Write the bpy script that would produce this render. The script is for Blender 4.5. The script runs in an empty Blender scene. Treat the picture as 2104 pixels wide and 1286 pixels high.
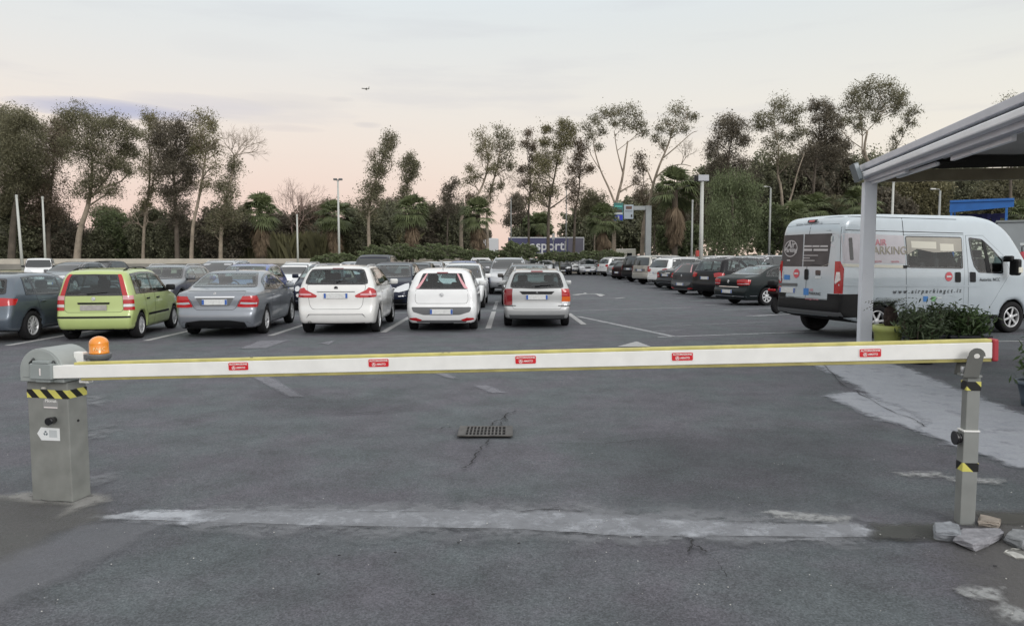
import bpy, bmesh, math, random
import numpy as np
from mathutils import Vector, Matrix
from mathutils.bvhtree import BVHTree
from mathutils.geometry import delaunay_2d_cdt

R = math.radians
SC = bpy.context.scene
COL = SC.collection
random.seed(7)
np.random.seed(7)

# ------------------------------------------------------------------ camera
CAM_H, FPX, PITCH = 1.68, 1520.0, 4.29
cam_d = bpy.data.cameras.new("camera")
cam_d.sensor_fit = 'HORIZONTAL'; cam_d.sensor_width = 36.0
cam_d.lens = FPX/2104*36.0
cam_d.clip_start = 0.05; cam_d.clip_end = 6000
cam = bpy.data.objects.new("camera", cam_d); COL.objects.link(cam)
cam.location = (0, 0, CAM_H)
cam.rotation_euler = (R(90-PITCH), 0, 0)
SC.camera = cam
SC.view_settings.view_transform = 'Standard'
SC.view_settings.look = 'None'
SC.view_settings.exposure = 0.0
SC.view_settings.gamma = 1.0
SC.cycles.max_bounces = 6
SC.cycles.transparent_max_bounces = 10
SC.cycles.diffuse_bounces = 3
SC.cycles.glossy_bounces = 3
SC.cycles.caustics_reflective = False
SC.cycles.caustics_refractive = False

# ------------------------------------------------------------------ sky after sunset, glow behind the viewer's right
SUN_AZ = R(145)      # direction of the glow, measured from +Y clockwise (behind, to the right)
SUN_EL = R(9)
world = bpy.data.worlds.new("World"); SC.world = world
world.use_nodes = True
nt = world.node_tree; nt.nodes.clear()
def N(t, **k):
    n = nt.nodes.new(t)
    for a, b in k.items(): setattr(n, a, b)
    return n
def LK(a, b): nt.links.new(a, b)
def MATH(op, a, b=None, clamp=False):
    n = N('ShaderNodeMath', operation=op); n.use_clamp = clamp
    for i, v in enumerate((a, b)):
        if v is None: continue
        if isinstance(v, (int, float)): n.inputs[i].default_value = v
        else: LK(v, n.inputs[i])
    return n.outputs[0]
def MIXC(fac, a, b, mode='MIX'):
    n = N('ShaderNodeMix', data_type='RGBA', blend_type=mode)
    for s, v in ((n.inputs[0], fac), (n.inputs[6], a), (n.inputs[7], b)):
        if isinstance(v, (int, float)): s.default_value = v
        elif isinstance(v, tuple): s.default_value = (*v, 1) if len(v) == 3 else v
        else: LK(v, s)
    return n.outputs[2]
def RAMP(f, stops, interp='B_SPLINE'):
    n = N('ShaderNodeValToRGB'); cr = n.color_ramp; cr.interpolation = interp
    while len(cr.elements) < len(stops): cr.elements.new(0.5)
    for e, (p, c) in zip(cr.elements, stops):
        e.position = p; e.color = (*c, 1)
    if not isinstance(f, (int, float)): LK(f, n.inputs[0])
    return n.outputs[0]
sky = N('ShaderNodeTexSky', sky_type='NISHITA'); sky.sun_disc = False
sky.sun_elevation = SUN_EL; sky.sun_rotation = SUN_AZ
tc = N('ShaderNodeTexCoord')
sx = N('ShaderNodeSeparateXYZ'); LK(tc.outputs['Generated'], sx.inputs[0])
elev = MATH('MAXIMUM', sx.outputs[2], 0.0)
SKY_L = [(0.0, (.88, .62, .55)), (.06, (.92, .70, .61)), (.12, (.93, .79, .70)), (.18, (.90, .83, .76)), (.25, (.83, .835, .82)), (.34, (.75, .82, .855)), (.6, (.92, 1.03, 1.15)), (1.0, (1.65, 1.78, 1.92))]
SKY_R = [(0.0, (.90, .74, .60)), (.06, (.93, .82, .69)), (.12, (.93, .87, .76)), (.18, (.89, .865, .79)), (.25, (.83, .84, .805)), (.34, (.73, .80, .83)), (.6, (.92, 1.03, 1.15)), (1.0, (1.65, 1.78, 1.92))]
cl = RAMP(elev, SKY_L); crr = RAMP(elev, SKY_R)
side = MATH('ADD', MATH('MULTIPLY', sx.outputs[0], 1.15), 0.28, True)
base = MIXC(side, cl, crr)
# glow round the set sun
gd = N('ShaderNodeVectorMath', operation='DOT_PRODUCT'); LK(tc.outputs['Generated'], gd.inputs[0])
gd.inputs[1].default_value = (math.sin(SUN_AZ)*.98, math.cos(SUN_AZ)*.98, .2)
glow = MATH('POWER', MATH('MAXIMUM', gd.outputs['Value'], 0.0), 1.6)
base = MIXC(glow, base, (1.55, 1.54, 1.53))
# thin clouds
mp = N('ShaderNodeMapping'); mp.inputs['Scale'].default_value = (1.6, 1.6, 13.0)
LK(tc.outputs['Generated'], mp.inputs[0])
nz = N('ShaderNodeTexNoise'); nz.inputs['Scale'].default_value = 2.2; nz.inputs['Detail'].default_value = 5; nz.inputs['Roughness'].default_value = .55
LK(mp.outputs[0], nz.inputs['Vector'])
band = RAMP(elev, [(0.0, (0,0,0)), (.10, (.0,.0,.0)), (.16, (.8,.8,.8)), (.26, (.6,.6,.6)), (.45, (.25,.25,.25)), (1, (.1,.1,.1))], 'LINEAR')
cloud = MATH('MULTIPLY', RAMP(nz.outputs[0], [(.50, (0,0,0)), (.72, (1,1,1))], 'EASE'), band)
cloud = MATH('MULTIPLY', cloud, .38)
base = MIXC(cloud, base, (.62, .62, .67))
# the long lilac cloud bank low on the left and two small smudges
def blob(c, su, sv, rag=0.35):
    a = math.atan2(c[0], c[1]); 
    az = MATH('ARCTAN2', sx.outputs[0], sx.outputs[1])
    du = MATH('DIVIDE', MATH('SUBTRACT', az, a), su)
    nn = MATH('MULTIPLY', MATH('SUBTRACT', nz2.outputs[0], .5), rag*4)
    dv = MATH('ADD', MATH('DIVIDE', MATH('SUBTRACT', sx.outputs[2], c[2]), sv), nn)
    r2 = MATH('ADD', MATH('MULTIPLY', du, du), MATH('MULTIPLY', dv, dv))
    return MATH('POWER', MATH('SUBTRACT', 1.0, r2, True), .8)
mp2 = N('ShaderNodeMapping'); mp2.inputs['Scale'].default_value = (4, 4, 30.0)
LK(tc.outputs['Generated'], mp2.inputs[0])
nz2 = N('ShaderNodeTexNoise'); nz2.inputs['Scale'].default_value = 2.5; nz2.inputs['Detail'].default_value = 4
LK(mp2.outputs[0], nz2.inputs['Vector'])
def pix_dir(px, py):
    u, v = (px-1052)/FPX, (py-643)/FPX
    p = R(PITCH)
    d = Vector((u, math.cos(p)-v*math.sin(p), -math.sin(p)-v*math.cos(p)))
    return d.normalized()
for (px, py, su, sv, k, colr) in ((235, 226, .115, .0105, 1.0, (.54, .55, .69)), (420, 218, .10, .014, .55, (.68, .66, .71)), (755, 257, .020, .004, .35, (.60, .58, .60)),
                                  (590, 266, .05, .005, .28, (.64, .60, .62)), (590, 208, .09, .010, .25, (.66, .64, .66)), (700, 205, .02, .004, .22, (.6, .58, .6)), (480, 100, .08, .016, .15, (.68, .68, .70))):
    b = MATH('MULTIPLY', blob(pix_dir(px, py), su, sv), k)
    base = MIXC(b, base, colr)
skymul = MIXC(1.0, sky.outputs[0], (.055, .055, .055), 'MULTIPLY')
fin = MIXC(0.04, base, skymul)
bg = N('ShaderNodeBackground'); LK(fin, bg.inputs[0]); bg.inputs[1].default_value = 1.0
wo = N('ShaderNodeOutputWorld'); LK(bg.outputs[0], wo.inputs[0])

sun_d = bpy.data.lights.new("sun", 'SUN'); sun_d.energy = 1.1; sun_d.angle = R(22); sun_d.color = (1.0, .97, .95)  # after sunset: wide soft lamp added to stand in for the sky glow
sun = bpy.data.objects.new("sun", sun_d); COL.objects.link(sun)
sd = Vector((math.sin(SUN_AZ)*math.cos(R(24)), math.cos(SUN_AZ)*math.cos(R(24)), math.sin(R(24))))
sun.rotation_euler = sd.to_track_quat('Z', 'Y').to_euler()

# ------------------------------------------------------------------ pixel -> place helpers (used once, to read positions off the photo)
def G(px, py, z=0.0):
    d = pix_dir(px, py); t = (z-CAM_H)/d.z
    return Vector((d.x*t, d.y*t, z))
def P(px, py, Y):
    d = pix_dir(px, py); t = Y/d.y
    return Vector((d.x*t, Y, CAM_H+d.z*t))

# ------------------------------------------------------------------ materials
def mat(name, col, rough=.6, metal=0.0, coat=0.0, noise=0.0, nscale=8.0, bump=0.0, bscale=60.0, spec=.5, backdark=False, island=0.0, trans=0.0):
    m = bpy.data.materials.new(name); m.use_nodes = True
    t = m.node_tree; b = t.nodes['Principled BSDF']
    b.inputs['Base Color'].default_value = (*col, 1)
    b.inputs['Roughness'].default_value = rough
    b.inputs['Metallic'].default_value = metal
    b.inputs['Coat Weight'].default_value = coat
    b.inputs['Coat Roughness'].default_value = .06
    b.inputs['Specular IOR Level'].default_value = spec
    out = t.nodes['Material Output']
    cur = None
    if noise > 0:
        n = t.nodes.new('ShaderNodeTexNoise'); n.inputs['Scale'].default_value = nscale; n.inputs['Detail'].default_value = 6
        tcn = t.nodes.new('ShaderNodeTexCoord'); t.links.new(tcn.outputs['Object'], n.inputs['Vector'])
        r = t.nodes.new('ShaderNodeMapRange'); r.inputs[1].default_value = .3; r.inputs[2].default_value = .7
        r.inputs[3].default_value = 1-noise; r.inputs[4].default_value = 1+noise
        t.links.new(n.outputs[0], r.inputs[0])
        mx = t.nodes.new('ShaderNodeMix'); mx.data_type = 'RGBA'; mx.blend_type = 'MULTIPLY'; mx.inputs[0].default_value = 1
        mx.inputs[6].default_value = (*col, 1); t.links.new(r.outputs[0], mx.inputs[7])
        cur = mx.outputs[2]
    if island > 0:
        g = t.nodes.new('ShaderNodeNewGeometry')
        r = t.nodes.new('ShaderNodeMapRange'); r.inputs[3].default_value = 1-island; r.inputs[4].default_value = 1+island
        t.links.new(g.outputs['Random Per Island'], r.inputs[0])
        mx = t.nodes.new('ShaderNodeMix'); mx.data_type = 'RGBA'; mx.blend_type = 'MULTIPLY'; mx.inputs[0].default_value = 1
        if cur is None: mx.inputs[6].default_value = (*col, 1)
        else: t.links.new(cur, mx.inputs[6])
        t.links.new(r.outputs[0], mx.inputs[7]); cur = mx.outputs[2]
    if cur is not None: t.links.new(cur, b.inputs['Base Color'])
    if bump > 0:
        n = t.nodes.new('ShaderNodeTexNoise'); n.inputs['Scale'].default_value = bscale; n.inputs['Detail'].default_value = 4
        tcn = t.nodes.new('ShaderNodeTexCoord'); t.links.new(tcn.outputs['Object'], n.inputs['Vector'])
        bp = t.nodes.new('ShaderNodeBump'); bp.inputs['Strength'].default_value = bump; bp.inputs['Distance'].default_value = .02
        t.links.new(n.outputs[0], bp.inputs['Height']); t.links.new(bp.outputs[0], b.inputs['Normal'])
    if backdark:
        g = t.nodes.new('ShaderNodeNewGeometry'); d = t.nodes.new('ShaderNodeBsdfDiffuse'); d.inputs[0].default_value = (.05, .05, .055, 1)
        ms = t.nodes.new('ShaderNodeMixShader'); t.links.new(g.outputs['Backfacing'], ms.inputs[0])
        t.links.new(b.outputs[0], ms.inputs[1]); t.links.new(d.outputs[0], ms.inputs[2]); t.links.new(ms.outputs[0], out.inputs[0])
    if trans > 0:
        tl = t.nodes.new('ShaderNodeBsdfTranslucent')
        if cur is not None: t.links.new(cur, tl.inputs[0])
        else: tl.inputs[0].default_value = (*col, 1)
        ms = t.nodes.new('ShaderNodeMixShader'); ms.inputs[0].default_value = trans
        t.links.new(b.outputs[0], ms.inputs[1]); t.links.new(tl.outputs[0], ms.inputs[2]); t.links.new(ms.outputs[0], out.inputs[0])
    return m
def glassmat(name, tint, refl=1.0):
    m = bpy.data.materials.new(name); m.use_nodes = True
    t = m.node_tree; t.nodes.clear()
    tr = t.nodes.new('ShaderNodeBsdfTransparent'); tr.inputs[0].default_value = (*tint, 1)
    gl = t.nodes.new('ShaderNodeBsdfGlossy'); gl.inputs['Roughness'].default_value = .02; gl.inputs[0].default_value = (refl, refl, refl, 1)
    lw = t.nodes.new('ShaderNodeLayerWeight'); pw = t.nodes.new('ShaderNodeMath'); pw.operation = 'POWER'; pw.inputs[1].default_value = 4.2
    t.links.new(lw.outputs['Facing'], pw.inputs[0])
    fr = t.nodes.new('ShaderNodeMath'); fr.operation = 'MULTIPLY_ADD'; fr.inputs[1].default_value = .88; fr.inputs[2].default_value = .05; t.links.new(pw.outputs[0], fr.inputs[0])
    ms = t.nodes.new('ShaderNodeMixShader'); o = t.nodes.new('ShaderNodeOutputMaterial')
    t.links.new(fr.outputs[0], ms.inputs[0]); t.links.new(tr.outputs[0], ms.inputs[1]); t.links.new(gl.outputs[0], ms.inputs[2]); t.links.new(ms.outputs[0], o.inputs[0])
    return m
M = {}
M['glass'] = glassmat('tinted_glass', (.60, .72, .72))
M['glass_clear'] = glassmat('side_glass', (.76, .84, .82))
M['glass_far'] = mat('far_glass', (.014, .018, .020), .04, spec=1.0)
M['black'] = mat('black_plastic', (.007, .007, .008), .5, spec=.3)
M['black_gloss'] = mat('black_gloss', (.010, .010, .012), .15, coat=.6)
M['rubber'] = mat('rubber', (.011, .011, .012), .85, spec=.3, noise=.2, nscale=20)
M['well'] = mat('wheel_well', (.008, .008, .009), .95)
M['chrome'] = mat('chrome', (.75, .76, .78), .12, metal=1)
M['silver'] = mat('rim_silver', (.56, .57, .58), .38, metal=.35)
M['dark_rim'] = mat('rim_dark', (.07, .07, .075), .4, metal=.6)
M['red'] = mat('red_lens', (.42, .008, .012), .12, coat=.5)
M['pink'] = mat('pale_red_lens', (.62, .30, .33), .14, coat=1)
M['dred'] = mat('dark_red_lens', (.20, .006, .010), .12, coat=.5)
M['orange'] = mat('orange_lens', (.70, .14, .02), .12, coat=.5)
M['clear'] = mat('clear_lens', (.62, .64, .66), .08, metal=.35, coat=1)
M['plate'] = mat('plate_white', (.66, .67, .66), .35, noise=.10, nscale=22)
M['plate_grey'] = mat('plate_grey', (.38, .36, .34), .4, noise=.12, nscale=14)
M['plate_blue'] = mat('plate_blue', (.04, .12, .42), .35)
M['seat'] = mat('seat_fabric', (.035, .036, .042), .9)
M['grey_plastic'] = mat('grey_plastic', (.12, .125, .13), .5)
M['seam'] = mat('panel_gap', (.012, .012, .013), .8)

# ------------------------------------------------------------------ objects
def tag(o, label=None, cat=None, group=None, kind=None):
    if label: o['label'] = label
    if cat: o['category'] = cat
    if group: o['group'] = group
    if kind: o['kind'] = kind
    return o
def empty(name, loc=(0, 0, 0), rz=0.0, parent=None):
    o = bpy.data.objects.new(name, None); COL.objects.link(o)
    o.location = loc; o.rotation_euler = (0, 0, rz); o.empty_display_size = .2
    if parent: o.parent = parent
    return o
def link_mesh(name, me, m=None, parent=None, loc=None, rz=None):
    o = bpy.data.objects.new(name, me); COL.objects.link(o)
    if parent: o.parent = parent
    if loc is not None: o.location = loc
    if rz is not None: o.rotation_euler = (0, 0, rz)
    return o
def fast_mesh(name, co, faces, mats, smooth=False, mi=None):
    """co (n,3) array, faces (m,k) int array"""
    me = bpy.data.meshes.new(name)
    co = np.asarray(co, dtype=np.float32); faces = np.asarray(faces, dtype=np.int32)
    k = faces.shape[1]
    me.vertices.add(len(co)); me.vertices.foreach_set('co', co.ravel())
    me.loops.add(faces.size); me.loops.foreach_set('vertex_index', faces.ravel())
    me.polygons.add(len(faces)); me.polygons.foreach_set('loop_start', np.arange(0, faces.size, k, dtype=np.int32))
    if mi is not None: me.polygons.foreach_set('material_index', np.asarray(mi, dtype=np.int32))
    me.polygons.foreach_set('use_smooth', np.full(len(faces), smooth))
    for m in (mats if isinstance(mats, (list, tuple)) else [mats]): me.materials.append(m)
    me.update(calc_edges=True); me.validate()
    return me

class MB:
    def __init__(s): s.bm = bmesh.new()
    def _tf(s, vs, mtx):
        if mtx is not None:
            for v in vs: v.co = mtx @ v.co
    def box(s, c, d, bev=0.0, mtx=None, mi=0, seg=2):
        b = bmesh.new()
        bmesh.ops.create_cube(b, size=1)
        for v in b.verts: v.co = Vector((v.co.x*d[0], v.co.y*d[1], v.co.z*d[2]))
        if bev > 0: bmesh.ops.bevel(b, geom=b.edges[:], offset=bev, segments=seg, profile=.5, affect='EDGES')
        for v in b.verts: v.co += Vector(c)
        return s._merge(b, mtx, mi)
    def _merge(s, b, mtx, mi):
        mp = {}
        for v in b.verts:
            co = v.co if mtx is None else mtx @ v.co
            mp[v] = s.bm.verts.new(co)
        for f in b.faces:
            try:
                nf = s.bm.faces.new([mp[v] for v in f.verts]); nf.material_index = mi; nf.smooth = f.smooth
            except ValueError: pass
        b.free(); return s
    def tube(s, pts, rad, n=8, mi=0, caps=True, smooth=True):
        pts = [Vector(p) for p in pts]
        if isinstance(rad, (int, float)): rad = [rad]*len(pts)
        rings = []
        up = Vector((0, 0, 1))
        for i, p in enumerate(pts):
            a = pts[max(0, i-1)]; b = pts[min(len(pts)-1, i+1)]
            t = (b-a).normalized() if (b-a).length > 1e-9 else Vector((0, 0, 1))
            if i == 0:
                u = t.cross(Vector((0, 1, 0)) if abs(t.z) > .9 else up).normalized()
            else:
                u = (u - t*u.dot(t)).normalized()
            w = t.cross(u)
            rings.append([s.bm.verts.new(p + (u*math.cos(2*math.pi*k/n) + w*math.sin(2*math.pi*k/n))*rad[i]) for k in range(n)])
        for i in range(len(rings)-1):
            for k in range(n):
                f = s.bm.faces.new([rings[i][k], rings[i][(k+1) % n], rings[i+1][(k+1) % n], rings[i+1][k]]); f.smooth = smooth; f.material_index = mi
        if caps:
            for rg, rv in ((rings[0], True), (rings[-1], False)):
                f = s.bm.faces.new(rg[::-1] if rv else rg); f.material_index = mi
        return s
    def lathe(s, prof, n=24, mtx=None, mi=0, smooth=True, caps=True):
        """prof (r,z) revolved round z"""
        rings = []
        for r, z in prof:
            ring = []
            for k in range(n):
                a = 2*math.pi*k/n
                co = Vector((r*math.cos(a), r*math.sin(a), z))
                ring.append(s.bm.verts.new(co if mtx is None else mtx @ co))
            rings.append(ring)
        for i in range(len(rings)-1):
            for k in range(n):
                f = s.bm.faces.new([rings[i][k], rings[i][(k+1) % n], rings[i+1][(k+1) % n], rings[i+1][k]]); f.smooth = smooth; f.material_index = mi
        for rg, pr, rv in ((rings[0], prof[0], True), (rings[-1], prof[-1], False)):
            if pr[0] > 1e-4 and caps:
                f = s.bm.faces.new(rg[::-1] if rv else rg); f.material_index = mi
        return s
    def prism(s, poly, mtx, h, mi=0, bev=0.0):
        """poly (u,v) in the plane of mtx, extruded h along its z"""
        b = bmesh.new()
        lo = [b.verts.new((u, v, 0)) for u, v in poly]; hi = [b.verts.new((u, v, h)) for u, v in poly]
        n = len(poly)
        b.faces.new(lo[::-1]); b.faces.new(hi)
        for i in range(n): b.faces.new([lo[i], lo[(i+1) % n], hi[(i+1) % n], hi[i]])
        bmesh.ops.recalc_face_normals(b, faces=b.faces[:])
        if bev > 0: bmesh.ops.bevel(b, geom=b.edges[:], offset=bev, segments=2, profile=.5, affect='EDGES')
        return s._merge(b, mtx, mi)
    def poly(s, pts, mi=0):
        f = s.bm.faces.new([s.bm.verts.new(Vector(p)) for p in pts]); f.material_index = mi; return s
    def mesh(s, name, mats, smooth=None):
        bmesh.ops.recalc_face_normals(s.bm, faces=s.bm.faces[:]) if False else None
        me = bpy.data.meshes.new(name); s.bm.to_mesh(me); s.bm.free()
        for m in (mats if isinstance(mats, (list, tuple)) else [mats]): me.materials.append(m)
        if smooth is not None:
            for p in me.polygons: p.use_smooth = smooth
        return me
    def build(s, name, mats, parent=None, loc=None, rz=None, smooth=None):
        return link_mesh(name, s.mesh(name, mats, smooth), None, parent, loc, rz)
def frame(o, x, y=None, z=None):
    """matrix with origin o, axes x, y, z as columns"""
    x = Vector(x).normalized(); y = Vector(y).normalized(); z = x.cross(y).normalized() if z is None else Vector(z)
    m = Matrix.Identity(4)
    for i, c in enumerate((x, y, z)):
        m[0][i], m[1][i], m[2][i] = c
    m[0][3], m[1][3], m[2][3] = o
    return m
def text(body, size, m, mtx, parent, name='lettering', bold=0.0, sx=1.0, shear=0.0, align='CENTER', space=1.0):
    cu = bpy.data.curves.new(name, 'FONT'); cu.body = body; cu.size = size; cu.align_x = align; cu.align_y = 'CENTER'
    cu.extrude = .0008; cu.offset = bold; cu.shear = shear; cu.space_character = space
    cu.materials.append(m)
    o = bpy.data.objects.new(name, cu); COL.objects.link(o)
    bpy.context.view_layer.update()
    me = bpy.data.meshes.new_from_object(o.evaluated_get(bpy.context.evaluated_depsgraph_get()))
    bpy.data.objects.remove(o); bpy.data.curves.remove(cu)
    me.name = name
    o = link_mesh(name, me, None, parent); o.matrix_local = mtx @ Matrix.Diagonal((sx, 1, 1, 1))
    return o
# ------------------------------------------------------------------ ground
def poly_sdf(P2, poly):
    P2 = np.asarray(P2, dtype=np.float64); V = np.asarray(poly, dtype=np.float64)
    n = len(V); d = np.full(len(P2), 1e9); s = np.ones(len(P2))
    for i in range(n):
        a = V[i]; b = V[(i-1) % n]
        e = b-a; w = P2-a
        t = np.clip((w@e)/max(e@e, 1e-12), 0, 1)
        q = w-np.outer(t, e)
        d = np.minimum(d, (q*q).sum(1))
        c1 = P2[:, 1] >= a[1]; c2 = P2[:, 1] < b[1]; c3 = e[0]*w[:, 1] > e[1]*w[:, 0]
        flip = (c1 & c2 & c3) | (~c1 & ~c2 & ~c3)
        s = np.where(flip, -s, s)
    return s*np.sqrt(d)

def asphalt_mat():
    m = bpy.data.materials.new('asphalt'); m.use_nodes = True
    t = m.node_tree; b = t.nodes['Principled BSDF']
    tcn = t.nodes.new('ShaderNodeTexCoord')
    def noise(sc, det=6, rough=.6, vec=None):
        n = t.nodes.new('ShaderNodeTexNoise'); n.inputs['Scale'].default_value = sc; n.inputs['Detail'].default_value = det; n.inputs['Roughness'].default_value = rough
        t.links.new(vec or tcn.outputs['Object'], n.inputs['Vector']); return n
    def ramp(f, st, ip='LINEAR'):
        r = t.nodes.new('ShaderNodeValToRGB'); r.color_ramp.interpolation = ip
        while len(r.color_ramp.elements) < len(st): r.color_ramp.elements.new(.5)
        for e, (p, c) in zip(r.color_ramp.elements, st): e.position = p; e.color = (*c, 1)
        t.links.new(f, r.inputs[0]); return r.outputs[0]
    def mix(f, a, c, mode='MIX'):
        x = t.nodes.new('ShaderNodeMix'); x.data_type = 'RGBA'; x.blend_type = mode
        for s, v in ((x.inputs[0], f), (x.inputs[6], a), (x.inputs[7], c)):
            if isinstance(v, (int, float)): s.default_value = v
            elif isinstance(v, tuple): s.default_value = (*v, 1)
            else: t.links.new(v, s)
        return x.outputs[2]
    mpp = t.nodes.new('ShaderNodeMapping'); mpp.inputs['Scale'].default_value = (.55, 1.4, 1); t.links.new(tcn.outputs['Object'], mpp.inputs[0])
    big = noise(.55, 8, .62, mpp.outputs[0]); mid = noise(2.3, 7, .65); fine = noise(95, 6, .8); hue = noise(.9, 5, .6)
    c = ramp(big.outputs[0], [(.30, (.074, .079, .087)), (.50, (.094, .099, .108)), (.72, (.128, .132, .142))])
    c = mix(.5, c, ramp(hue.outputs[0], [(.40, (.104, .096, .118)), (.60, (.090, .112, .118))]))
    c = mix(1.0, c, ramp(mid.outputs[0], [(.28, (.74, .74, .74)), (.50, (1, 1, 1)), (.72, (1.22, 1.22, 1.22))]), 'MULTIPLY')
    c = mix(1.0, c, ramp(fine.outputs[0], [(.32, (.58, .58, .58)), (.5, (1, 1, 1)), (.68, (1.55, 1.55, 1.52))]), 'MULTIPLY')
    for sc_, lo, hi in ((95.0, .72, 1.30), (30.0, .93, 1.07)):
        vg = t.nodes.new('ShaderNodeTexVoronoi'); vg.inputs['Scale'].default_value = sc_; t.links.new(tcn.outputs['Object'], vg.inputs['Vector'])
        mr = t.nodes.new('ShaderNodeMapRange'); mr.inputs[3].default_value = lo; mr.inputs[4].default_value = hi
        sg_ = t.nodes.new('ShaderNodeSeparateColor'); t.links.new(vg.outputs['Color'], sg_.inputs[0]); t.links.new(sg_.outputs[0], mr.inputs[0])
        c = mix(1.0, c, mr.outputs[0], 'MULTIPLY')
    vo = t.nodes.new('ShaderNodeTexVoronoi'); vo.inputs['Scale'].default_value = 9.0; t.links.new(tcn.outputs['Object'], vo.inputs['Vector'])
    sp = ramp(vo.outputs['Distance'], [(.0, (1, 1, 1)), (.022, (1, 1, 1)), (.04, (0, 0, 0))])
    gate = ramp(noise(1.7, 3).outputs[0], [(.55, (0, 0, 0)), (.62, (1, 1, 1))])
    sepm = mix(1.0, sp, gate, 'MULTIPLY')
    c = mix(sepm, c, (.30, .30, .29))
    t.links.new(c, b.inputs['Base Color'])
    b.inputs['Specular IOR Level'].default_value = .35
    rr = ramp(big.outputs[0], [(.3, (.62, .62, .62)), (.7, (.85, .85, .85))]); t.links.new(rr, b.inputs['Roughness'])
    bp = t.nodes.new('ShaderNodeBump'); bp.inputs['Strength'].default_value = .55; bp.inputs['Distance'].default_value = .012
    t.links.new(noise(110, 5, .7).outputs[0], bp.inputs['Height']); t.links.new(bp.outputs[0], b.inputs['Normal'])
    return m
def worn_mat(name, col, wear=.5, nscale=9.0, feather=.03, rough=.75, col2=None, maxa=1.0, rag=.05, ragscale=6):
    """sheet material: opaque where the 'mask' distance is inside, ragged and worn towards the edge"""
    m = bpy.data.materials.new(name); m.use_nodes = True
    t = m.node_tree; b = t.nodes['Principled BSDF']; out = t.nodes['Material Output']
    tcn = t.nodes.new('ShaderNodeTexCoord')
    def noise(sc, det=6, ro=.65):
        n = t.nodes.new('ShaderNodeTexNoise'); n.inputs['Scale'].default_value = sc; n.inputs['Detail'].default_value = det; n.inputs['Roughness'].default_value = ro
        t.links.new(tcn.outputs['Object'], n.inputs['Vector']); return n.outputs[0]
    def m_(op, a, c=None, cl=False):
        n = t.nodes.new('ShaderNodeMath'); n.operation = op; n.use_clamp = cl
        for i, v in enumerate((a, c)):
            if v is None: continue
            if isinstance(v, (int, float)): n.inputs[i].default_value = v
            else: t.links.new(v, n.inputs[i])
        return n.outputs[0]
    at = t.nodes.new('ShaderNodeAttribute'); at.attribute_name = 'mask'
    d = m_('ADD', at.outputs['Fac'], m_('MULTIPLY', m_('SUBTRACT', noise(ragscale, 7), .5), rag*4))
    a = m_('SUBTRACT', .5, m_('DIVIDE', d, feather*2), True)
    w = noise(nscale, 8, .72)
    wv = m_('MULTIPLY', m_('SUBTRACT', w, .62-wear*.28), 6.0, True)
    wv = m_('SUBTRACT', 1.0, m_('MULTIPLY', wv, min(1.0, wear*1.4)))
    a = m_('MULTIPLY', m_('MULTIPLY', a, wv), maxa, True)
    mx = t.nodes.new('ShaderNodeMix'); mx.data_type = 'RGBA'
    t.links.new(noise(3.1), mx.inputs[0]); c2 = col2 or tuple(x*.72 for x in col)
    mx.inputs[6].default_value = (*col, 1); mx.inputs[7].default_value = (*c2, 1)
    mf = t.nodes.new('ShaderNodeMix'); mf.data_type = 'RGBA'; mf.blend_type = 'MULTIPLY'; mf.inputs[0].default_value = .55
    t.links.new(mx.outputs[2], mf.inputs[6]); t.links.new(m_('ADD', noise(55, 4), .5), mf.inputs[7])
    t.links.new(mf.outputs[2], b.inputs['Base Color']); b.inputs['Roughness'].default_value = rough
    tr = t.nodes.new('ShaderNodeBsdfTransparent'); ms = t.nodes.new('ShaderNodeMixShader')
    t.links.new(a, ms.inputs[0]); t.links.new(tr.outputs[0], ms.inputs[1]); t.links.new(b.outputs[0], ms.inputs[2]); t.links.new(ms.outputs[0], out.inputs[0])
    return m

far_ground = MB()
far_ground.poly([(-1500, -300, -.06), (1500, -300, -.06), (1500, 3000, -.06), (-1500, 3000, -.06)])
gr = far_ground.build('ground', mat('dry_grass_soil', (.062, .066, .034), .95, noise=.5, nscale=.35, bump=.5, bscale=3))
tag(gr, 'dry grassy ground stretching away beyond the car park', kind='structure')
asp = MB(); asp.poly([(-75, -12, 0), (60, -12, 0), (60, 84, 0), (-24, 84, 0), (-75, 46, 0)])
asphalt = asp.build('asphalt', asphalt_mat())
tag(asphalt, 'worn grey asphalt of the car park with stains and fine cracks', kind='structure')

ZP = [0.0035]
def sheet(poly, m, name, s=.1, margin=.12, z=None, parent=None):
    poly = [(p[0], p[1]) for p in poly]
    xs = [p[0] for p in poly]; ys = [p[1] for p in poly]
    x0, x1, y0, y1 = min(xs)-margin, max(xs)+margin, min(ys)-margin, max(ys)+margin
    nx = max(2, int((x1-x0)/s)+2); ny = max(2, int((y1-y0)/s)+2)
    X, Y = np.meshgrid(np.linspace(x0, x1, nx), np.linspace(y0, y1, ny), indexing='ij')
    P2 = np.stack([X.ravel(), Y.ravel()], 1)
    d = poly_sdf(P2, poly)
    if z is None: z = ZP[0]; ZP[0] += .00012
    idx = np.arange(nx*ny).reshape(nx, ny)
    q = np.stack([idx[:-1, :-1], idx[1:, :-1], idx[1:, 1:], idx[:-1, 1:]], -1).reshape(-1, 4)
    keep = d[q].min(1) < margin
    q = q[keep]
    used, inv = np.unique(q, return_inverse=True)
    co = np.stack([P2[used, 0], P2[used, 1], np.full(len(used), z)], 1)
    me = fast_mesh(name, co, inv.reshape(-1, 4), m)
    at = me.attributes.new('mask', 'FLOAT', 'POINT'); at.data.foreach_set('value', d[used].astype(np.float32))
    return link_mesh(name, me, None, parent)
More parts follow.
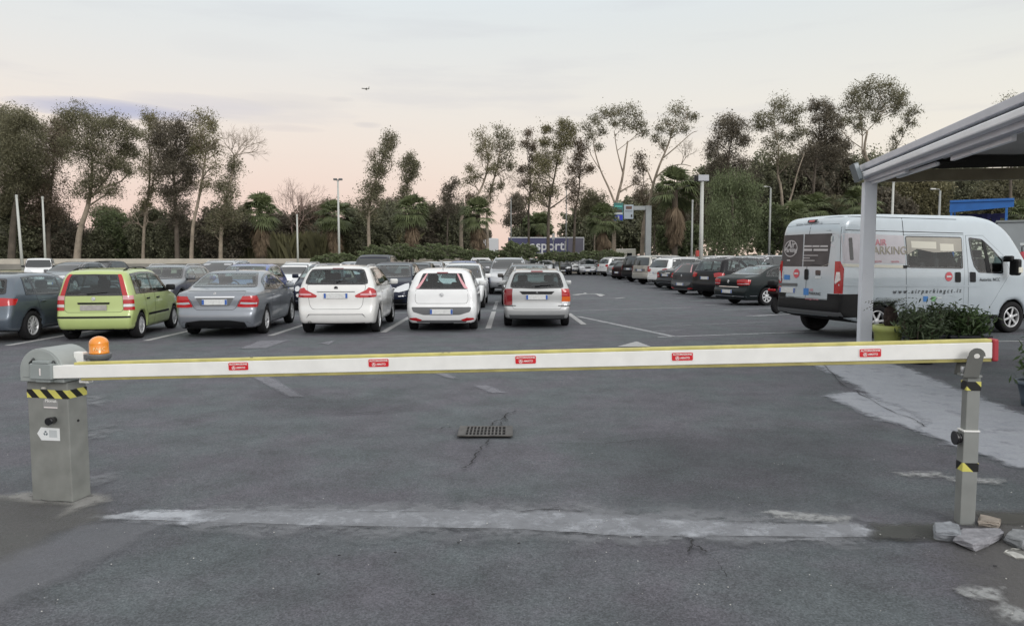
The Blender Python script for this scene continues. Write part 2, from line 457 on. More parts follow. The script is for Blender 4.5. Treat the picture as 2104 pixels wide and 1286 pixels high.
def seg_poly(p, q, w):
    p = Vector(p[:2]); q = Vector(q[:2]); t = (q-p).normalized(); n = Vector((-t.y, t.x))*w/2
    return [p-n, q-n, q+n, p+n]
paint_fresh = worn_mat('white_line_paint', (.50, .50, .50), .25, 7, .010, maxa=.95, rag=.008, ragscale=14)
paint_worn = worn_mat('worn_line_paint', (.50, .51, .53), .40, 5, .02, maxa=.75, rag=.015, ragscale=9)
paint_faint = worn_mat('faded_line_paint', (.36, .37, .39), .45, 4, .04, maxa=.65, rag=.03, ragscale=7)
def line(p, q, w=.12, m=None, s=None, name='parking_line'):
    L = (Vector(q[:2])-Vector(p[:2])).length
    return sheet(seg_poly(p, q, w), m or paint_worn, name, s=s or (w*.5 if L < 8 else w*.6), margin=.06, parent=asphalt)
def pline(a, b, w=.12, m=None): return line(G(*a), G(*b), w, m)

# stall lines of the near left rows (they run straight away from the viewer)
for px, py, yend in ((15, 710, 19.6), (300, 700, 20.4), (555, 690, 21.3), (787, 683, 22.1), (1003, 675, 23.0)):
    g = G(px, py); line((g.x, g.y), (g.x, yend), .14, paint_fresh)
for k, (x, y) in enumerate(((-9.66, 19.7), (-7.45, 20.5), (-5.22, 21.4), (-2.9, 22.2), (-.57, 23.1))):
    line((x, y+.6), (x, y+5.3), .13, paint_worn)
    line((x-.02, y+.3), (x+2.25, y+1.15), .10, paint_worn)
pline((1200, 667), (1168, 644), .15, paint_fresh)
pline((1186, 650), (1385, 692), .16, paint_worn)
pline((1350, 693), (1755, 679), .12, paint_worn)
pline((1330, 672), (1600, 661), .10, paint_faint)
pline((1170, 639), (1420, 632), .10, paint_worn)
pline((1170, 629), (1390, 622), .10, paint_faint)
pline((1175, 614), (1280, 612.5), .12, paint_worn)
pline((1265, 613.5), (1283, 611.5), .14, paint_fresh)
pline((1178, 606), (1262, 608), .12, paint_faint)
pline((1340, 681), (1400, 679.5), .10, paint_faint)
pline((2040, 702), (2104, 701.5), .10, paint_fresh)
# the white curved arrow far down the lane
arc = [(1180, 606.5), (1195, 604.2), (1212, 603.6), (1228, 604.2), (1238, 607.2)]
ap = [G(*a) for a in arc]
for a, b in zip(ap[:-1], ap[1:]): line(a, b, .30, paint_fresh)
sheet([G(1196, 604.4), G(1203, 601.2), G(1207, 604.2)], paint_fresh, 'arrow_marking', .08, .05, parent=asphalt)
sheet([G(1228, 603.6), G(1240, 609.0), G(1232, 609.0), G(1224, 604.5)], paint_fresh, 'arrow_marking', .08, .05, parent=asphalt)
# right row stall lines, about 25 degrees off square to the lane
for Yr in (21.2, 23.55, 25.9, 28.2, 30.5, 32.8, 35.3, 38.2, 41, 44, 47, 50):
    line((6.75, Yr), (11.6, Yr+2.3), .11, paint_worn)
# far left stalls
for a, b in (((100, 592), (123, 584.5)), ((112, 600), (170, 598)), ((105, 610), (150, 595)), ((1545, 650.5), (1625, 646))):
    pline(a, b, .14, paint_worn)
# faded arrow heads and old strokes on the near asphalt
pale = worn_mat('old_marking_paint', (.30, .30, .335), .35, 3.5, .03, maxa=.62, rag=.02, ragscale=8)
for poly in ([(515, 774), (553, 774), (625, 817), (594, 816)], [(878, 763), (905, 763), (942, 779), (922, 778)], [(972, 793), (1000, 793), (1040, 808), (1010, 809)],
             [(492, 717), (535, 701), (592, 700), (548, 716)], [(1268, 713), (1308, 702), (1338, 713)], [(655, 706), (690, 700), (676, 709)]):
    sheet([G(*p) for p in poly], pale if poly[0][0] != 1268 else paint_fresh, 'arrow_marking', .03, .08, parent=asphalt)
pline((915, 680), (1005, 676), .05, paint_faint); pline((775, 694), (830, 692), .05, paint_faint)
# lighter concrete laid over the asphalt at the right and cement strip over the loop cable
conc = worn_mat('pale_concrete', (.42, .435, .465), .30, 3.2, .06, .85, (.25, .27, .31), .95, rag=.10, ragscale=4.5)
cement = worn_mat('cement_strip', (.56, .58, .62), .42, 5, .030, .85, (.30, .32, .35), .95, rag=.045, ragscale=11)
dust = worn_mat('pale_dust', (.27, .28, .30), .5, 6, .10, .9, None, .6, rag=.16, ragscale=3)
warm = worn_mat('brown_dust', (.150, .147, .140), .3, 2.0, .16, .95, (.125, .122, .115), .55, rag=.12, ragscale=2.5)
sheet([G(*p) for p in ((1660, 745), (1700, 742), (1830, 747), (1862, 757), (1960, 797), (2104, 852), (2260, 905), (2260, 1000), (2104, 965), (1985, 925), (1900, 893), (1850, 870), (1755, 790))], conc, 'concrete_patch', .07, .35, parent=asphalt)
sheet([G(*p) for p in ((1700, 815), (1760, 806), (1850, 838), (1905, 868), (1880, 884), (1790, 858))], conc, 'concrete_patch', .05, .25, parent=asphalt)
sheet([G(*p) for p in ((185, 1066), (300, 1052), (700, 1049), (1050, 1052), (1130, 1050), (1240, 1062), (1520, 1076), (1760, 1080), (1812, 1097), (1700, 1112), (1500, 1110), (1300, 1103), (1000, 1090), (650, 1084), (330, 1078))], cement, 'cement_strip', .03, .15, parent=asphalt)
sheet([G(*p) for p in ((400, 1040), (1200, 1042), (1780, 1070), (1780, 1125), (1300, 1118), (900, 1104), (400, 1094))], dust, 'dust_stain', .05, .3, parent=asphalt)
sheet([G(*p) for p in ((1790, 1080), (1925, 1078), (1960, 1112), (1800, 1112))], worn_mat('damp_soil', (.080, .083, .076), .25, 5, .04, .9, None, .8, rag=.035, ragscale=10), 'bare_strip', .03, .1, parent=asphalt)
sheet([G(*p) for p in ((2000, 1060), (2250, 1062), (2300, 1290), (2060, 1286), (1960, 1150))], warm, 'dust_stain', .06, .4, parent=asphalt)
sheet([G(*p) for p in ((1985, 1052), (2250, 1060), (2250, 1085), (2050, 1078))], worn_mat('dark_soil', (.085, .084, .075), .2, 4, .04, .95, None, .85, rag=.04), 'bare_strip', .05, .2, parent=asphalt)
sheet([G(*p) for p in ((-260, 1010), (60, 1020), (190, 1030), (230, 1068), (120, 1100), (20, 1170), (-260, 1260))], worn_mat('sandy_dust', (.150, .148, .138), .2, 2, .08, .95, (.12, .119, .112), .5, rag=.06, ragscale=3), 'dust_stain', .05, .3, parent=asphalt)
sheet([G(*p) for p in ((180, 1078), (370, 1072), (250, 1130), (60, 1225), (-150, 1330), (-350, 1330), (-60, 1180))], worn_mat('pale_band', (.20, .205, .225), .25, 2, .07, .9, (.165, .17, .185), .5, rag=.06, ragscale=4), 'dust_stain', .05, .3, parent=asphalt)
sheet([G(*p) for p in ((-10, 1022), (60, 1014), (215, 1020), (222, 1032), (165, 1046), (120, 1066), (150, 1040), (60, 1034))], worn_mat('cement_smear', (.32, .315, .30), .4, 8, .045, .9, None, .8, rag=.03, ragscale=12), 'cement_patch', .02, .1, parent=asphalt)
for poly in ([(1840, 972), (1935, 973), (1930, 982), (1850, 980)], [(1940, 980), (2060, 988), (2050, 998), (1960, 992)], [(1970, 1208), (2050, 1212), (2060, 1240), (1985, 1228)], [(2050, 1240), (2110, 1262), (2110, 1290), (2060, 1275)], [(1570, 1050), (1740, 1064), (1740, 1076), (1600, 1068)],
             [(182, 815), (212, 812), (205, 835), (186, 832)], [(186, 880), (215, 876), (212, 895), (188, 897)], [(188, 985), (215, 980), (212, 992), (190, 995)]):
    sheet([G(*p) for p in poly], dust if poly[0][0] < 300 else worn_mat('lime_stain', (.42, .43, .43), .6, 14, .03, .95, None, .8, rag=.05, ragscale=9), 'lime_stain', .02, .15, parent=asphalt)
sheet([G(*p) for p in ((640, 850), (820, 842), (830, 800), (740, 820), (560, 800), (520, 830))], worn_mat('dark_stain', (.070, .076, .084), .3, 2, .25, .9, None, .2, rag=.2, ragscale=2), 'dark_stain', .08, .4, parent=asphalt)
sheet([G(*p) for p in ((1250, 900), (1750, 880), (1800, 1010), (1300, 1030))], worn_mat('damp_stain', (.075, .079, .088), .3, 1.2, .3, .8, None, .22, rag=.25, ragscale=1.2), 'dark_stain', .1, .6, parent=asphalt)

crm = mat('crack_dark', (.022, .022, .024), .95)
def crack(pts, w=.012, seed=0, jit=.02, sub=5, z=.0185):
    rnd = random.Random(seed); P3 = [G(*p) for p in pts]; out = []
    for a, b in zip(P3[:-1], P3[1:]):
        for k in range(sub):
            q = a.lerp(b, k/sub); out.append(Vector((q.x+rnd.uniform(-jit, jit), q.y+rnd.uniform(-jit, jit))))
    out.append(P3[-1].xy)
    mb = MB(); prev = None
    for i, p in enumerate(out):
        a = out[max(0, i-1)]; b = out[min(len(out)-1, i+1)]; t = (b-a)
        t = t.normalized() if t.length > 0 else Vector((1, 0)); n = Vector((-t.y, t.x))
        ww = w*.8*(.2+.9*rnd.random())*(0.3 if i in (0, len(out)-1) else 1)
        cur = (mb.bm.verts.new((*(p-n*ww/2), z)), mb.bm.verts.new((*(p+n*ww/2), z)))
        if prev: mb.bm.faces.new([prev[0], cur[0], cur[1], prev[1]])
        prev = cur
    return mb.build('asphalt_crack', crm, asphalt)
crack([(1004, 904), (1000, 915), (982, 928), (978, 945), (960, 960), (948, 966)], .022, 1)
crack([(1008, 881), (1012, 870), (1036, 862), (1041, 853), (1062, 846)], .02, 2); crack([(1022, 879), (1040, 866), (1036, 857)], .018, 3)
crack([(935, 882), (915, 880), (900, 885), (855, 882)], .016, 4)
crack([(1120, 915), (1240, 915), (1262, 912), (1340, 905), (1395, 902)], .014, 5)
crack([(200, 1071), (420, 1078), (700, 1086), (1000, 1091), (1060, 1093), (1180, 1099), (1290, 1108), (1330, 1107), (1400, 1108), (1420, 1111)], .016, 6, .008)
crack([(1420, 1109), (1425, 1125), (1412, 1139)], .026, 7, .01); crack([(1425, 1124), (1440, 1130), (1452, 1139)], .024, 8, .01)
crack([(1430, 1106), (1600, 1108), (1800, 1110), (1900, 1113)], .016, 9, .006)
crack([(330, 1056), (560, 1053), (900, 1056), (1052, 1057)], .008, 10, .006); crack([(1060, 1057), (1110, 1051), (1150, 1051), (1200, 1056)], .018, 11, .006)
crack([(1500, 1076), (1600, 1078), (1720, 1081)], .012, 12, .006)
crack([(650, 852), (700, 853), (770, 850), (820, 840)], .016, 13); crack([(1690, 748), (1730, 790), (1800, 830), (1880, 868), (1905, 880)], .02, 14, .03)
crack([(1460, 1150), (1478, 1165), (1492, 1192)], .006, 15, .01); crack([(55, 1022), (100, 1034), (150, 1036)], .010, 16, .008)
for i, (px, py) in enumerate(((812, 1141), (697, 1147), (942, 1121), (655, 1186), (890, 1228), (2044, 1169), (1066, 1122))):
    g = G(px, py); mb = MB(); mb.lathe([(.001, .006), (.010, .006), (.008, .008), (.001, .0085)], 8)
    o = mb.build('gum_spot', crm, asphalt, loc=(g.x, g.y, .013)); 
rs = random.Random(5)
peb = MB()
for i in range(150):
    px = rs.uniform(0, 2104); py = rs.uniform(790, 1286)
    g = G(px, py); r = rs.uniform(.0015, .0038)
    b_ = bmesh.new(); bmesh.ops.create_icosphere(b_, subdivisions=1, radius=r)
    for v in b_.verts: v.co = Vector((v.co.x*rs.uniform(.7, 1.5), v.co.y*rs.uniform(.7, 1.5), v.co.z*.7+r*.4))
    peb._merge(b_, Matrix.Translation((g.x, g.y, .016)), 0)
o = peb.build('grit', mat('pale_grit', (.42, .42, .40), .9, island=.4))
tag(o, 'tiny pale stones scattered over the near asphalt', kind='stuff', cat='grit')

# ------------------------------------------------------------------ storm drain grate
a, b, c, d = G(938, 901), G(1055, 900), G(1052, 881), G(946, 881)
gx0, gx1 = (a.x+d.x)/2, (b.x+c.x)/2; gy0, gy1 = a.y, c.y
grate = empty('drain_grate', ((gx0+gx1)/2, (gy0+gy1)/2, 0.016))
tag(grate, 'rectangular iron drain grate set in the cracked asphalt', 'drain grate')
gw, gd = gx1-gx0, gy1-gy0
iron = mat('cast_iron', (.095, .09, .085), .6, metal=.3, noise=.35, nscale=18)
mb = MB(); mb.box((0, 0, .003), (gw*.99, gd*.99, .004)); mb.build('pit_shade_sheet', M['well'], grate)  # flat black sheet stands in for the shade down the drain
mb = MB()
for sy in (-1, 1): mb.box((0, sy*(gd/2-.014), .010), (gw, .028, .012), .002)
for sx_ in (-1, 1): mb.box((sx_*(gw/2-.035), 0, .010), (.07, gd-.058, .0115), .002)
mb.build('frame', iron, grate)
mb = MB(); n = 11
for i in range(n): mb.box((-gw/2+.07+(gw-.14)*(i+.5)/n*1.0-(gw-.14)/n/2, 0, .0095), (.014, gd-.058, .010))
for k in (-1, 1): mb.box((0, k*(gd-.058)/6, .0085), (gw-.142, .011, .009))
mb.build('bars', iron, grate)

# ------------------------------------------------------------------ barrier
cab_g = mat('cabinet_paint', (.205, .212, .198), .55, noise=.16, nscale=7, bump=.08, bscale=120)
head_g = mat('housing_paint', (.30, .325, .315), .45, noise=.06, nscale=6)
arm_w = mat('arm_white', (.80, .80, .77), .4, noise=.05, nscale=9)
arm_y = mat('arm_yellow', (.55, .50, .17), .6, noise=.18, nscale=9)
A = G(67, 1029); B = G(149, 1035)
e1 = (B-A); cw = e1.length; e1.normalize(); e2 = Vector((-e1.y, e1.x, 0))
cdp = .17; chh = P(149, 786, B.y).z
rzc = math.atan2(e1.y, e1.x)
bar = empty('barrier_gate', tuple((A+B)/2), rzc)     # local: x along the front face, y back, z up; origin mid front edge
tag(bar, 'closed barrier gate with grey cabinet and long white and yellow arm', 'barrier gate')
Bi = bar.matrix_world.inverted() if False else (Matrix.Translation(bar.location) @ Matrix.Rotation(rzc, 4, 'Z')).inverted()
mb = MB(); mb.box((0, cdp/2, chh/2+.004), (cw, cdp, chh-.008), .006)
cabinet = mb.build('cabinet', cab_g, bar)
mb = MB(); mb.box((0, cdp/2, .006), (cw+.02, cdp+.02, .012), .003); mb.build('base_plate', mat('base_steel', (.12, .12, .115), .7, noise=.3), cabinet)
# arched head
hw = cw/2+.012; hz = chh+.005; hr = hw
arcp = [(-hw, hz)] + [(-hw+0, hz+.07)] + [(-hr*math.cos(t), hz+.07+hr*.93*math.sin(t)) for t in np.linspace(.15, math.pi-.15, 18)] + [(hw, hz+.07), (hw, hz)]
fm = frame((0, cdp+.06, 0), (1, 0, 0), (0, 0, 1))   # z axis -> -y
mb = MB(); mb.prism(arcp, fm, cdp+.10, bev=.006); head = mb.build('motor_housing', head_g, bar)
arc2 = [(u*.86, hz+.03+(v-hz)*.82) for u, v in arcp]
mb = MB(); mb.prism(arc2, frame((0, -.036, 0), (1, 0, 0), (0, 0, 1)), .008, bev=.003); mb.build('front_cover', head_g, head)
mb = MB()
mb.box((0.02, -.050, hz+.145), (.17, .012, .010), .003, Matrix.Rotation(.0, 4, 'Y')); mb.tube([(-.08, -.05, hz+.125), (-.055, -.05, hz+.150), (-.045, -.05, hz+.160)], .008, 6)
mb.tube([(.10, -.052, hz+.145), (.115, -.052, hz+.125)], .012, 6)
mb.build('spring_lever', mat('dark_steel', (.07, .075, .075), .5, metal=.5), head)
# arm
armL = Bi @ P(112, 763.5, 4.91); armR = Bi @ P(2046, 718.5, 4.60)
ax = (armR-armL); alen = ax.length; ax.normalize()
ayv = Vector((0, 0, 1)); az_ = ax.cross(ayv).normalized(); ayv = az_.cross(ax)      # az_ points towards the viewer
fa = Matrix.Identity(4)
for i, c_ in enumerate((ax, ayv, az_)): fa[0][i], fa[1][i], fa[2][i] = c_
fa[0][3], fa[1][3], fa[2][3] = armL
def seg_bar(x0, x1, y0a, y1a, y0b, y1b, z0, z1, bev=0.0):
    """bar along the arm, heights y0..y1 at either end"""
    b = bmesh.new()
    pts = [(x0, y0a), (x1, y0b), (x1, y1b), (x0, y1a)]
    lo = [b.verts.new((u, v, z0)) for u, v in pts]; hi = [b.verts.new((u, v, z1)) for u, v in pts]
    b.faces.new(lo[::-1]); b.faces.new(hi)
    for i in range(4): b.faces.new([lo[i], lo[(i+1) % 4], hi[(i+1) % 4], hi[i]])
    if bev: bmesh.ops.bevel(b, geom=b.edges[:], offset=bev, segments=2, profile=.5, affect='EDGES')
    return b
ha, hb = .043, .050
arm = None
mb = MB(); mb._merge(seg_bar(0, alen-.035, -ha, ha, -hb, hb, -.03, .026, .004), fa, 0); arm = mb.build('arm', arm_w, bar)
mb = MB(); mb._merge(seg_bar(.15, alen-.035, ha+.001, ha+.017, hb+.001, hb+.019, -.036, .020, .003), fa, 0); mb.build('top_strip', arm_y, arm)
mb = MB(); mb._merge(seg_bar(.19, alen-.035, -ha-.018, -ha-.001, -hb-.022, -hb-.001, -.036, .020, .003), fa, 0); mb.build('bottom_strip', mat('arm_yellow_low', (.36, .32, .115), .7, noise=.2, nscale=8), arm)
mb = MB(); mb._merge(seg_bar(alen-.034, alen+.002, -hb-.020, hb+.020, -hb-.020, hb+.020, -.042, .032, .010), fa, 0); mb.build('end_cap', mat('red_cap', (.36, .03, .045), .45), arm)
for x in (1.35, 2.62, 2.66, 3.9, 3.93, 5.05, 5.09):
    mb = MB()
    b_ = bmesh.new(); bmesh.ops.create_uvsphere(b_, u_segments=8, v_segments=5, radius=.008)
    for v in b_.verts: v.co = Vector((v.co.x*1.3+x, v.co.y*.5+ha+.020, v.co.z-.002))
    mb._merge(b_, fa, 0)
    mb.build('rivet', mat('rivet', (.22, .20, .10), .5, metal=.4), arm)
# stickers on the arm
st_red = mat('sticker_red', (.60, .012, .022), .4); st_w = mat('sticker_white', (.80, .74, .72), .5)
fai = (Matrix.Translation(bar.location) @ Matrix.Rotation(rzc, 4, 'Z') @ fa).inverted()
def hit_arm(px, py):
    d = pix_dir(px, py); o = fai @ Vector((0, 0, CAM_H)); dd = fai.to_3x3() @ d
    t = (.0265-o.z)/dd.z; return o + dd*t
def rrect(w, h, r, n=4):
    out = []
    for cx, cy, a0 in ((w/2-r, h/2-r, 0), (-w/2+r, h/2-r, 90), (-w/2+r, -h/2+r, 180), (w/2-r, -h/2+r, 270)):
        for k in range(n+1): a = R(a0+90*k/n); out.append((cx+r*math.cos(a), cy+r*math.sin(a)))
    return out
for px, py in ((490, 752.5), (778, 745.5), (1080, 739), (1402, 732.5), (1788, 725)):
    h = hit_arm(px, py); s = 4.9/ (4.91)  # same printed size on every sticker
    m0 = fa @ Matrix.Translation((h.x, h.y, .0268))
    mb = MB(); mb.prism(rrect(.142, .060, .010), m0, .0008); w_ = mb.build('sticker', st_w, arm)
    mb = MB(); mb.prism(rrect(.132, .050, .008), m0 @ Matrix.Translation((0, 0, .0012)), .0008); mb.build('sticker_face', st_red, w_)
    text('AUTOMAZIONE', .0165, st_w, m0 @ Matrix.Translation((0, .014, .0030)), w_, bold=.0004)
    text('AMATO', .017, st_w, m0 @ Matrix.Translation((.016, -.009, .0030)), w_, bold=.0004)
    mb = MB()
    ring = [(.0125*math.cos(t), .0125*math.sin(t)) for t in np.linspace(0, 2*math.pi, 17)[:-1]]
    for k in range(16):
        a_, b_ = ring[k], ring[(k+1) % 16]
        mb.poly([m0 @ Vector((-.032+u*q, -.009+v*q, .0031)) for (u, v), q in ((a_, 1), (b_, 1), (b_, .8), (a_, .8))])
    mb.poly([m0 @ Vector((-.032+u, -.009+v, .0032)) for u, v in ((-.009, -.006), (-.003, -.006), (.0, .002), (.003, -.006), (.009, -.006), (0, .010))])
    mb.build('logo', st_w, w_)
# arm clamp box at the housing front
ca = Bi @ P(62, 750, 4.90); cb = Bi @ P(112, 783, 4.90)
mb = MB(); mb.box(((ca.x+cb.x)/2, armL.y-.0, armL.z+.004), (cb.x-ca.x+.015, .085, .108), .008)
mb.box(((ca.x+cb.x)/2+.004, armL.y+.005, armL.z-.060), (cb.x-ca.x-.04, .07, .022), .006)
mb.box(((ca.x+cb.x)/2+.004, armL.y-.02, armL.z+.066), (cb.x-ca.x-.03, .05, .020), .005)
clampo = mb.build('arm_clamp', mat('clamp_paint', (.265, .295, .29), .5, noise=.08), bar)
mb = MB(); mb.box(((ca.x+cb.x)/2+.0, armL.y-.0445, armL.z+.002), (.009, .003, .048), .001); mb.build('paint_scratch', st_w, clampo)
mb = MB(); mb.box((Bi @ P(166, 735, 5.06)), (.075, .05, .085), .006); lb = mb.build('lamp_bracket', arm_w, bar)
mb = MB(); q = Bi @ P(177, 783, 4.93); mb.box(q, (.07, .05, .018), .004); mb.box(q+Vector((-.02, 0, .012)), (.03, .05, .02), .004); mb.build('arm_hook', arm_w, bar)
# amber beacon
bb = Bi @ P(204, 726, 5.06)
amber = mat('amber_lens', (.80, .26, .005), .22, coat=1)
mb = MB(); mb.lathe([(.0001, -.048), (.055, -.048), (.074, -.030), (.078, -.004), (.076, .0), (.0001, .0)], 28, Matrix.Translation(bb)); mb.box(bb+Vector((-.045, 0, -.020)), (.09, .09, .036), .006)
lamp = mb.build('warning_lamp', M['grey_plastic'], bar)
prof = [(.0001, .0), (.064, .0), (.064, .012), (.061, .016), (.062, .068)] + [(.062*math.cos(t), .068+.052*math.sin(t)) for t in np.linspace(.15, math.pi/2-.02, 8)] + [(.0001, .121)]
mb = MB(); mb.lathe(prof, 28, Matrix.Translation(bb)); dome = mb.build('lamp_dome', amber, lamp)
v_ = (Bi @ Vector((0, 0, CAM_H))) - bb; v_.z = 0; v_.normalize(); ux = Vector((0, 0, 1)).cross(v_)
text('FAAC', .030, mat('dome_print', (.85, .55, .25), .5), frame(tuple(bb+v_*.0635+Vector((0, 0, .036))), ux, (0, 0, 1)), lamp, bold=.0006)
# tape, lock, sticker, plate, screw
def tape_mat(scale):
    m = bpy.data.materials.new('hazard_tape'); m.use_nodes = True; t = m.node_tree; b = t.nodes['Principled BSDF']
    tcn = t.nodes.new('ShaderNodeTexCoord'); sp = t.nodes.new('ShaderNodeSeparateXYZ'); t.links.new(tcn.outputs['Object'], sp.inputs[0])
    def m_(op, a, c):
        n = t.nodes.new('ShaderNodeMath'); n.operation = op
        for i, v in enumerate((a, c)):
            if isinstance(v, (int, float)): n.inputs[i].default_value = v
            else: t.links.new(v, n.inputs[i])
        return n.outputs[0]
    s = m_('ADD', m_('ADD', sp.outputs[0], sp.outputs[1]), sp.outputs[2])
    s = m_('FRACT', m_('MULTIPLY', s, scale), 0.0); s = m_('GREATER_THAN', s, .5)
    mx = t.nodes.new('ShaderNodeMix'); mx.data_type = 'RGBA'; t.links.new(s, mx.inputs[0]); mx.inputs[6].default_value = (.012, .012, .012, 1); mx.inputs[7].default_value = (.62, .58, .14, 1)
    t.links.new(mx.outputs[2], b.inputs['Base Color']); b.inputs['Roughness'].default_value = .35
    return m
tape = tape_mat(8.3)
tz = P(149, 811, B.y).z
mb = MB(); mb.box((0, cdp/2, tz), (cw+.004, cdp+.004, .058), .001); mb.build('hazard_tape', tape, cabinet)
def onface(px, py, off=0.0):
    d = Bi.to_3x3() @ pix_dir(px, py); o = Bi @ Vector((0, 0, CAM_H)); t = (-off-o.y)/d.y; return o+d*t
ff = lambda px, py, off: frame(tuple(onface(px, py, off)), (1, 0, 0), (0, 0, 1))
p0 = onface(112, 862)
mb = MB(); mb.tube([p0, p0+Vector((0, -.03, 0))], .022, 14); mb.tube([p0+Vector((.004, -.028, 0)), p0+Vector((.006, -.062, 0))], .026, 14); mb.build('lock_knob', M['black_gloss'], cabinet)
mb = MB(); mb.prism([(-.095, 0), (-.062, .045), (.085, .043), (.085, -.043), (-.062, -.045)], ff(101, 891.5, .0015), .001); stick = mb.build('arrow_sticker', mat('label_white', (.74, .76, .76), .4), cabinet)
mb = MB(); f0 = ff(101, 891.5, .0030)
for k in range(3):
    a0 = R(90+120*k); mb.poly([f0 @ Vector((-.028+.016*math.cos(a0+t)*q, .004+.016*math.sin(a0+t)*q, 0)) for t, q in ((-.8, .45), (-.8, 1), (0, 1.15), (.8, 1), (.8, .45))])
mb.build('logo', mat('print_grey', (.12, .15, .17), .5), stick)
mb = MB(); mb.prism(rrect(.062, .050, .003), ff(109, 891, .003), .0006); mb.build('print_block', mat('print_pale', (.50, .53, .54), .5), stick)
mb = MB(); mb.box(onface(104, 831, .001), (.115, .003, .056), .001); pl_ = mb.build('name_plate', mat('plate_grey2', (.27, .27, .265), .5), cabinet)
text('Pilomat', .030, mat('print_white', (.70, .70, .68), .5), ff(104, 823.5, .0035), pl_, bold=.0006)
mb = MB(); mb.box(onface(104, 837, .003), (.105, .001, .007)); mb.build('print_line', st_w, pl_)
mb = MB(); mb.box(onface(90, 797, .008), (.028, .016, .012), .003); mb.build('latch', mat('latch_white', (.62, .60, .55), .5), cabinet)
mb = MB(); mb.tube([(cw/2-.001, cdp*.48, P(163, 859, 5.1).z), (cw/2+.004, cdp*.48, P(163, 859, 5.1).z)], .009, 10); mb.build('bolt_hole', M['well'], cabinet)

# ------------------------------------------------------------------ receiving post with fork
pg = G(1987, 1078)
post = empty('support_post', (pg.x, pg.y+.03, 0))
post.rotation_euler = (0, 0, R(-5))
tag(post, 'grey steel post with fork plate holding the arm tip', 'post')
pm = mat('post_paint', (.225, .235, .225), .55, noise=.12, nscale=6)
zt = P(1990, 770, pg.y).z; zc = P(1990, 886, pg.y).z
mb = MB(); mb.box((0, 0, zc/2), (.092, .078, zc), .004); mb.build('lower_post', pm, post)
mb = MB(); mb.box((.004, 0, (zc+zt)/2), (.078, .064, zt-zc), .004); mb.build('upper_post', pm, post)
mb = MB(); mb.box((0, 0, zc+.002), (.098, .084, .010), .002); mb.build('collar', arm_w, post)
for py, sc_ in ((793, 1.0), (959, 1.12)):
    z = P(1990, py, pg.y).z
    mb = MB(); mb.box((.002, 0, z), (.086*sc_, .072*sc_, .056), .001); mb.build('hazard_tape', tape_mat(6.2), post)
mb = MB(); z = P(1968, 902, pg.y).z; mb.tube([(-.04, -.0, z), (-.066, -.0, z)], .030, 16); mb.tube([(-.070, -.0, z), (-.084, 0, z)], .044, 16); mb.build('lock_knob', M['black_gloss'], post)
# fork: front plate with a hole, back plate, base
zf0, zf1 = zt-.01, P(1998, 714, pg.y).z
def plate(yy, name):
    b = bmesh.new(); w0, w1 = .046, .050; lean = .030; H_ = zf1-zf0
    outer = [(-w0, 0), (w0, 0), (w0+lean*.8, H_*.72)] + [(lean+w1*math.cos(t), H_-w1+w1*math.sin(t)*1.0) for t in np.linspace(0, math.pi, 9)] + [(-w0+lean*.75, H_*.72)]
    hole = [(lean+.019*math.cos(t), H_-.050+.016*math.sin(t)) for t in np.linspace(0, 2*math.pi, 15)[:-1]]
    n0 = len(outer); n1 = len(hole)
    vs, es, fs, _, _, _ = delaunay_2d_cdt([Vector(p) for p in outer+hole], [(i, (i+1) % n0) for i in range(n0)]+[(n0+i, n0+(i+1) % n1) for i in range(n1)], [], 0, 1e-6)
    mb = MB(); V3 = [mb.bm.verts.new((v.x-.030, yy, zf0+v.y)) for v in vs]
    ho = np.array(hole); oo = np.array(outer)
    for f in fs:
        c_ = np.array([[sum(vs[i].x for i in f)/len(f), sum(vs[i].y for i in f)/len(f)]])
        if poly_sdf(c_, ho)[0] > 0 and poly_sdf(c_, oo)[0] < 0: mb.bm.faces.new([V3[i] for i in f])
    r = bmesh.ops.extrude_face_region(mb.bm, geom=mb.bm.faces[:])
    for v in r['geom']:
        if isinstance(v, bmesh.types.BMVert): v.co.y += .005
    bmesh.ops.recalc_face_normals(mb.bm, faces=mb.bm.faces[:])
    return mb.build(name, mat('fork_paint', (.105, .108, .100), .6, noise=.1, nscale=8), post)
plate(-.060, 'fork_plate'); plate(.052, 'fork_plate')
mb = MB(); mb.box((-.012, -.004, zt-.006), (.10, .108, .014), .003); mb.build('fork_base', pm, post)
mb = MB(); mb.tube([(-.060, -.02, zt+.05), (-.060, -.02, zt+.012)], .014, 8); mb.tube([(-.074, -.03, zt-.0), (-.046, -.03, zt-.0)], .006, 6); mb.build('bolt', M['silver'], post)

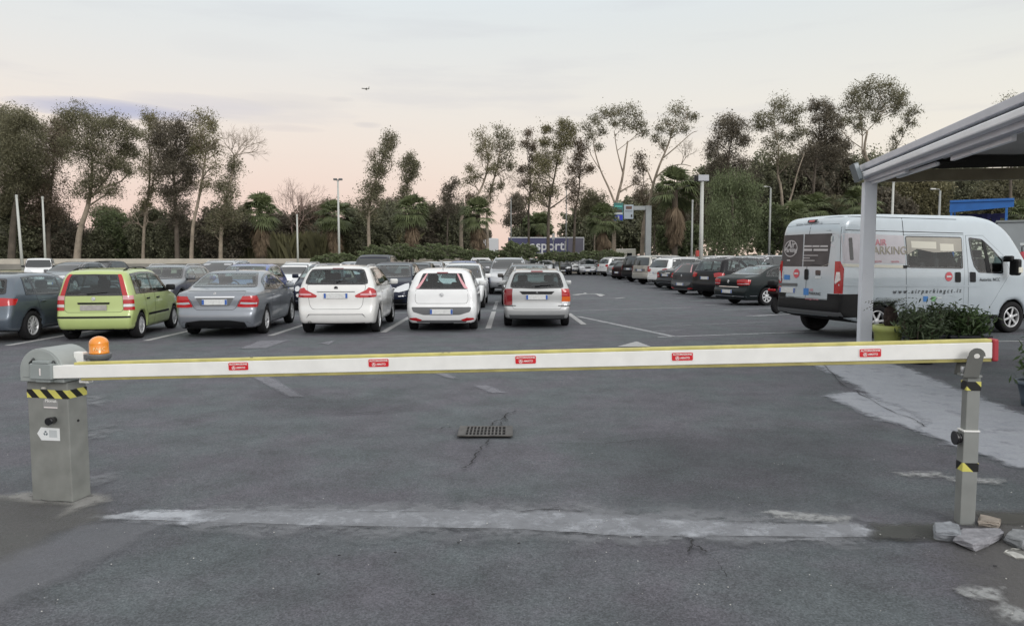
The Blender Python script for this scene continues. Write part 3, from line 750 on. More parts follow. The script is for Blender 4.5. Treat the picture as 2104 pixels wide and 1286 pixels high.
# ------------------------------------------------------------------ broken concrete pieces round the post
def chunk(polypx, h, label, colr, seed, tilt=(0, 0), tex=.25, name='concrete_chunk', z0=0.0):
    rnd = random.Random(seed)
    pts = [G(*p) for p in polypx]; c_ = sum(pts, Vector())/len(pts)
    b = bmesh.new()
    n = len(pts)
    hi = [b.verts.new((p.x-c_.x, p.y-c_.y, h*rnd.uniform(.9, 1.05))) for p in pts]
    mid = [b.verts.new(((p.x-c_.x)*rnd.uniform(1.0, 1.12), (p.y-c_.y)*rnd.uniform(1.0, 1.15), h*rnd.uniform(.45, .65))) for p in pts]
    lo = [b.verts.new(((p.x-c_.x)*rnd.uniform(.78, 1.0), (p.y-c_.y)*rnd.uniform(.8, 1.0), 0)) for p in pts]
    b.faces.new(hi); b.faces.new(lo[::-1])
    for A_, B_ in ((hi, mid), (mid, lo)):
        for i in range(n): b.faces.new([B_[i], B_[(i+1) % n], A_[(i+1) % n], A_[i]])
    bmesh.ops.recalc_face_normals(b, faces=b.faces[:])
    bmesh.ops.bevel(b, geom=b.edges[:], offset=.006, segments=1, profile=.5, affect='EDGES')
    bmesh.ops.triangulate(b, faces=b.faces[:])
    bmesh.ops.subdivide_edges(b, edges=[e for e in b.edges if e.calc_length() > .03], cuts=1, use_grid_fill=True)
    for v in b.verts:
        if v.co.z > .004: v.co += Vector((rnd.uniform(-1, 1), rnd.uniform(-1, 1), rnd.uniform(-1, 1)))*.0058
        v.co.z += v.co.x*tilt[0]+v.co.y*tilt[1] if v.co.z > .03 else 0
    me = bpy.data.meshes.new(name); b.to_mesh(me); b.free()
    me.materials.append(mat('broken_concrete', colr, .9, noise=tex, nscale=22, bump=.5, bscale=70))
    o = link_mesh(name, me, None, None, (c_.x, c_.y, z0)); 
    return tag(o, label, 'rubble', 'broken concrete around the post foot')
chunk([(1920, 1112), (1975, 1118), (1968, 1100), (1950, 1094), (1918, 1096)], .072, 'blocky grey concrete chunk left of the post foot', (.23, .245, .265), 3)
chunk([(1962, 1120), (2000, 1137), (2030, 1125), (2062, 1110), (2052, 1102), (1975, 1102)], .058, 'largest broken concrete slab piece in front of the post', (.245, .245, .265), 8)
chunk([(2066, 1118), (2100, 1135), (2150, 1136), (2160, 1112), (2080, 1108)], .066, 'rounded grey concrete lump at the right edge', (.22, .23, .24), 5)
chunk([(2010, 1082), (2052, 1088), (2056, 1078), (2012, 1070)], .045, 'tan sliver of broken paving behind the post foot', (.31, .27, .23), 11)
chunk([(2062, 1138), (2090, 1150), (2150, 1152), (2140, 1136), (2075, 1130)], .012, 'thin white cement flake under the rounded lump', (.50, .50, .47), 13)
# ------------------------------------------------------------------ vehicles
def fillet(pts, r=.10):
    out = []; n = len(pts)
    for i in range(n):
        a, b, c = Vector(pts[i-1][:2]), Vector(pts[i][:2]), Vector(pts[(i+1) % n][:2])
        rr = pts[i][2] if len(pts[i]) > 2 else r
        r1 = min(rr, (a-b).length*.48); r2 = min(rr, (c-b).length*.48)
        p = b+(a-b).normalized()*r1; q = b+(c-b).normalized()*r2
        for t in (0, .25, .5, .75, 1): out.append(tuple(p*(1-t)**2+b*2*t*(1-t)+q*t*t))
    return out
def sinterp(x, xp, fp, w=.05):
    """smoothed piecewise linear"""
    x = np.asarray(x, float); r = 0
    for o in (-1, -.5, 0, .5, 1): r = r+np.interp(x+o*w, xp, fp)
    return r/5
class Body:
    def __init__(s, sp):
        s.sp = sp; s.L, s.W, s.H = sp['L'], sp['W'], sp['H']
        s.poly = fillet(sp['profile'], sp.get('fil', .14))
        s.sec = sp['sec']; s.plan = sp['plan']
    def hw(s, x, z):
        zs, ws = zip(*s.sec); xs, ps = zip(*s.plan)
        return s.W/2*sinterp(z, zs, ws, .06)*sinterp(x, xs, ps, .10)
    def f(s, p):
        x, y, z = p[:, 0], p[:, 1], p[:, 2]; a = np.abs(y); sp = s.sp
        r = np.clip(a/(s.W/2), 0, 1.2)
        xm = s.L/2
        bow = np.where(x < xm, sp.get('bowr', .035), sp.get('bowf', .06))
        xe = xm+(x-xm)*(1+bow*r**2.6)
        ze = z+sp.get('crown', .045)*r**2*np.clip((z-.8)/.4, 0, 1)
        d1 = poly_sdf(np.stack([xe, ze], 1), s.poly)
        d2 = (a-s.hw(x, z))*.97
        k = np.where(z > sp['belt'], sp.get('kt', .13), sp.get('kb', .09))
        h = np.maximum(k-np.abs(d1-d2), 0)/k
        f = np.maximum(d1, d2)+h*h*k/4
        for xa in (sp['xr'], sp['xf']):
            R_ = sp['R']
            cyl = (R_+.05)-np.hypot(x-xa, z-R_-.005)
            f = np.maximum(f, np.minimum(cyl, a-(s.W/2-.30)))
        return f
    def build(s, h):
        pad = .12
        xs = np.arange(-pad, s.L+pad, h); ys = np.arange(h/2, s.W/2+pad, h); zs = np.arange(sp_min(s.sp)-pad, s.H+pad, h)
        X, Y, Z = np.meshgrid(xs, ys, zs, indexing='ij')
        F = s.f(np.stack([X.ravel(), Y.ravel(), Z.ravel()], 1)).reshape(X.shape)
        F = np.concatenate([F[:, ::-1], F], 1); ys = np.concatenate([-ys[::-1], ys])
        S = F < 0
        nx, ny, nz_ = F.shape
        org = np.array([xs[0], ys[0], zs[0]])
        cor = [(i, j, k) for i in (0, 1) for j in (0, 1) for k in (0, 1)]
        act = np.zeros((nx-1, ny-1, nz_-1), int)
        for i, j, k in cor: act += S[i:nx-1+i, j:ny-1+j, k:nz_-1+k]
        active = (act > 0) & (act < 8)
        ids = -np.ones(active.shape, int); I = np.argwhere(active); ids[tuple(I.T)] = np.arange(len(I))
        acc = np.zeros((len(I), 3)); cnt = np.zeros(len(I))
        for a_ in cor:
            for ax_ in range(3):
                if a_[ax_]: continue
                b_ = list(a_); b_[ax_] = 1
                fa_ = F[I[:, 0]+a_[0], I[:, 1]+a_[1], I[:, 2]+a_[2]]; fb_ = F[I[:, 0]+b_[0], I[:, 1]+b_[1], I[:, 2]+b_[2]]
                m_ = (fa_ < 0) != (fb_ < 0)
                t = np.where(m_, fa_/np.where(fa_ == fb_, 1, fa_-fb_), 0)
                pt = np.tile(np.array(a_, float), (len(I), 1)); pt[:, ax_] = t
                acc[m_] += pt[m_]; cnt[m_] += 1
        V = org+(I+acc/cnt[:, None])*h
        quads = []
        for ax_ in range(3):
            o1, o2 = [q for q in range(3) if q != ax_]
            sl0 = [slice(1, -1)]*3; sl0[ax_] = slice(0, -1); sl1 = [slice(1, -1)]*3; sl1[ax_] = slice(1, None)
            A_ = S[tuple(sl0)]; B_ = S[tuple(sl1)]
            E = np.argwhere(A_ != B_)
            base = E+1; base[:, ax_] -= 1
            c_ = []
            for d1, d2 in ((-1, -1), (0, -1), (0, 0), (-1, 0)):
                q = base.copy(); q[:, o1] += d1; q[:, o2] += d2
                c_.append(ids[tuple(q.T)])
            c_ = np.stack(c_, 1)
            flip = A_[tuple(E.T)]
            if ax_ == 1: flip = ~flip
            c_[~flip] = c_[~flip][:, ::-1]
            quads.append(c_)
        Q = np.concatenate(quads); Q = Q[(Q >= 0).all(1)]
        e = .004
        for _ in range(3):
            f0 = s.f(V); g = np.zeros_like(V)
            for q in range(3):
                dv = np.zeros(3); dv[q] = e; g[:, q] = (s.f(V+dv)-s.f(V-dv))/(2*e)
            gn = np.maximum((g*g).sum(1), .25)
            st = (f0/gn)[:, None]*g
            l = np.linalg.norm(st, axis=1); st *= np.minimum(1, h*.5/np.maximum(l, 1e-9))[:, None]
            V -= st
        s.V, s.Q = V, Q
        s.bvh = BVHTree.FromPolygons([tuple(v) for v in V], [tuple(int(i) for i in q) for q in Q])
        return s
    def ray(s, view, u, v):
        L, W = s.L, s.W
        if view == 'rear': return Vector((-1, u, v)), Vector((1, 0, 0))
        if view == 'front': return Vector((L+1, u, v)), Vector((-1, 0, 0))
        if view == 'left': return Vector((u, W, v)), Vector((0, -1, 0))
        if view == 'right': return Vector((u, -W, v)), Vector((0, 1, 0))
        if view == 'top': return Vector((u, v, s.H+1)), Vector((0, 0, -1))
        sg = 1 if view[-1] == '+' else -1
        if view[:2] == 'cr': c = Vector((.55, sg*(W/2-.55), v)); d = Vector((-math.cos(R(u)), sg*math.sin(R(u)), 0))
        else: c = Vector((L-.6, sg*(W/2-.6), v)); d = Vector((math.cos(R(u)), sg*math.sin(R(u)), 0))
        return c+d*2.5, -d
    def proj(s, view, u, v, off):
        o, d = s.ray(view, u, v)
        p, n, _, _ = s.bvh.ray_cast(o, d)
        if p is None: return None
        if n.dot(d) > 0: n = -n
        return p+(n*.6-d*.4).normalized()*off
    def panel(s, view, poly, off=.005, hole=None, step=.07, scale=None):
        """mesh conforming to the body; poly in view coordinates"""
        sc = scale or ((1/90*.9, 1) if view[0] == 'c' else (1, 1))
        def dens(pl):
            out = []
            for i in range(len(pl)):
                a = Vector(pl[i]); b = Vector(pl[(i+1) % len(pl)])
                l = Vector(((b.x-a.x)*sc[0], (b.y-a.y)*sc[1])).length; n = max(1, int(l/step+.5))
                out += [tuple(a.lerp(b, k/n)) for k in range(n)]
            return out
        O = dens(poly); Hh = dens(hole) if hole else []
        xs = [p[0] for p in O]; ys = [p[1] for p in O]
        sx_, sy_ = step/sc[0], step/sc[1]
        gx, gy = np.meshgrid(np.arange(min(xs)+sx_/2, max(xs), sx_), np.arange(min(ys)+sy_/2, max(ys), sy_))
        gp = np.stack([gx.ravel(), gy.ravel()], 1); sca = np.array(sc)
        pts = O+Hh
        if len(gp):
            d = poly_sdf(gp*sca, np.array(O)*sca); keep = d < -step*.35
            if Hh: keep &= poly_sdf(gp*sca, np.array(Hh)*sca) > step*.35
            pts = pts+[tuple(p) for p in gp[keep]]
        n0, n1 = len(O), len(Hh)
        vs, es, fs, _, _, _ = delaunay_2d_cdt([Vector((p[0]*sc[0], p[1]*sc[1])) for p in pts], [(i, (i+1) % n0) for i in range(n0)]+[(n0+i, n0+(i+1) % n1) for i in range(n1)], [], 0, 1e-7)
        cen = np.array([[sum(vs[i].x for i in f)/3, sum(vs[i].y for i in f)/3] for f in fs])
        ok = poly_sdf(cen, np.array(O)*sca) < 0
        if Hh: ok &= poly_sdf(cen, np.array(Hh)*sca) > 0
        c0 = (sum(p[0] for p in O)/n0, sum(p[1] for p in O)/n0)
        co = []
        for v in vs:
            u, w = v.x/sc[0], v.y/sc[1]; p = None
            for q in (1, .985, .97, .94, .9, .85, .8, .7, .5, .3, 0):
                p = s.proj(view, c0[0]+(u-c0[0])*q, c0[1]+(w-c0[1])*q, off)
                if p is not None: break
            co.append(p if p is not None else Vector((0, 0, .5)))
        out = []
        dref = None
        for f, k in zip(fs, ok):
            if not k: continue
            f = tuple(f); a, b_, c = co[f[0]], co[f[1]], co[f[2]]
            nn = (b_-a).cross(c-a)
            if view[0] == 'c': _, dref = s.ray(view, vs[f[0]].x/sc[0], vs[f[0]].y/sc[1])
            elif dref is None: _, dref = s.ray(view, c0[0], c0[1])
            out.append(f if nn.dot(dref) < 0 else f[::-1])
        return co, out
def sp_min(sp): return min(p[1] for p in sp['profile'])
def inset(poly, d):
    n = len(poly); out = []
    ar = sum(poly[i][0]*poly[(i+1) % n][1]-poly[(i+1) % n][0]*poly[i][1] for i in range(n)); sg = 1 if ar > 0 else -1
    for i in range(n):
        a, b, c = Vector(poly[i-1]), Vector(poly[i]), Vector(poly[(i+1) % n])
        t1, t2 = (b-a).normalized(), (c-b).normalized()
        n1, n2 = Vector((-t1.y, t1.x))*sg, Vector((-t2.y, t2.x))*sg
        m = n1+n2
        if m.length < 1e-3: m = n1
        m = m.normalized(); k = d/max(.45, m.dot(n1))
        out.append((b.x+m.x*k, b.y+m.y*k))
    return out
def mirror(poly): return [(-u, v) for u, v in reversed(poly)]
def sym(half):
    """half outline given for u>=0 from top centre-right down to bottom; returns the closed symmetric outline"""
    return list(half)+[(-u, v) for u, v in reversed(half)]
def rounded(poly, r=.03):
    out = []; n = len(poly)
    for i in range(n):
        a, b, c = Vector(poly[i-1]), Vector(poly[i]), Vector(poly[(i+1) % n])
        r1 = min(r, (a-b).length*.45, (c-b).length*.45)
        p = b+(a-b).normalized()*r1; q = b+(c-b).normalized()*r1
        out += [tuple(p), tuple((p+q)/2*.45+b*.55), tuple(q)]
    return out

TYRES = {}
def wheel_meshes(Rw, style, w=.20):
    key = (round(Rw, 3), style, w)
    if key in TYRES: return TYRES[key]
    rr = Rw*.66
    prof = [(rr, -w*.42), (rr+.012, -w*.48), (Rw*.86, -w*.5), (Rw*.965, -w*.44), (Rw, -w*.30), (Rw, 0), (Rw, w*.30), (Rw*.965, w*.44), (Rw*.86, w*.5), (rr+.012, w*.48), (rr, w*.42)]
    rot = Matrix.Rotation(R(-90), 4, 'X')          # lathe axis z -> +y (outside of a left wheel)
    mb = MB(); mb.lathe(prof, 32, rot, smooth=True, caps=False)
    mb.lathe([(.0001, -w*.38), (rr, -w*.42)], 32, rot); mb.lathe([(.0001, w*.02), (rr+.004, w*.02)], 32, rot)
    ty = mb.mesh('wheel', M['rubber'])
    mb = MB(); mb.lathe([(rr+.002, w*.40), (rr-.016, w*.455), (rr-.026, w*.42), (rr-.030, w*.10)], 32, rot, caps=False)
    ns = {'five': 5, 'seven': 7, 'cover': 9, 'ten': 10}.get(style, 6)
    for k in range(ns):
        m = Matrix.Rotation(2*math.pi*k/ns, 4, 'Y')
        wd = {'five': .070, 'seven': .052, 'cover': .068, 'ten': .034}.get(style, .04)*Rw/.31
        if style == 'five':
            for s_ in (-.16, .16): mb.box((0, w*.33, rr*.52), (wd*.55, .022, rr*.92), .004, m @ Matrix.Rotation(s_, 4, 'Y'))
        else: mb.box((0, w*.33, rr*.52), (wd, .022, rr*.92), .004, m)
    mb.lathe([(.0001, w*.42), (.055, w*.42), (.070, w*.36), (.070, w*.2)], 16, rot)
    rm = mb.mesh('rim', M['dark_rim'] if style == 'dark' else M['silver'])
    TYRES[key] = (ty, rm)
    return ty, rm

CAR_CACHE = {}
def build_car_parts(sp, h, clear):
    """list of (name, mesh, parentname, slot) for one body type"""
    b = Body(sp).build(h); L, W, H = b.L, b.W, b.H; x0 = sp['xr']
    parts = []
    def add(name, co, fs, m, parent=None, smooth=True, paint=False):
        if not fs: return
        me = bpy.data.meshes.new(name); me.from_pydata([(p[0]-x0, p[1], p[2]) for p in co], [], fs)
        bmx = bmesh.new(); bmx.from_mesh(me)
        loose = [v for v in bmx.verts if not v.link_faces]; bmesh.ops.delete(bmx, geom=loose, context='VERTS')
        bmx.to_mesh(me); bmx.free()
        me.materials.append(m); me.polygons.foreach_set('use_smooth', [smooth]*len(me.polygons))
        parts.append((name, me, parent, paint))
    def addmb(name, mb, m, parent=None, smooth=None):
        for v in mb.bm.verts: v.co.x -= x0
        parts.append((name, mb.mesh(name, m, smooth), parent, False))
    ps = .07 if clear else .11
    ck = b.V.copy()
    wins = sp['windows'](b) if callable(sp['windows']) else sp['windows']
    Q = b.Q; cen = ck[Q].mean(1); nrm = np.cross(ck[Q[:, 2]]-ck[Q[:, 0]], ck[Q[:, 3]]-ck[Q[:, 1]])
    nrm /= np.maximum(np.linalg.norm(nrm, axis=1), 1e-12)[:, None]
    # make normals outward
    e = .01
    outw = b.f(cen+nrm*e) > b.f(cen-nrm*e)
    Q = Q.copy(); Q[~outw] = Q[~outw][:, ::-1]; nrm[~outw] *= -1
    kill = np.zeros(len(Q), bool)
    glassm = M['glass'] if clear else M['glass_far']
    for name, view, poly in wins:
        dv = {'rear': (0, -1), 'front': (0, 1), 'left': (1, 1), 'right': (1, -1)}[view]
        fr = inset(poly, -.012) if sp.get('ring', True) else poly
        co, fs = b.panel(view, poly, .006, step=ps); add(name, co, fs, M['glass_clear'] if (clear and view in ('left', 'right') and not sp.get('dark_sides')) else glassm)
        co, fs = b.panel(view, fr, .0085, hole=inset(poly, .026), step=ps); add('window_seal', co, fs, M['black_gloss'], name+'@')
        if clear:
            ucol, vcol = ((1, 2) if view in ('rear', 'front') else (0, 2))
            d = poly_sdf(cen[:, [ucol, vcol]], inset(poly, .014))
            side_ok = nrm[:, dv[0]]*dv[1] > .12
            kill |= (d < 0) & side_ok
    # body
    rq = Q[~kill]
    used, inv = np.unique(rq, return_inverse=True)
    mi = np.zeros(len(rq), int); c2 = cen[~kill]; n2 = nrm[~kill]
    well = np.zeros(len(rq), bool)
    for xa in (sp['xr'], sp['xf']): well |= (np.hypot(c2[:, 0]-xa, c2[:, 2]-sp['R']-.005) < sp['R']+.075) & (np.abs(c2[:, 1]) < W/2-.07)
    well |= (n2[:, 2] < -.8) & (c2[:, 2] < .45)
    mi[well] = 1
    me = fast_mesh('body', b.V[used]-np.array([x0, 0, 0]), inv.reshape(-1, 4), [M['seam'], M['well']], True, mi)
    parts.insert(0, ('body', me, None, True))
    # skin panels that stand just proud of the body: doors, tailgate with dark gap below
    for name, view, poly, *hole in sp.get('panels', []):
        co, fs = b.panel(view, inset(poly, -.007), .0012, hole=inset(poly, .004), step=ps); add('panel_gap', co, fs, M['seam'], name+'@')
        co, fs = b.panel(view, poly, .0028, hole=hole[0] if hole else None, step=ps); add(name, co, fs, M['seam'], paint=True)
    for name, view, poly, m, off in sp.get('trims', []):
        st = ps*.6 if view[0] == 'c' else ps
        co, fs = b.panel(view, poly, off, step=st)
        add(name, co, fs, M[m] if isinstance(m, str) and m != 'paint' else (M['seam'] if m == 'paint' else m), paint=(m == 'paint'))
    # number plates
    for view, z, y, m in sp.get('plates', [('rear', .62, 0, 'plate'), ('front', .42, 0, 'plate')]):
        sg = -1 if view == 'rear' else 1
        p = b.proj(view, y, z, .018) or Vector((0, 0, z))
        mb = MB(); mb.box((p.x, y, z), (.012, .525, .118), .004); addmb('number_plate', mb, M[m])
        if m == 'plate':
            for s_ in (-1, 1):
                mb = MB(); mb.box((p.x+sg*.0068, y+s_*.238, z), (.002, .045, .104)); addmb('plate_band', mb, M['plate_blue'], 'number_plate@')
    # wing mirrors
    mx, mz = sp['mirror']
    for s_ in (-1, 1):
        w_ = float(b.hw(np.array([mx]), np.array([mz]))[0])
        mb = MB(); mb.box((mx, s_*(w_+.115), mz+.03), (.11, .20, .135), .035, seg=3); mb.box((mx, s_*(w_+.015), mz-.015), (.06, .08, .04), .01)
        addmb('wing_mirror', mb, M[sp.get('mirror_m', 'black')], smooth=True)
        parts[-1] = (*parts[-1][:3], sp.get('mirror_m') == 'seam')
    # handles
    for (hx, hz) in sp.get('handles', []):
        for s_ in (-1, 1):
            w_ = b.proj('left' if s_ > 0 else 'right', hx, hz, .016)
            if w_ is None: continue
            mb = MB(); mb.box((hx, w_.y, hz), (.17, .028, .030), .008); addmb('door_handle', mb, M['seam'] if sp.get('handle_paint', True) else M['black']); parts[-1] = (*parts[-1][:3], sp.get('handle_paint', True))
    if sp.get('rails'):
        xa, xb, yy, raise_ = sp['rails']
        for s_ in (-1, 1):
            pts = []
            for k in range(9):
                x = xa+(xb-xa)*k/8; q = b.proj('top', x, s_*yy, 0.0); pts.append(Vector((x, s_*yy, q.z+raise_*(1 if 0 < k < 8 else .1))))
            mb = MB(); mb.tube(pts, .014, 6)
            for k in (1, 4, 7): mb.box((pts[k].x, pts[k].y, pts[k].z-raise_/2), (.07, .02, raise_), .004)
            addmb('roof_rail', mb, M[sp.get('rail_m', 'silver')])
    if sp.get('antenna'):
        x, y, hh = sp['antenna']; q = b.proj('top', x, y, 0)
        mb = MB(); mb.tube([q, q+Vector((-hh*.5, 0, hh))], [.008, .003], 5); addmb('antenna', mb, M['black'])
    if sp.get('fin'):
        q = b.proj('top', sp['fin'], 0, 0); mb = MB(); mb.box((q.x, 0, q.z+.02), (.14, .04, .055), .015); addmb('antenna_fin', mb, M['seam']); parts[-1] = (*parts[-1][:3], True)
    if sp.get('exhaust'):
        y, z = sp['exhaust']; q = b.proj('rear', y, z+.06, 0)
        xx = (q.x if q else .05)
        mb = MB(); mb.tube([(xx+.3, y, z), (xx-.015, y, z)], .036, 12, caps=False); mb.tube([(xx+.05, y, z), (xx+.045, y, z)], .034, 12); addmb('exhaust_pipe', mb, M['black'])
    if sp.get('wiper'):
        y0, y1, z0 = sp['wiper']
        pts = [b.proj('rear', y0+(y1-y0)*k/4, z0+.02+.01*k, .028) for k in range(5)]
        if all(pts):
            mb = MB(); mb.tube(pts, [.014, .010, .009, .008, .005], 5); addmb('rear_wiper', mb, M['black'])
    # emblem
    for view, y, z, r, m in sp.get('emblem', []):
        q = b.proj(view, y, z, .006); 
        if q is None: continue
        sg = -1 if view == 'rear' else 1
        mt = Matrix.Translation(q) @ Matrix.Rotation(R(90*sg), 4, 'Y')
        mb = MB(); mb.lathe([(.0001, .004), (r*.55, .006), (r*.62, .002), (r*.72, .004), (r*.8, .006), (r, .006), (r*1.02, 0)], 20, mt); addmb('emblem', mb, M[m], smooth=True)
    if clear:
        xs_, zb = sp['seats'], sp['belt']
        flo = .30
        mb = MB()
        mb.box((L*.47, 0, flo), (L*.62, W*.80, .04)); mb.box((sp['dash'], 0, zb-.10), (.38, W*.80, .20), .05); mb.box((sp['shelf'], 0, zb-.12), (.40, W*.78, .06), .02)
        mb.box((xs_[1]+.03, 0, zb-.28), (.14, W*.74, .62), .05, Matrix.Identity(4))
        addmb('interior_trim', mb, M['seat'])
        for s_ in (-1, 1):
            mb = MB(); x = xs_[0]; zt_ = zb+.02
            mb.box((x, s_*W*.21, zt_-.22), (.14, .50, .62), .06, seg=3); mb.box((x-.02, s_*W*.21, zt_+.19), (.10, .27, .18), .045, seg=3); mb.box((x+.28, s_*W*.21, zt_-.52), (.5, .50, .16), .05)
            addmb('seat', mb, M['seat'], smooth=True)
            mb = MB(); mb.box((xs_[1], s_*W*.24, zb+.09), (.09, .24, .14), .04, seg=3); addmb('headrest', mb, M['seat'], smooth=True)
        mb = MB()
        for k in range(20):
            pass
        sw = Vector((sp['dash']-.30, W*.21, zb+.0))
        ringp = [sw+Vector((.05*math.sin(t), .18*math.cos(t), .17*math.sin(t))) for t in np.linspace(0, 2*math.pi, 19)]
        mb.tube(ringp, .015, 6, caps=False); addmb('steering_wheel', mb, M['black'])
    return parts

def make_car(kind, paint, loc, heading, label, h=.05, clear=False, cat='car', group=None, name='parked_car', scale=1.0):
    """loc = ground point under the middle of the rear axle, heading in degrees (direction the nose points)"""
    sp = SPECS[kind]
    key = (kind, h, clear)
    if key not in CAR_CACHE: CAR_CACHE[key] = build_car_parts(sp, h, clear)
    root = empty(name, (loc[0], loc[1], 0), R(heading)); tag(root, label, cat, group)
    root.scale = (scale,)*3
    last = {}
    for pn, me, par, pt in CAR_CACHE[key]:
        o = bpy.data.objects.new(pn, me); COL.objects.link(o)
        o.parent = last[par[:-1]] if par and par[:-1] in last else root
        last[pn] = o
        if pt:
            o.material_slots[0].link = 'OBJECT'; o.material_slots[0].material = paint
    w = sp.get('tw', .20)
    ty, rm = wheel_meshes(sp['R'], sp.get('rim', 'six'), w)
    for ax_ in (sp['xr'], sp['xf']):
        for s_ in (-1, 1):
            o = bpy.data.objects.new('wheel', ty); COL.objects.link(o); o.parent = root
            o.location = (ax_-sp['xr'], s_*(sp['W']/2-w/2-.025), sp['R']); o.rotation_euler = (0, random.random()*3, 0 if s_ > 0 else math.pi)
            r_ = bpy.data.objects.new('rim', rm); COL.objects.link(r_); r_.parent = o
    return root

PAINT = {}
def paint(name, col, metal=.25, rough=.32):
    if name not in PAINT: PAINT[name] = mat(name+'_car_paint', col, rough, metal, coat=.85 if max(col) > .12 else .18, spec=.5 if max(col) > .12 else .22, backdark=True, noise=.03, nscale=3)
    return PAINT[name]
SPECS = {}
def roof_z(poly, x):
    z = -1
    for i in range(len(poly)):
        a, b = poly[i-1], poly[i]
        if (a[0]-x)*(b[0]-x) <= 0 and abs(a[0]-b[0]) > 1e-9: z = max(z, a[1]+(b[1]-a[1])*(x-a[0])/(b[0]-a[0]))
    return z
def side_glass(b, belt, splits, gap=.085, rear_top=.0, pill=.035):
    """belt [(x,z)...]; splits [x0, x1, ...] at the belt; rear_top: how far the first edge leans forward at its top"""
    out = []; bx, bz = zip(*belt)
    top = lambda x: roof_z(b.poly, x)-gap
    bel = lambda x: float(np.interp(x, bx, bz))
    xe = splits[-1]
    if xe is None:
        xe = b.L*.5
        while top(xe) > bel(xe)+.05: xe += .02
    sp_ = list(splits[:-1])+[xe]
    for i in range(len(sp_)-1):
        xa, xb = sp_[i], sp_[i+1]
        xa += pill/2 if i else 0; xb -= pill/2 if i < len(sp_)-2 else 0
        lean = rear_top if i == 0 else 0
        lo = [(x, bel(x)) for x in np.linspace(xa, xb, 5)]
        hi = [(x, max(top(x), bel(x)+.012)) for x in np.linspace(xb if i == len(sp_)-2 else xb, xa+lean, 9)]
        if i == len(sp_)-2: hi = hi[1:]
        out.append(lo+hi)
    return out
def glass_set(b, belt, splits, rw, ws, gap=.085, rear_top=0, mr=.11, mf=.09, rc=.04):
    """rw/ws = (z bottom, z top) of rear window and windscreen; mr/mf margins to the body side"""
    W = []
    for p in side_glass(b, belt, splits, gap, rear_top):
        W.append(('side_window', 'left', p)); W.append(('side_window', 'right', p))
    def scr(view, z0, z1, mg, drop):
        pts = []
        for z in (z1, (z0+z1)/2, z0):
            q = b.proj(view, 0, z, 0); x = q.x if q else 1
            x = x+(.10 if view == 'rear' else -.10)
            pts.append((float(b.hw(np.array([x]), np.array([z]))[0])-mg, z))
        half = pts
        poly = [(0, z1+.008)]+half+[(0, z0-drop)]+[(-u, v) for u, v in reversed(half)]
        return rounded(poly, rc)
    W.append(('rear_window', 'rear', scr('rear', rw[0], rw[1], mr, rw[2] if len(rw) > 2 else .0)))
    W.append(('windscreen', 'front', scr('front', ws[0], ws[1], mf, .02)))
    return W
def cu(W, y, d=.50): return math.degrees(math.atan((y-(W/2-.55))/d))
def both(name, view, poly, m, off):
    """corner lamp on both sides"""
    return [(name, view+'+', poly, m, off), (name, view+'-', poly, m, off)]
def rearpair(name, poly, m, off, view='rear'): return [(name, view, poly, m, off), (name, view, mirror(poly), m, off)]
def sidepair(name, poly, m, off): return [(name, 'left', poly, m, off), (name, 'right', poly, m, off)]
def doors(poly): return [('door', 'left', poly), ('door', 'right', poly)]
def std_sec(belt, H, wr=.76, sill=.93): return [(.15, sill-.03), (.32, sill+.02), (.55, .995), (.72, 1.0), (belt-.08, .985), (belt+.02, .955), (H-.12, wr+.02), (H, wr-.03)]
def std_plan(L, r=.90, f=.84): return [(0, r), (.30, r+.06), (.9, 1.0), (L-1.4, 1.0), (L-.6, .965), (L-.2, f+.05), (L, f)]
def lamp_rear(W, z0, z1, y0=.30, wrap=68): return [(cu(W, W/2-y0), z1), (cu(W, W/2-y0), z0+.02), (30, z0), (wrap-10, z0+.02), (wrap, z1-.03), (40, z1)]
def lamp_front(z0, z1, wrap=62): return [(-8, z0+.02), (15, z0), (48, z0+.03), (wrap, z1-.02), (55, z1), (20, z1-.03), (-6, z0+.08)]
def front_kit(W, zg, low=.22, grille='black'):
    """lower intake, grille"""
    return [('lower_grille', 'front', rounded([(.55, low+.16), (.48, low+.02), (-.48, low+.02), (-.55, low+.16)], .03), 'black', .004),
            ('grille', 'front', rounded([(.36, zg+.07), (.30, zg-.06), (-.30, zg-.06), (-.36, zg+.07)], .03), grille, .006)]

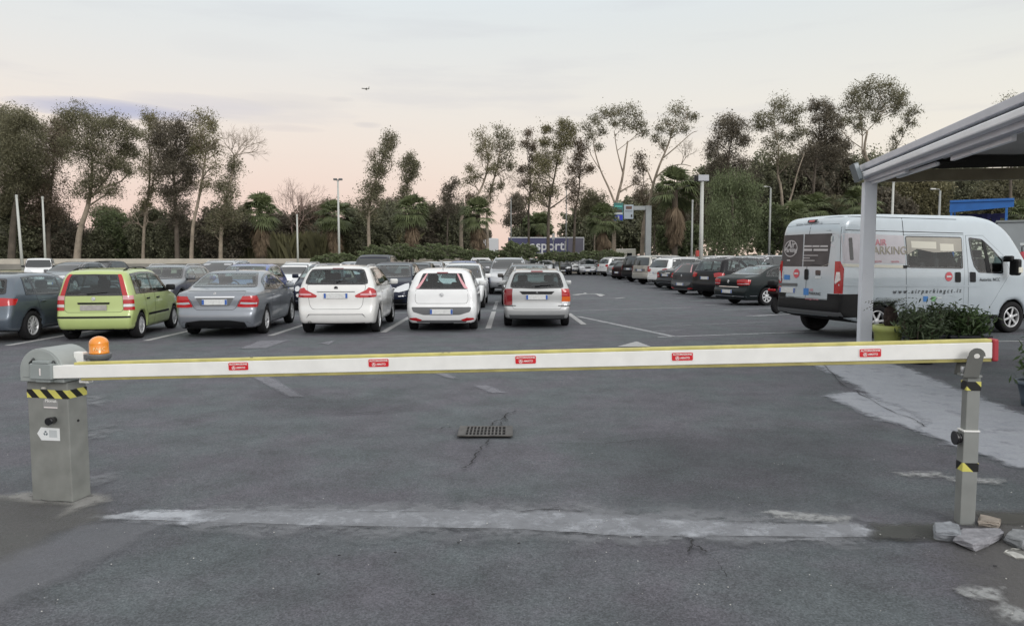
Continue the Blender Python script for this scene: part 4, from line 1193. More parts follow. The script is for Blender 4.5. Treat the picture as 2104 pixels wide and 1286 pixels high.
# --- hatchback
def S_hatch():
    L, W, H = 4.26, 1.79, 1.47
    d1 = [(.98, .96), (1.06, .50), (1.22, .32), (1.98, .30), (2.02, .96)]; d2 = [(2.04, .96), (2.0, .30), (2.98, .30), (3.02, .55), (3.05, .95)]
    return dict(L=L, W=W, H=H, xr=.82, xf=3.44, R=.318, belt=.97, rim='ten',
        profile=[(.12, .24), (.03, .30), (0, .50), (.04, .62), (.08, .92), (.14, 1.02), (.40, 1.36), (.62, 1.43), (1.2, 1.47), (1.9, 1.455), (2.35, 1.37), (3.08, 1.01), (3.25, .95), (3.85, .83), (4.13, .70), (4.24, .50), (4.22, .30), (4.1, .21), (.4, .21)],
        sec=std_sec(.95, H), plan=std_plan(L),
        windows=lambda b: glass_set(b, [(.5, 1.01), (2.0, .975), (3.2, .955)], [.66, .98, 2.0, None], (1.04, 1.33), (1.0, 1.38), rear_top=.10),
        panels=doors(d1)+doors(d2), handles=[(1.18, .84), (2.22, .83)],
        trims=both('tail_light', 'cr', lamp_rear(W, .78, .95), 'red', .006)+both('headlight', 'cf', lamp_front(.62, .80), 'clear', .006)+front_kit(W, .66)+sidepair('sill_trim', [(1.2, .22), (3.05, .22), (3.05, .27), (1.2, .27)], 'black', .004),
        plates=[('rear', .55, 0, 'plate'), ('front', .42, 0, 'plate')], mirror=(2.80, .98), mirror_m='seam', seats=(2.05, 1.12), dash=2.75, shelf=.45)
SPECS['hatch'] = S_hatch()
# --- lime boxy city car
def S_city():
    L, W, H = 3.54, 1.58, 1.53
    tail_up = [(cu(W, .55), 1.40), (cu(W, .60), .96), (cu(W, .725), .96), (cu(W, .66), 1.40)]
    tl = lambda a, b_: [(cu(W, .61), b_), (cu(W, .60), a), (56, a), (56, b_)]
    return dict(L=L, W=W, H=H, xr=.62, xf=2.92, R=.285, belt=.95, rim='cover', bowr=.03, kt=.11,
        profile=[(.12, .22), (.03, .26), (0, .40), (.02, .58), (.06, .62), (.07, .95), (.16, 1.38, .1), (.30, 1.49, .1), (.9, 1.53), (1.6, 1.525), (2.05, 1.46), (2.62, 1.02), (2.75, .97), (3.25, .84), (3.45, .66), (3.53, .45), (3.5, .28), (3.4, .2), (.35, .2)],
        sec=[(.15, .91), (.32, .96), (.5, 1.0), (.7, 1.0), (.93, .975), (1.0, .95), (1.40, .80), (1.53, .74)], plan=[(0, .93), (.2, .97), (.6, 1), (2.2, 1), (3.0, .965), (3.4, .90), (3.54, .84)],
        windows=lambda b: [w for w in glass_set(b, [(.3, .99), (2.8, .965)], [.36, .62, 1.35, None], (.965, 1.385), (1.0, 1.43), rear_top=.03, mr=.155, gap=.10, rc=.03)],
        panels=doors([(.80, .97), (.88, .62), (1.0, .45), (1.02, .30), (1.40, .28), (1.44, .97)])+doors([(1.46, .97), (1.42, .28), (2.32, .28), (2.42, .5), (2.44, .96)])+[('tailgate', 'rear', rounded([(.565, .955), (.575, .66), (.53, .61), (-.53, .61), (-.575, .66), (-.565, .955)], .04))],
        handles=[(.98, .86), (1.62, .85)], handle_paint=False,
        trims=both('tail_light', 'cr', tail_up, 'red', .011)+both('tail_light', 'cr', tl(.87, .955), 'pink', .0085)+both('tail_light', 'cr', tl(.78, .865), 'red', .0085)+both('tail_light', 'cr', tl(.72, .775), 'clear', .0085)+both('tail_light', 'cr', tl(.645, .715), 'red', .0085)
            +[('tailgate_grip', 'rear', rounded([(.32, .815), (.31, .775), (-.31, .775), (-.32, .815)], .012), 'black', .012), ('bumper_strip', 'rear', [(.72, .525), (.72, .485), (-.72, .485), (-.72, .525)], 'black', .008),
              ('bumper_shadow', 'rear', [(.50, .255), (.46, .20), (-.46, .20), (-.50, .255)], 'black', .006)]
            +both('headlight', 'cf', lamp_front(.62, .84), 'clear', .006)+front_kit(W, .62)+sidepair('side_strip', [(.98, .53), (2.4, .53), (2.4, .48), (.98, .48)], 'black', .006),
        plates=[('rear', .705, 0, 'plate_grey'), ('front', .42, 0, 'plate')], emblem=[('rear', 0, .89, .04, 'silver')], mirror=(2.35, 1.02), rails=(.40, 1.8, .50, .03), rail_m='black',
        exhaust=(.50, .205), wiper=(.12, -.30, .965), antenna=None, seats=(1.55, .72), dash=2.25, shelf=.30)
SPECS['city'] = S_city()
# --- saloon
def S_sedan():
    L, W, H = 4.59, 1.78, 1.445
    lamp = [(cu(W, .55), .815), (cu(W, .47), .675), (30, .655), (58, .66), (68, .80), (60, .905), (36, .90), (cu(W, .60), .895)]
    lampw = [(cu(W, .56), .775), (cu(W, .53), .735), (34, .72), (56, .725), (58, .755), (34, .768)]
    return dict(L=L, W=W, H=H, xr=1.06, xf=3.82, R=.32, belt=.98, rim='seven', bowr=.045,
        profile=[(.15, .19), (.06, .24), (.0, .42), (.02, .56), (.08, .62), (.06, .90), (.14, 1.00), (.55, 1.055), (.78, 1.09), (1.38, 1.35), (1.75, 1.425), (2.3, 1.445), (2.75, 1.38), (3.38, 1.03), (3.55, .98), (4.2, .86), (4.46, .74), (4.58, .52), (4.57, .30), (4.4, .18), (.5, .19)],
        sec=std_sec(.97, H, .74), plan=std_plan(L, .91),
        windows=lambda b: glass_set(b, [(.8, 1.03), (2.3, .985), (3.6, .965)], [1.02, 1.30, 2.26, None], (1.085, 1.37), (1.02, 1.36), rear_top=.12, mr=.10),
        panels=doors([(1.45, .97), (1.52, .55), (1.62, .32), (2.25, .30), (2.28, .97)])+doors([(2.30, .97), (2.27, .30), (3.30, .30), (3.40, .6), (3.42, .95)])+[('boot_lid', 'rear', rounded([(.62, 1.0), (.60, .90), (.50, .80), (.44, .66), (.38, .61), (-.38, .61), (-.44, .66), (-.50, .80), (-.60, .90), (-.62, 1.0)], .03))],
        handles=[(1.62, .86), (2.48, .85)],
        trims=both('tail_light', 'cr', lamp, 'red', .007)+both('lamp_band', 'cr', lampw, 'clear', .009)
            +[('chrome_strip', 'rear', rounded([(.42, .895), (.41, .868), (-.41, .868), (-.42, .895)], .008), 'chrome', .012), ('plate_recess', 'rear', rounded([(.40, .865), (.30, .69), (-.30, .69), (-.40, .865)], .02), 'grey_plastic', .0045),
              ('diffuser', 'rear', rounded([(.62, .34), (.30, .385), (-.30, .385), (-.62, .34), (-.66, .20), (.66, .20)], .03), 'black', .006), ('diffuser_lip', 'rear', [(.75, .30), (.68, .355), (.30, .40), (-.30, .40), (-.68, .355), (-.75, .30), (-.66, .345), (-.30, .387), (.30, .387), (.66, .345)], 'chrome', .008)]
            +both('headlight', 'cf', lamp_front(.62, .82), 'clear', .006)+front_kit(W, .66),
        plates=[('rear', .775, 0, 'plate'), ('front', .42, 0, 'plate')], emblem=[('rear', 0, .955, .028, 'silver')], mirror=(3.10, 1.0), mirror_m='seam', exhaust=(.56, .27), seats=(2.30, 1.45), dash=3.05, shelf=.98, fin=1.9)
SPECS['sedan'] = S_sedan()
def S_sedan2():
    d = S_sedan(); W = d['W']
    d['trims'] = both('tail_light', 'cr', [(cu(W, .42), .90), (cu(W, .44), .73), (30, .71), (60, .74), (66, .90), (40, .93)], 'red', .007)+both('lamp_band', 'cr', [(cu(W, .46), .775), (cu(W, .46), .75), (55, .76), (58, .785)], 'clear', .009)+[('chrome_strip', 'rear', [(.50, .665), (.50, .645), (-.50, .645), (-.50, .665)], 'chrome', .010), ('chrome_strip', 'rear', [(.80, .345), (.80, .325), (-.80, .325), (-.80, .345)], 'chrome', .010), ('chrome_strip', 'right', [(.3, .36), (.3, .34), (4.3, .34), (4.3, .36)], 'chrome', .008)]+both('headlight', 'cf', lamp_front(.62, .82), 'clear', .006)+front_kit(W, .66)
    d['plates'] = [('rear', .49, 0, 'plate'), ('front', .42, 0, 'plate')]; d['emblem'] = [('rear', 0, .84, .055, 'chrome')]; d['exhaust'] = None
    return d
SPECS['saloon'] = S_sedan2()
# --- white compact people carrier
def S_mpv():
    L, W, H = 4.34, 1.80, 1.56
    lamp = [(cu(W, .42), .885), (cu(W, .44), .845), (22, .835), (62, .85), (66, .97), (52, 1.035), (cu(W, .80), 1.06), (cu(W, .72), 1.01)]
    return dict(L=L, W=W, H=H, xr=.82, xf=3.49, R=.325, belt=1.05, rim='seven',
        profile=[(.12, .24), (.03, .28), (0, .46), (.03, .60), (.06, .66), (.06, .95), (.12, 1.10), (.34, 1.46, .12), (.52, 1.53), (1.2, 1.56), (2.0, 1.55), (2.5, 1.46), (3.32, 1.06), (3.5, 1.0), (4.0, .87), (4.22, .72), (4.33, .50), (4.30, .30), (4.15, .20), (.4, .21)],
        sec=[(.15, .91), (.32, .955), (.55, .995), (.72, 1.0), (.90, .985), (1.08, .945), (1.44, .78), (1.56, .73)], plan=std_plan(L, .92),
        windows=lambda b: glass_set(b, [(.4, 1.10), (2.0, 1.07), (3.4, 1.02)], [.60, 1.02, 2.02, None], (1.14, 1.455), (1.05, 1.45), rear_top=.12, mr=.10, rc=.07),
        panels=doors([(1.06, 1.06), (1.2, .6), (1.35, .32), (2.0, .30), (2.04, 1.05)])+doors([(2.06, 1.05), (2.02, .30), (3.05, .30), (3.12, .6), (3.14, 1.02)])+[('tailgate', 'rear', rounded([(.655, 1.12), (.60, .84), (.585, .68), (.52, .585), (-.52, .585), (-.585, .68), (-.60, .84), (-.655, 1.12)], .05))],
        handles=[(1.2, .93), (2.2, .91)],
        trims=both('tail_light', 'cr', lamp, 'red', .009)+both('lamp_band', 'cr', [(cu(W, .56), .925), (cu(W, .55), .895), (40, .885), (60, .90), (61, .93), (40, .93)], 'pink', .011)
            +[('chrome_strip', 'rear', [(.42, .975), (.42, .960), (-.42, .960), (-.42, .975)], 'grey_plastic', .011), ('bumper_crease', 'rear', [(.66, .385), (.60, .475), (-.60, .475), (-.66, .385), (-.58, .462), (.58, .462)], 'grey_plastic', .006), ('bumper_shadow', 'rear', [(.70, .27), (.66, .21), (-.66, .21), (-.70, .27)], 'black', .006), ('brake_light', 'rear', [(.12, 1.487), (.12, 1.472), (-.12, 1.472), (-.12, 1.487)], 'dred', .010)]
            +both('headlight', 'cf', lamp_front(.66, .86), 'clear', .006)+front_kit(W, .70),
        plates=[('rear', .880, 0, 'plate'), ('front', .42, 0, 'plate')], emblem=[('rear', 0, 1.05, .042, 'black_gloss')], mirror=(2.95, 1.08), mirror_m='seam', exhaust=(.585, .285), wiper=(.0, -.10, 1.145), fin=.75, seats=(2.05, 1.15), dash=2.85, shelf=.42, rails=(.7, 2.3, .60, .03), rail_m='silver')
SPECS['mpv'] = S_mpv()
# --- white hatchback, rounded
def S_punto():
    L, W, H = 4.06, 1.69, 1.48
    strip = [(cu(W, .475), 1.345), (cu(W, .595), 1.01), (cu(W, .71), 1.0), (cu(W, .60), 1.345)]
    return dict(L=L, W=W, H=H, xr=.74, xf=3.25, R=.30, belt=.99, rim='five', kt=.15, kb=.13,
        profile=[(.14, .17), (.05, .22), (0, .40), (.01, .58), (.06, .66), (.10, .96), (.15, 1.02), (.40, 1.35, .12), (.56, 1.43), (1.1, 1.48), (1.8, 1.47), (2.25, 1.38), (3.05, 1.02), (3.2, .96), (3.72, .83), (3.95, .66), (4.05, .46), (4.02, .28), (3.9, .18), (.4, .17)],
        sec=[(.10, .88), (.25, .95), (.45, 1.0), (.70, .99), (.92, .965), (1.02, .93), (1.36, .77), (1.48, .71)], plan=std_plan(L, .93),
        windows=lambda b: glass_set(b, [(.4, 1.04), (2.0, 1.0), (3.3, .97)], [.70, .95, 1.85, None], (1.005, 1.34), (1.0, 1.39), rear_top=.14, mr=.205, rc=.025),
        panels=doors([(1.0, 1.0), (1.1, .5), (1.2, .3), (1.84, .28), (1.87, 1.0)])+doors([(1.89, 1.0), (1.86, .28), (2.85, .28), (2.92, .55), (2.94, .97)])+[('tailgate', 'rear', rounded([(.60, .99), (.615, .74), (.58, .665), (-.58, .665), (-.615, .74), (-.60, .99)], .04))],
        handles=[(1.2, .86), (2.05, .85)],
        trims=both('tail_light', 'cr', strip, 'pink', .013)+[('bumper_insert', 'rear', rounded([(.70, .58), (.66, .47), (.42, .40), (-.42, .40), (-.66, .47), (-.70, .58)], .03), 'grey_plastic', .006), ('bumper_lip', 'rear', rounded([(.60, .275), (.56, .215), (-.56, .215), (-.60, .275)], .02), 'grey_plastic', .006), ('brake_light', 'rear', rounded([(.13, 1.378), (.13, 1.358), (-.13, 1.358), (-.13, 1.378)], .006), 'dred', .012)]
            +both('reflector', 'cr', [(cu(W, .45), .285), (cu(W, .50), .255), (30, .255), (48, .29), (44, .325), (30, .335), (cu(W, .55), .32)], 'red', .008)
            +both('headlight', 'cf', lamp_front(.62, .86), 'clear', .006)+front_kit(W, .64)+[('front_bumper_insert', 'front', rounded([(.78, .36), (.78, .24), (-.78, .24), (-.78, .36)], .03), 'black', .004)],
        plates=[('rear', .475, 0, 'plate'), ('front', .42, 0, 'plate')], emblem=[('rear', 0, .86, .048, 'silver')], mirror=(2.65, 1.03), mirror_m='seam', antenna=(.62, 0, .12), seats=(1.92, 1.02), dash=2.62, shelf=.42)
SPECS['hatch_round'] = S_punto()
# --- silver estate
def S_wagon():
    L, W, H = 4.46, 1.70, 1.45
    lamp = lambda a, b_: [(cu(W, .645), b_), (cu(W, .635), a), (40, a-.01), (58, a), (60, b_), (40, b_)]
    return dict(L=L, W=W, H=H, xr=.95, xf=3.565, R=.30, belt=.96, rim='six',
        profile=[(.14, .22), (.05, .26), (0, .42), (.02, .53), (.08, .56), (.07, .94), (.30, 1.35, .12), (.44, 1.415), (1.2, 1.45), (2.2, 1.445), (2.7, 1.34), (3.35, 1.0), (3.52, .95), (4.12, .82), (4.34, .64), (4.45, .44), (4.42, .27), (4.3, .19), (.4, .19)],
        sec=std_sec(.94, H, .76), plan=std_plan(L, .92),
        windows=lambda b: glass_set(b, [(.3, .99), (2.2, .97), (3.6, .945)], [.42, 1.15, 2.12, None], (1.005, 1.345, .03), (.99, 1.36), rear_top=.14, mr=.11, rc=.06),
        panels=doors([(1.22, .96), (1.32, .5), (1.45, .30), (2.10, .28), (2.14, .96)])+doors([(2.16, .96), (2.12, .28), (3.14, .28), (3.22, .55), (3.24, .94)])+[('tailgate', 'rear', rounded([(.65, .98), (.615, .80), (.60, .53), (.56, .48), (-.56, .48), (-.60, .53), (-.615, .80), (-.65, .98)], .04))],
        handles=[(1.45, .84), (2.34, .83)],
        trims=[('tail_light', 'cr+', lamp(.575, .965), 'dred', .008), ('tail_light', 'cr-', lamp(.78, .965), 'red', .008), ('tail_light', 'cr-', lamp(.66, .778), 'orange', .008), ('tail_light', 'cr-', lamp(.575, .658), 'clear', .008)]
            +[('tailgate_grip', 'rear', rounded([(.43, .905), (.36, .835), (-.36, .835), (-.43, .905)], .012), 'black', .012), ('bumper_lip', 'rear', rounded([(.78, .335), (.74, .235), (-.74, .235), (-.78, .335)], .03), 'grey_plastic', .005), ('brake_light', 'rear', rounded([(.145, 1.395), (.145, 1.367), (-.145, 1.367), (-.145, 1.395)], .006), 'dred', .012), ('plate_recess', 'rear', rounded([(.31, .835), (.31, .69), (-.31, .69), (-.31, .835)], .02), 'paint', .006)]
            +both('corner_strip', 'cr', [(24, .562), (24, .545), (62, .545), (62, .562)], 'black', .010)+both('headlight', 'cf', lamp_front(.60, .80), 'clear', .006)+front_kit(W, .63)+sidepair('side_strip', [(1.25, .52), (3.1, .52), (3.1, .48), (1.25, .48)], 'black', .006),
        plates=[('rear', .765, 0, 'plate'), ('front', .42, 0, 'plate')], emblem=[('rear', 0, .87, .022, 'silver')], mirror=(2.98, .99), mirror_m='seam', rails=(.5, 2.3, .55, .05), rail_m='silver', wiper=(.05, -.42, 1.0), seats=(2.2, 1.25), dash=2.95, shelf=.6)
SPECS['estate'] = S_wagon()
# --- small premium hatch (seen from the front)
def S_small():
    L, W, H = 3.78, 1.71, 1.53
    g = rounded([(.34, .71), (.30, .58), (.12, .50), (0, .485), (-.12, .50), (-.30, .58), (-.34, .71), (-.15, .745), (0, .72), (.15, .745)], .02)
    tr = [('grille', 'front', g, 'chrome', .006), ('grille_mesh', 'front', inset(g, .022), 'black', .010)]
    for k in range(-5, 6): tr.append(('grille_bar', 'front', [(k*.048-.006, .70), (k*.048-.006, .55+abs(k)*.006), (k*.048+.006, .55+abs(k)*.006), (k*.048+.006, .70)], 'chrome', .014))
    return dict(L=L, W=W, H=H, xr=.66, xf=3.05, R=.295, belt=1.0, rim='seven', kt=.16, kb=.13,
        profile=[(.14, .2), (.04, .26), (0, .50), (.05, .92), (.26, 1.38), (.55, 1.50), (1.2, 1.53), (1.75, 1.50), (2.15, 1.41), (2.85, 1.06), (3.0, 1.01), (3.45, .90), (3.67, .72), (3.77, .48), (3.74, .30), (3.6, .2), (.4, .19)],
        sec=std_sec(.98, H, .75), plan=std_plan(L, .90, .80),
        windows=lambda b: glass_set(b, [(.4, 1.05), (3.2, .98)], [.55, 1.45, None], (1.08, 1.38), (1.05, 1.43), rear_top=.12),
        panels=doors([(1.30, 1.0), (1.32, .3), (2.62, .28), (2.72, .6), (2.74, .98)]), handles=[(1.5, .88)],
        trims=both('tail_light', 'cr', lamp_rear(W, .75, 1.1, .22), 'red', .006)+both('headlight', 'cf', [(-2, .60), (20, .58), (52, .66), (66, .86), (50, .84), (15, .74)], 'clear', .008)+tr
            +[('bumper_strip', 'front', [(.80, .50), (.80, .475), (.42, .44), (.42, .465)], 'chrome', .012), ('bumper_strip', 'front', mirror([(.80, .50), (.80, .475), (.42, .44), (.42, .465)]), 'chrome', .012), ('lower_grille', 'front', rounded([(.70, .36), (.62, .22), (-.62, .22), (-.70, .36)], .03), 'black', .006)],
        plates=[('rear', .60, 0, 'plate'), ('front', .42, .0, 'plate')], mirror=(2.55, 1.08), seats=(1.75, .9), dash=2.4, shelf=.35)
SPECS['small'] = S_small()
# --- retro micro car
def S_micro():
    L, W, H = 3.55, 1.63, 1.49
    circ = lambda c, z, r, ry=None: [(c+(ry or r)*math.cos(t), z+r*math.sin(t)) for t in np.linspace(0, 2*math.pi, 13)[:-1]]
    return dict(L=L, W=W, H=H, xr=.60, xf=2.90, R=.285, belt=.98, rim='five', kt=.17, kb=.16,
        profile=[(.14, .2), (.04, .26), (0, .48), (.06, .92), (.30, 1.33), (.60, 1.46), (1.2, 1.49), (1.7, 1.46), (2.1, 1.36), (2.70, 1.03), (2.85, .98), (3.25, .88), (3.47, .70), (3.54, .46), (3.5, .28), (3.4, .2), (.4, .19)],
        sec=std_sec(.96, H, .74), plan=std_plan(L, .88, .80),
        windows=lambda b: glass_set(b, [(.4, 1.02), (3.0, .97)], [.55, 1.32, None], (1.05, 1.34), (1.02, 1.39), rear_top=.16),
        panels=doors([(1.20, .98), (1.22, .3), (2.45, .28), (2.55, .6), (2.57, .96)]), handles=[(1.4, .86)],
        trims=both('tail_light', 'cr', lamp_rear(W, .70, .95, .18, 60), 'red', .006)+rearpair('headlight', circ(.56, .70, .085), 'clear', .010, 'front')+rearpair('fog_light', circ(.53, .50, .055), 'clear', .010, 'front')+[('chrome_strip', 'front', [(.30, .60), (.30, .585), (-.30, .585), (-.30, .60)], 'chrome', .01), ('chrome_strip', 'front', [(.72, .345), (.72, .325), (-.72, .325), (-.72, .345)], 'chrome', .01), ('lower_grille', 'front', rounded([(.50, .31), (.46, .22), (-.46, .22), (-.50, .31)], .02), 'black', .006)],
        plates=[('rear', .60, 0, 'plate'), ('front', .42, 0, 'plate')], emblem=[('front', 0, .63, .05, 'chrome')], mirror=(2.45, 1.05), mirror_m='seam', seats=(1.65, .85), dash=2.25, shelf=.35)
SPECS['micro'] = S_micro()
# --- large estate seen from the front
def S_estate2():
    L, W, H = 4.72, 1.83, 1.45
    g = rounded([(.36, .78), (.40, .55), (.30, .34), (-.30, .34), (-.40, .55), (-.36, .78)], .03)
    return dict(L=L, W=W, H=H, xr=.98, xf=3.80, R=.33, belt=.99, rim='five',
        profile=[(.14, .22), (.04, .28), (0, .5), (.06, .95), (.34, 1.30), (.55, 1.40), (1.3, 1.45), (2.2, 1.445), (2.75, 1.36), (3.45, 1.03), (3.62, .98), (4.3, .86), (4.58, .72), (4.71, .50), (4.70, .30), (4.5, .2), (.5, .19)],
        sec=std_sec(.97, H, .74), plan=std_plan(L, .90),
        windows=lambda b: glass_set(b, [(.4, 1.04), (2.3, .99), (3.8, .965)], [.60, 1.25, 2.26, None], (1.08, 1.32), (1.03, 1.37), rear_top=.18),
        panels=doors([(1.35, .97), (1.45, .5), (1.6, .3), (2.24, .28), (2.27, .97)])+doors([(2.29, .97), (2.26, .28), (3.32, .28), (3.40, .6), (3.42, .95)]), handles=[(1.6, .86), (2.5, .85)],
        trims=both('tail_light', 'cr', lamp_rear(W, .75, .93, .34), 'red', .006)+both('headlight', 'cf', [(-6, .62), (20, .60), (50, .66), (62, .78), (40, .80), (0, .74)], 'clear', .008)+[('grille', 'front', g, 'chrome', .005), ('grille_mesh', 'front', inset(g, .02), 'black', .008)]+rearpair('side_intake', rounded([(.50, .42), (.78, .42), (.74, .28), (.52, .28)], .02), 'black', .006, 'front'),
        plates=[('rear', .62, 0, 'plate'), ('front', .50, 0, 'plate')], mirror=(3.08, 1.0), mirror_m='seam', rails=(.6, 2.4, .58, .03), seats=(2.3, 1.35), dash=3.1, shelf=.6)
SPECS['estate_long'] = S_estate2()
# --- sport utility
def S_suv():
    L, W, H = 4.60, 1.88, 1.68
    return dict(L=L, W=W, H=H, xr=.92, xf=3.70, R=.355, belt=1.10, rim='five', kt=.14, crown=.05,
        profile=[(.16, .30), (.04, .36), (0, .58), (.05, .70), (.08, 1.05), (.32, 1.52), (.46, 1.62), (1.2, 1.68), (2.2, 1.67), (2.65, 1.55), (3.28, 1.17), (3.45, 1.12), (4.2, 1.02), (4.45, .88), (4.58, .62), (4.56, .42), (4.4, .28), (.4, .28)],
        sec=[(.2, .93), (.4, .97), (.65, 1.0), (.85, 1.0), (1.05, .975), (1.15, .95), (1.56, .80), (1.68, .75)], plan=std_plan(L, .93, .87),
        windows=lambda b: glass_set(b, [(.3, 1.16), (2.2, 1.12), (3.6, 1.08)], [.48, 1.15, 2.16, None], (1.14, 1.53), (1.16, 1.58), rear_top=.16, mr=.10),
        panels=doors([(1.3, 1.1), (1.4, .6), (1.5, .42), (2.15, .40), (2.18, 1.1)])+doors([(2.2, 1.1), (2.17, .40), (3.15, .40), (3.22, .7), (3.24, 1.08)])+[('tailgate', 'rear', rounded([(.70, 1.12), (.68, .74), (.62, .66), (-.62, .66), (-.68, .74), (-.70, 1.12)], .04))], handles=[(1.5, .98), (2.4, .97)],
        trims=both('tail_light', 'cr', [(cu(W, .52), 1.04), (cu(W, .56), .90), (35, .87), (62, .90), (66, 1.03), (45, 1.08)], 'red', .008)+both('headlight', 'cf', lamp_front(.78, .96), 'clear', .006)+front_kit(W, .80, .36)+[('bumper_lip', 'rear', rounded([(.82, .46), (.78, .32), (-.78, .32), (-.82, .46)], .03), 'black', .006)]+sidepair('sill_trim', [(1.3, .30), (3.25, .30), (3.25, .40), (1.3, .40)], 'black', .005),
        plates=[('rear', .84, 0, 'plate'), ('front', .52, 0, 'plate')], mirror=(2.98, 1.16), mirror_m='seam', rails=(.55, 2.4, .62, .045), wiper=(.1, -.3, 1.14), seats=(2.15, 1.2), dash=2.95, shelf=.6)
SPECS['suv'] = S_suv()
# --- squared off-roader with tall tailgate
def S_offroad():
    d = S_suv(); d.update(H=1.83, L=4.75, R=.37)
    L, W = 4.75, 1.95; d['W'] = W; d['xf'] = 3.82
    d['profile'] = [(.14, .34), (.03, .38), (0, .56), (.04, .66), (.05, 1.10), (.22, 1.70, .1), (.36, 1.79, .1), (1.2, 1.83), (2.4, 1.82), (2.75, 1.72), (3.25, 1.26), (3.42, 1.2), (4.35, 1.12), (4.62, .98), (4.73, .70), (4.72, .46), (4.55, .32), (.4, .32)]
    d['sec'] = [(.2, .94), (.4, .97), (.65, 1.0), (.95, 1.0), (1.12, .98), (1.2, .96), (1.68, .84), (1.83, .79)]; d['plan'] = std_plan(L, .94, .90); d['belt'] = 1.16
    d['windows'] = lambda b: glass_set(b, [(.2, 1.20), (3.6, 1.17)], [.30, 1.2, 2.2, None], (1.20, 1.66), (1.24, 1.72), rear_top=.06, mr=.10)
    d['trims'] = both('tail_light', 'cr', [(cu(W, .80), 1.15), (cu(W, .80), .82), (58, .82), (58, 1.15)], 'dred', .008)+both('headlight', 'cf', lamp_front(.85, 1.02), 'clear', .006)+front_kit(W, .88, .4)+[('tailgate_line', 'rear', [(.78, .80), (.78, .785), (-.78, .785), (-.78, .80)], 'black', .008), ('plate_recess', 'rear', rounded([(.55, .98), (.55, .82), (-.55, .82), (-.55, .98)], .03), 'grey_plastic', .006), ('bumper_lip', 'rear', [(.85, .60), (.85, .585), (-.85, .585), (-.85, .60)], 'black', .008)]
    d['plates'] = [('rear', .90, 0, 'plate'), ('front', .55, 0, 'plate')]; d['rails'] = None; d['mirror'] = (3.0, 1.25); d['wiper'] = None
    return d
SPECS['offroad'] = S_offroad()
# --- small delivery van seen from the front
def S_kombi():
    L, W, H = 4.2, 1.83, 1.82
    return dict(L=L, W=W, H=H, xr=.80, xf=3.45, R=.31, belt=1.08, rim='cover', kt=.10,
        profile=[(.12, .24), (.03, .3), (0, .6), (.05, 1.1), (.12, 1.72, .08), (.24, 1.80, .08), (1.2, 1.82), (2.4, 1.80), (2.75, 1.66), (3.30, 1.15), (3.45, 1.09), (3.95, .95), (4.12, .76), (4.19, .5), (4.15, .3), (4.0, .2), (.4, .2)],
        sec=[(.2, .93), (.4, .98), (.65, 1.0), (.95, 1.0), (1.2, .97), (1.68, .87), (1.82, .82)], plan=std_plan(L, .96, .86),
        windows=lambda b: glass_set(b, [(.3, 1.14), (3.5, 1.10)], [2.2, None], (1.15, 1.62), (1.14, 1.66), rear_top=.0),
        panels=doors([(2.15, 1.1), (2.15, .34), (3.05, .32), (3.12, .7), (3.14, 1.08)]), handles=[(2.3, .98)],
        trims=both('tail_light', 'cr', [(40, 1.1), (40, .75), (58, .75), (58, 1.1)], 'red', .007)+both('headlight', 'cf', lamp_front(.70, .95), 'clear', .006)+[('front_bumper', 'front', rounded([(.85, .62), (.82, .24), (-.82, .24), (-.85, .62)], .04), 'black', .006)],
        plates=[('rear', .70, 0, 'plate'), ('front', .42, 0, 'plate')], mirror=(2.95, 1.18), seats=(2.3, 1.3), dash=3.0, shelf=.5)
SPECS['delivery_van'] = S_kombi()
# ------------------------------------------------------------------ parked cars
white = paint('white', (.76, .77, .77), .0); pearl = paint('pearl', (.72, .72, .70), .03); silver = paint('silver', (.44, .45, .47), .55); silver2 = paint('silver_warm', (.49, .50, .50), .3)
lime = paint('lime', (.42, .51, .19), .08, .35); slate = paint('slate', (.10, .125, .155), .45); bluegrey = paint('bluegrey', (.23, .25, .28), .5); navy = paint('navy', (.010, .014, .030), .2); blue = paint('blue', (.030, .065, .30), .3)
black = paint('black', (.006, .006, .008), .05); charcoal = paint('charcoal', (.026, .029, .033), .3); maroon = paint('maroon', (.020, .008, .010), .2); beige = paint('beige', (.42, .41, .37), .3); dgrey = paint('dgrey', (.14, .145, .155), .45); dgreen = paint('dgreen', (.012, .017, .018), .2); mid = paint('mid', (.035, .036, .040), .3)
brown = paint('brown', (.075, .068, .065), .4)
def axle(lp, rp):
    a, b = G(*lp), G(*rp); return (a+b)/2
def near(kind, pnt, rl, rr, front_dir, label, h=.035, **k):
    """rl/rr pixels where the rear tyres touch the ground"""
    m_ = axle(rl, rr)
    return make_car(kind, pnt, (m_.x, m_.y), front_dir, label, h=h, clear=True, group='cars parked in the nearest row', **{'scale': .97, **k})
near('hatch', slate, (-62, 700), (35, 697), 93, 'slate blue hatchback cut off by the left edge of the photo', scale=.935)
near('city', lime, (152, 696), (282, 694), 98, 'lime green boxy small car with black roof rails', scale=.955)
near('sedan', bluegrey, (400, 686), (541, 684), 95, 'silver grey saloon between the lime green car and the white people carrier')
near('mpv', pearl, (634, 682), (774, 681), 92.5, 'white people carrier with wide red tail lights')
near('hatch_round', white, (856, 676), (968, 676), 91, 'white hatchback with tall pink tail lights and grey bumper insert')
near('estate', silver2, (1046, 668), (1158, 668), 89, 'silver estate car with roof rails, rightmost of the nearest row')

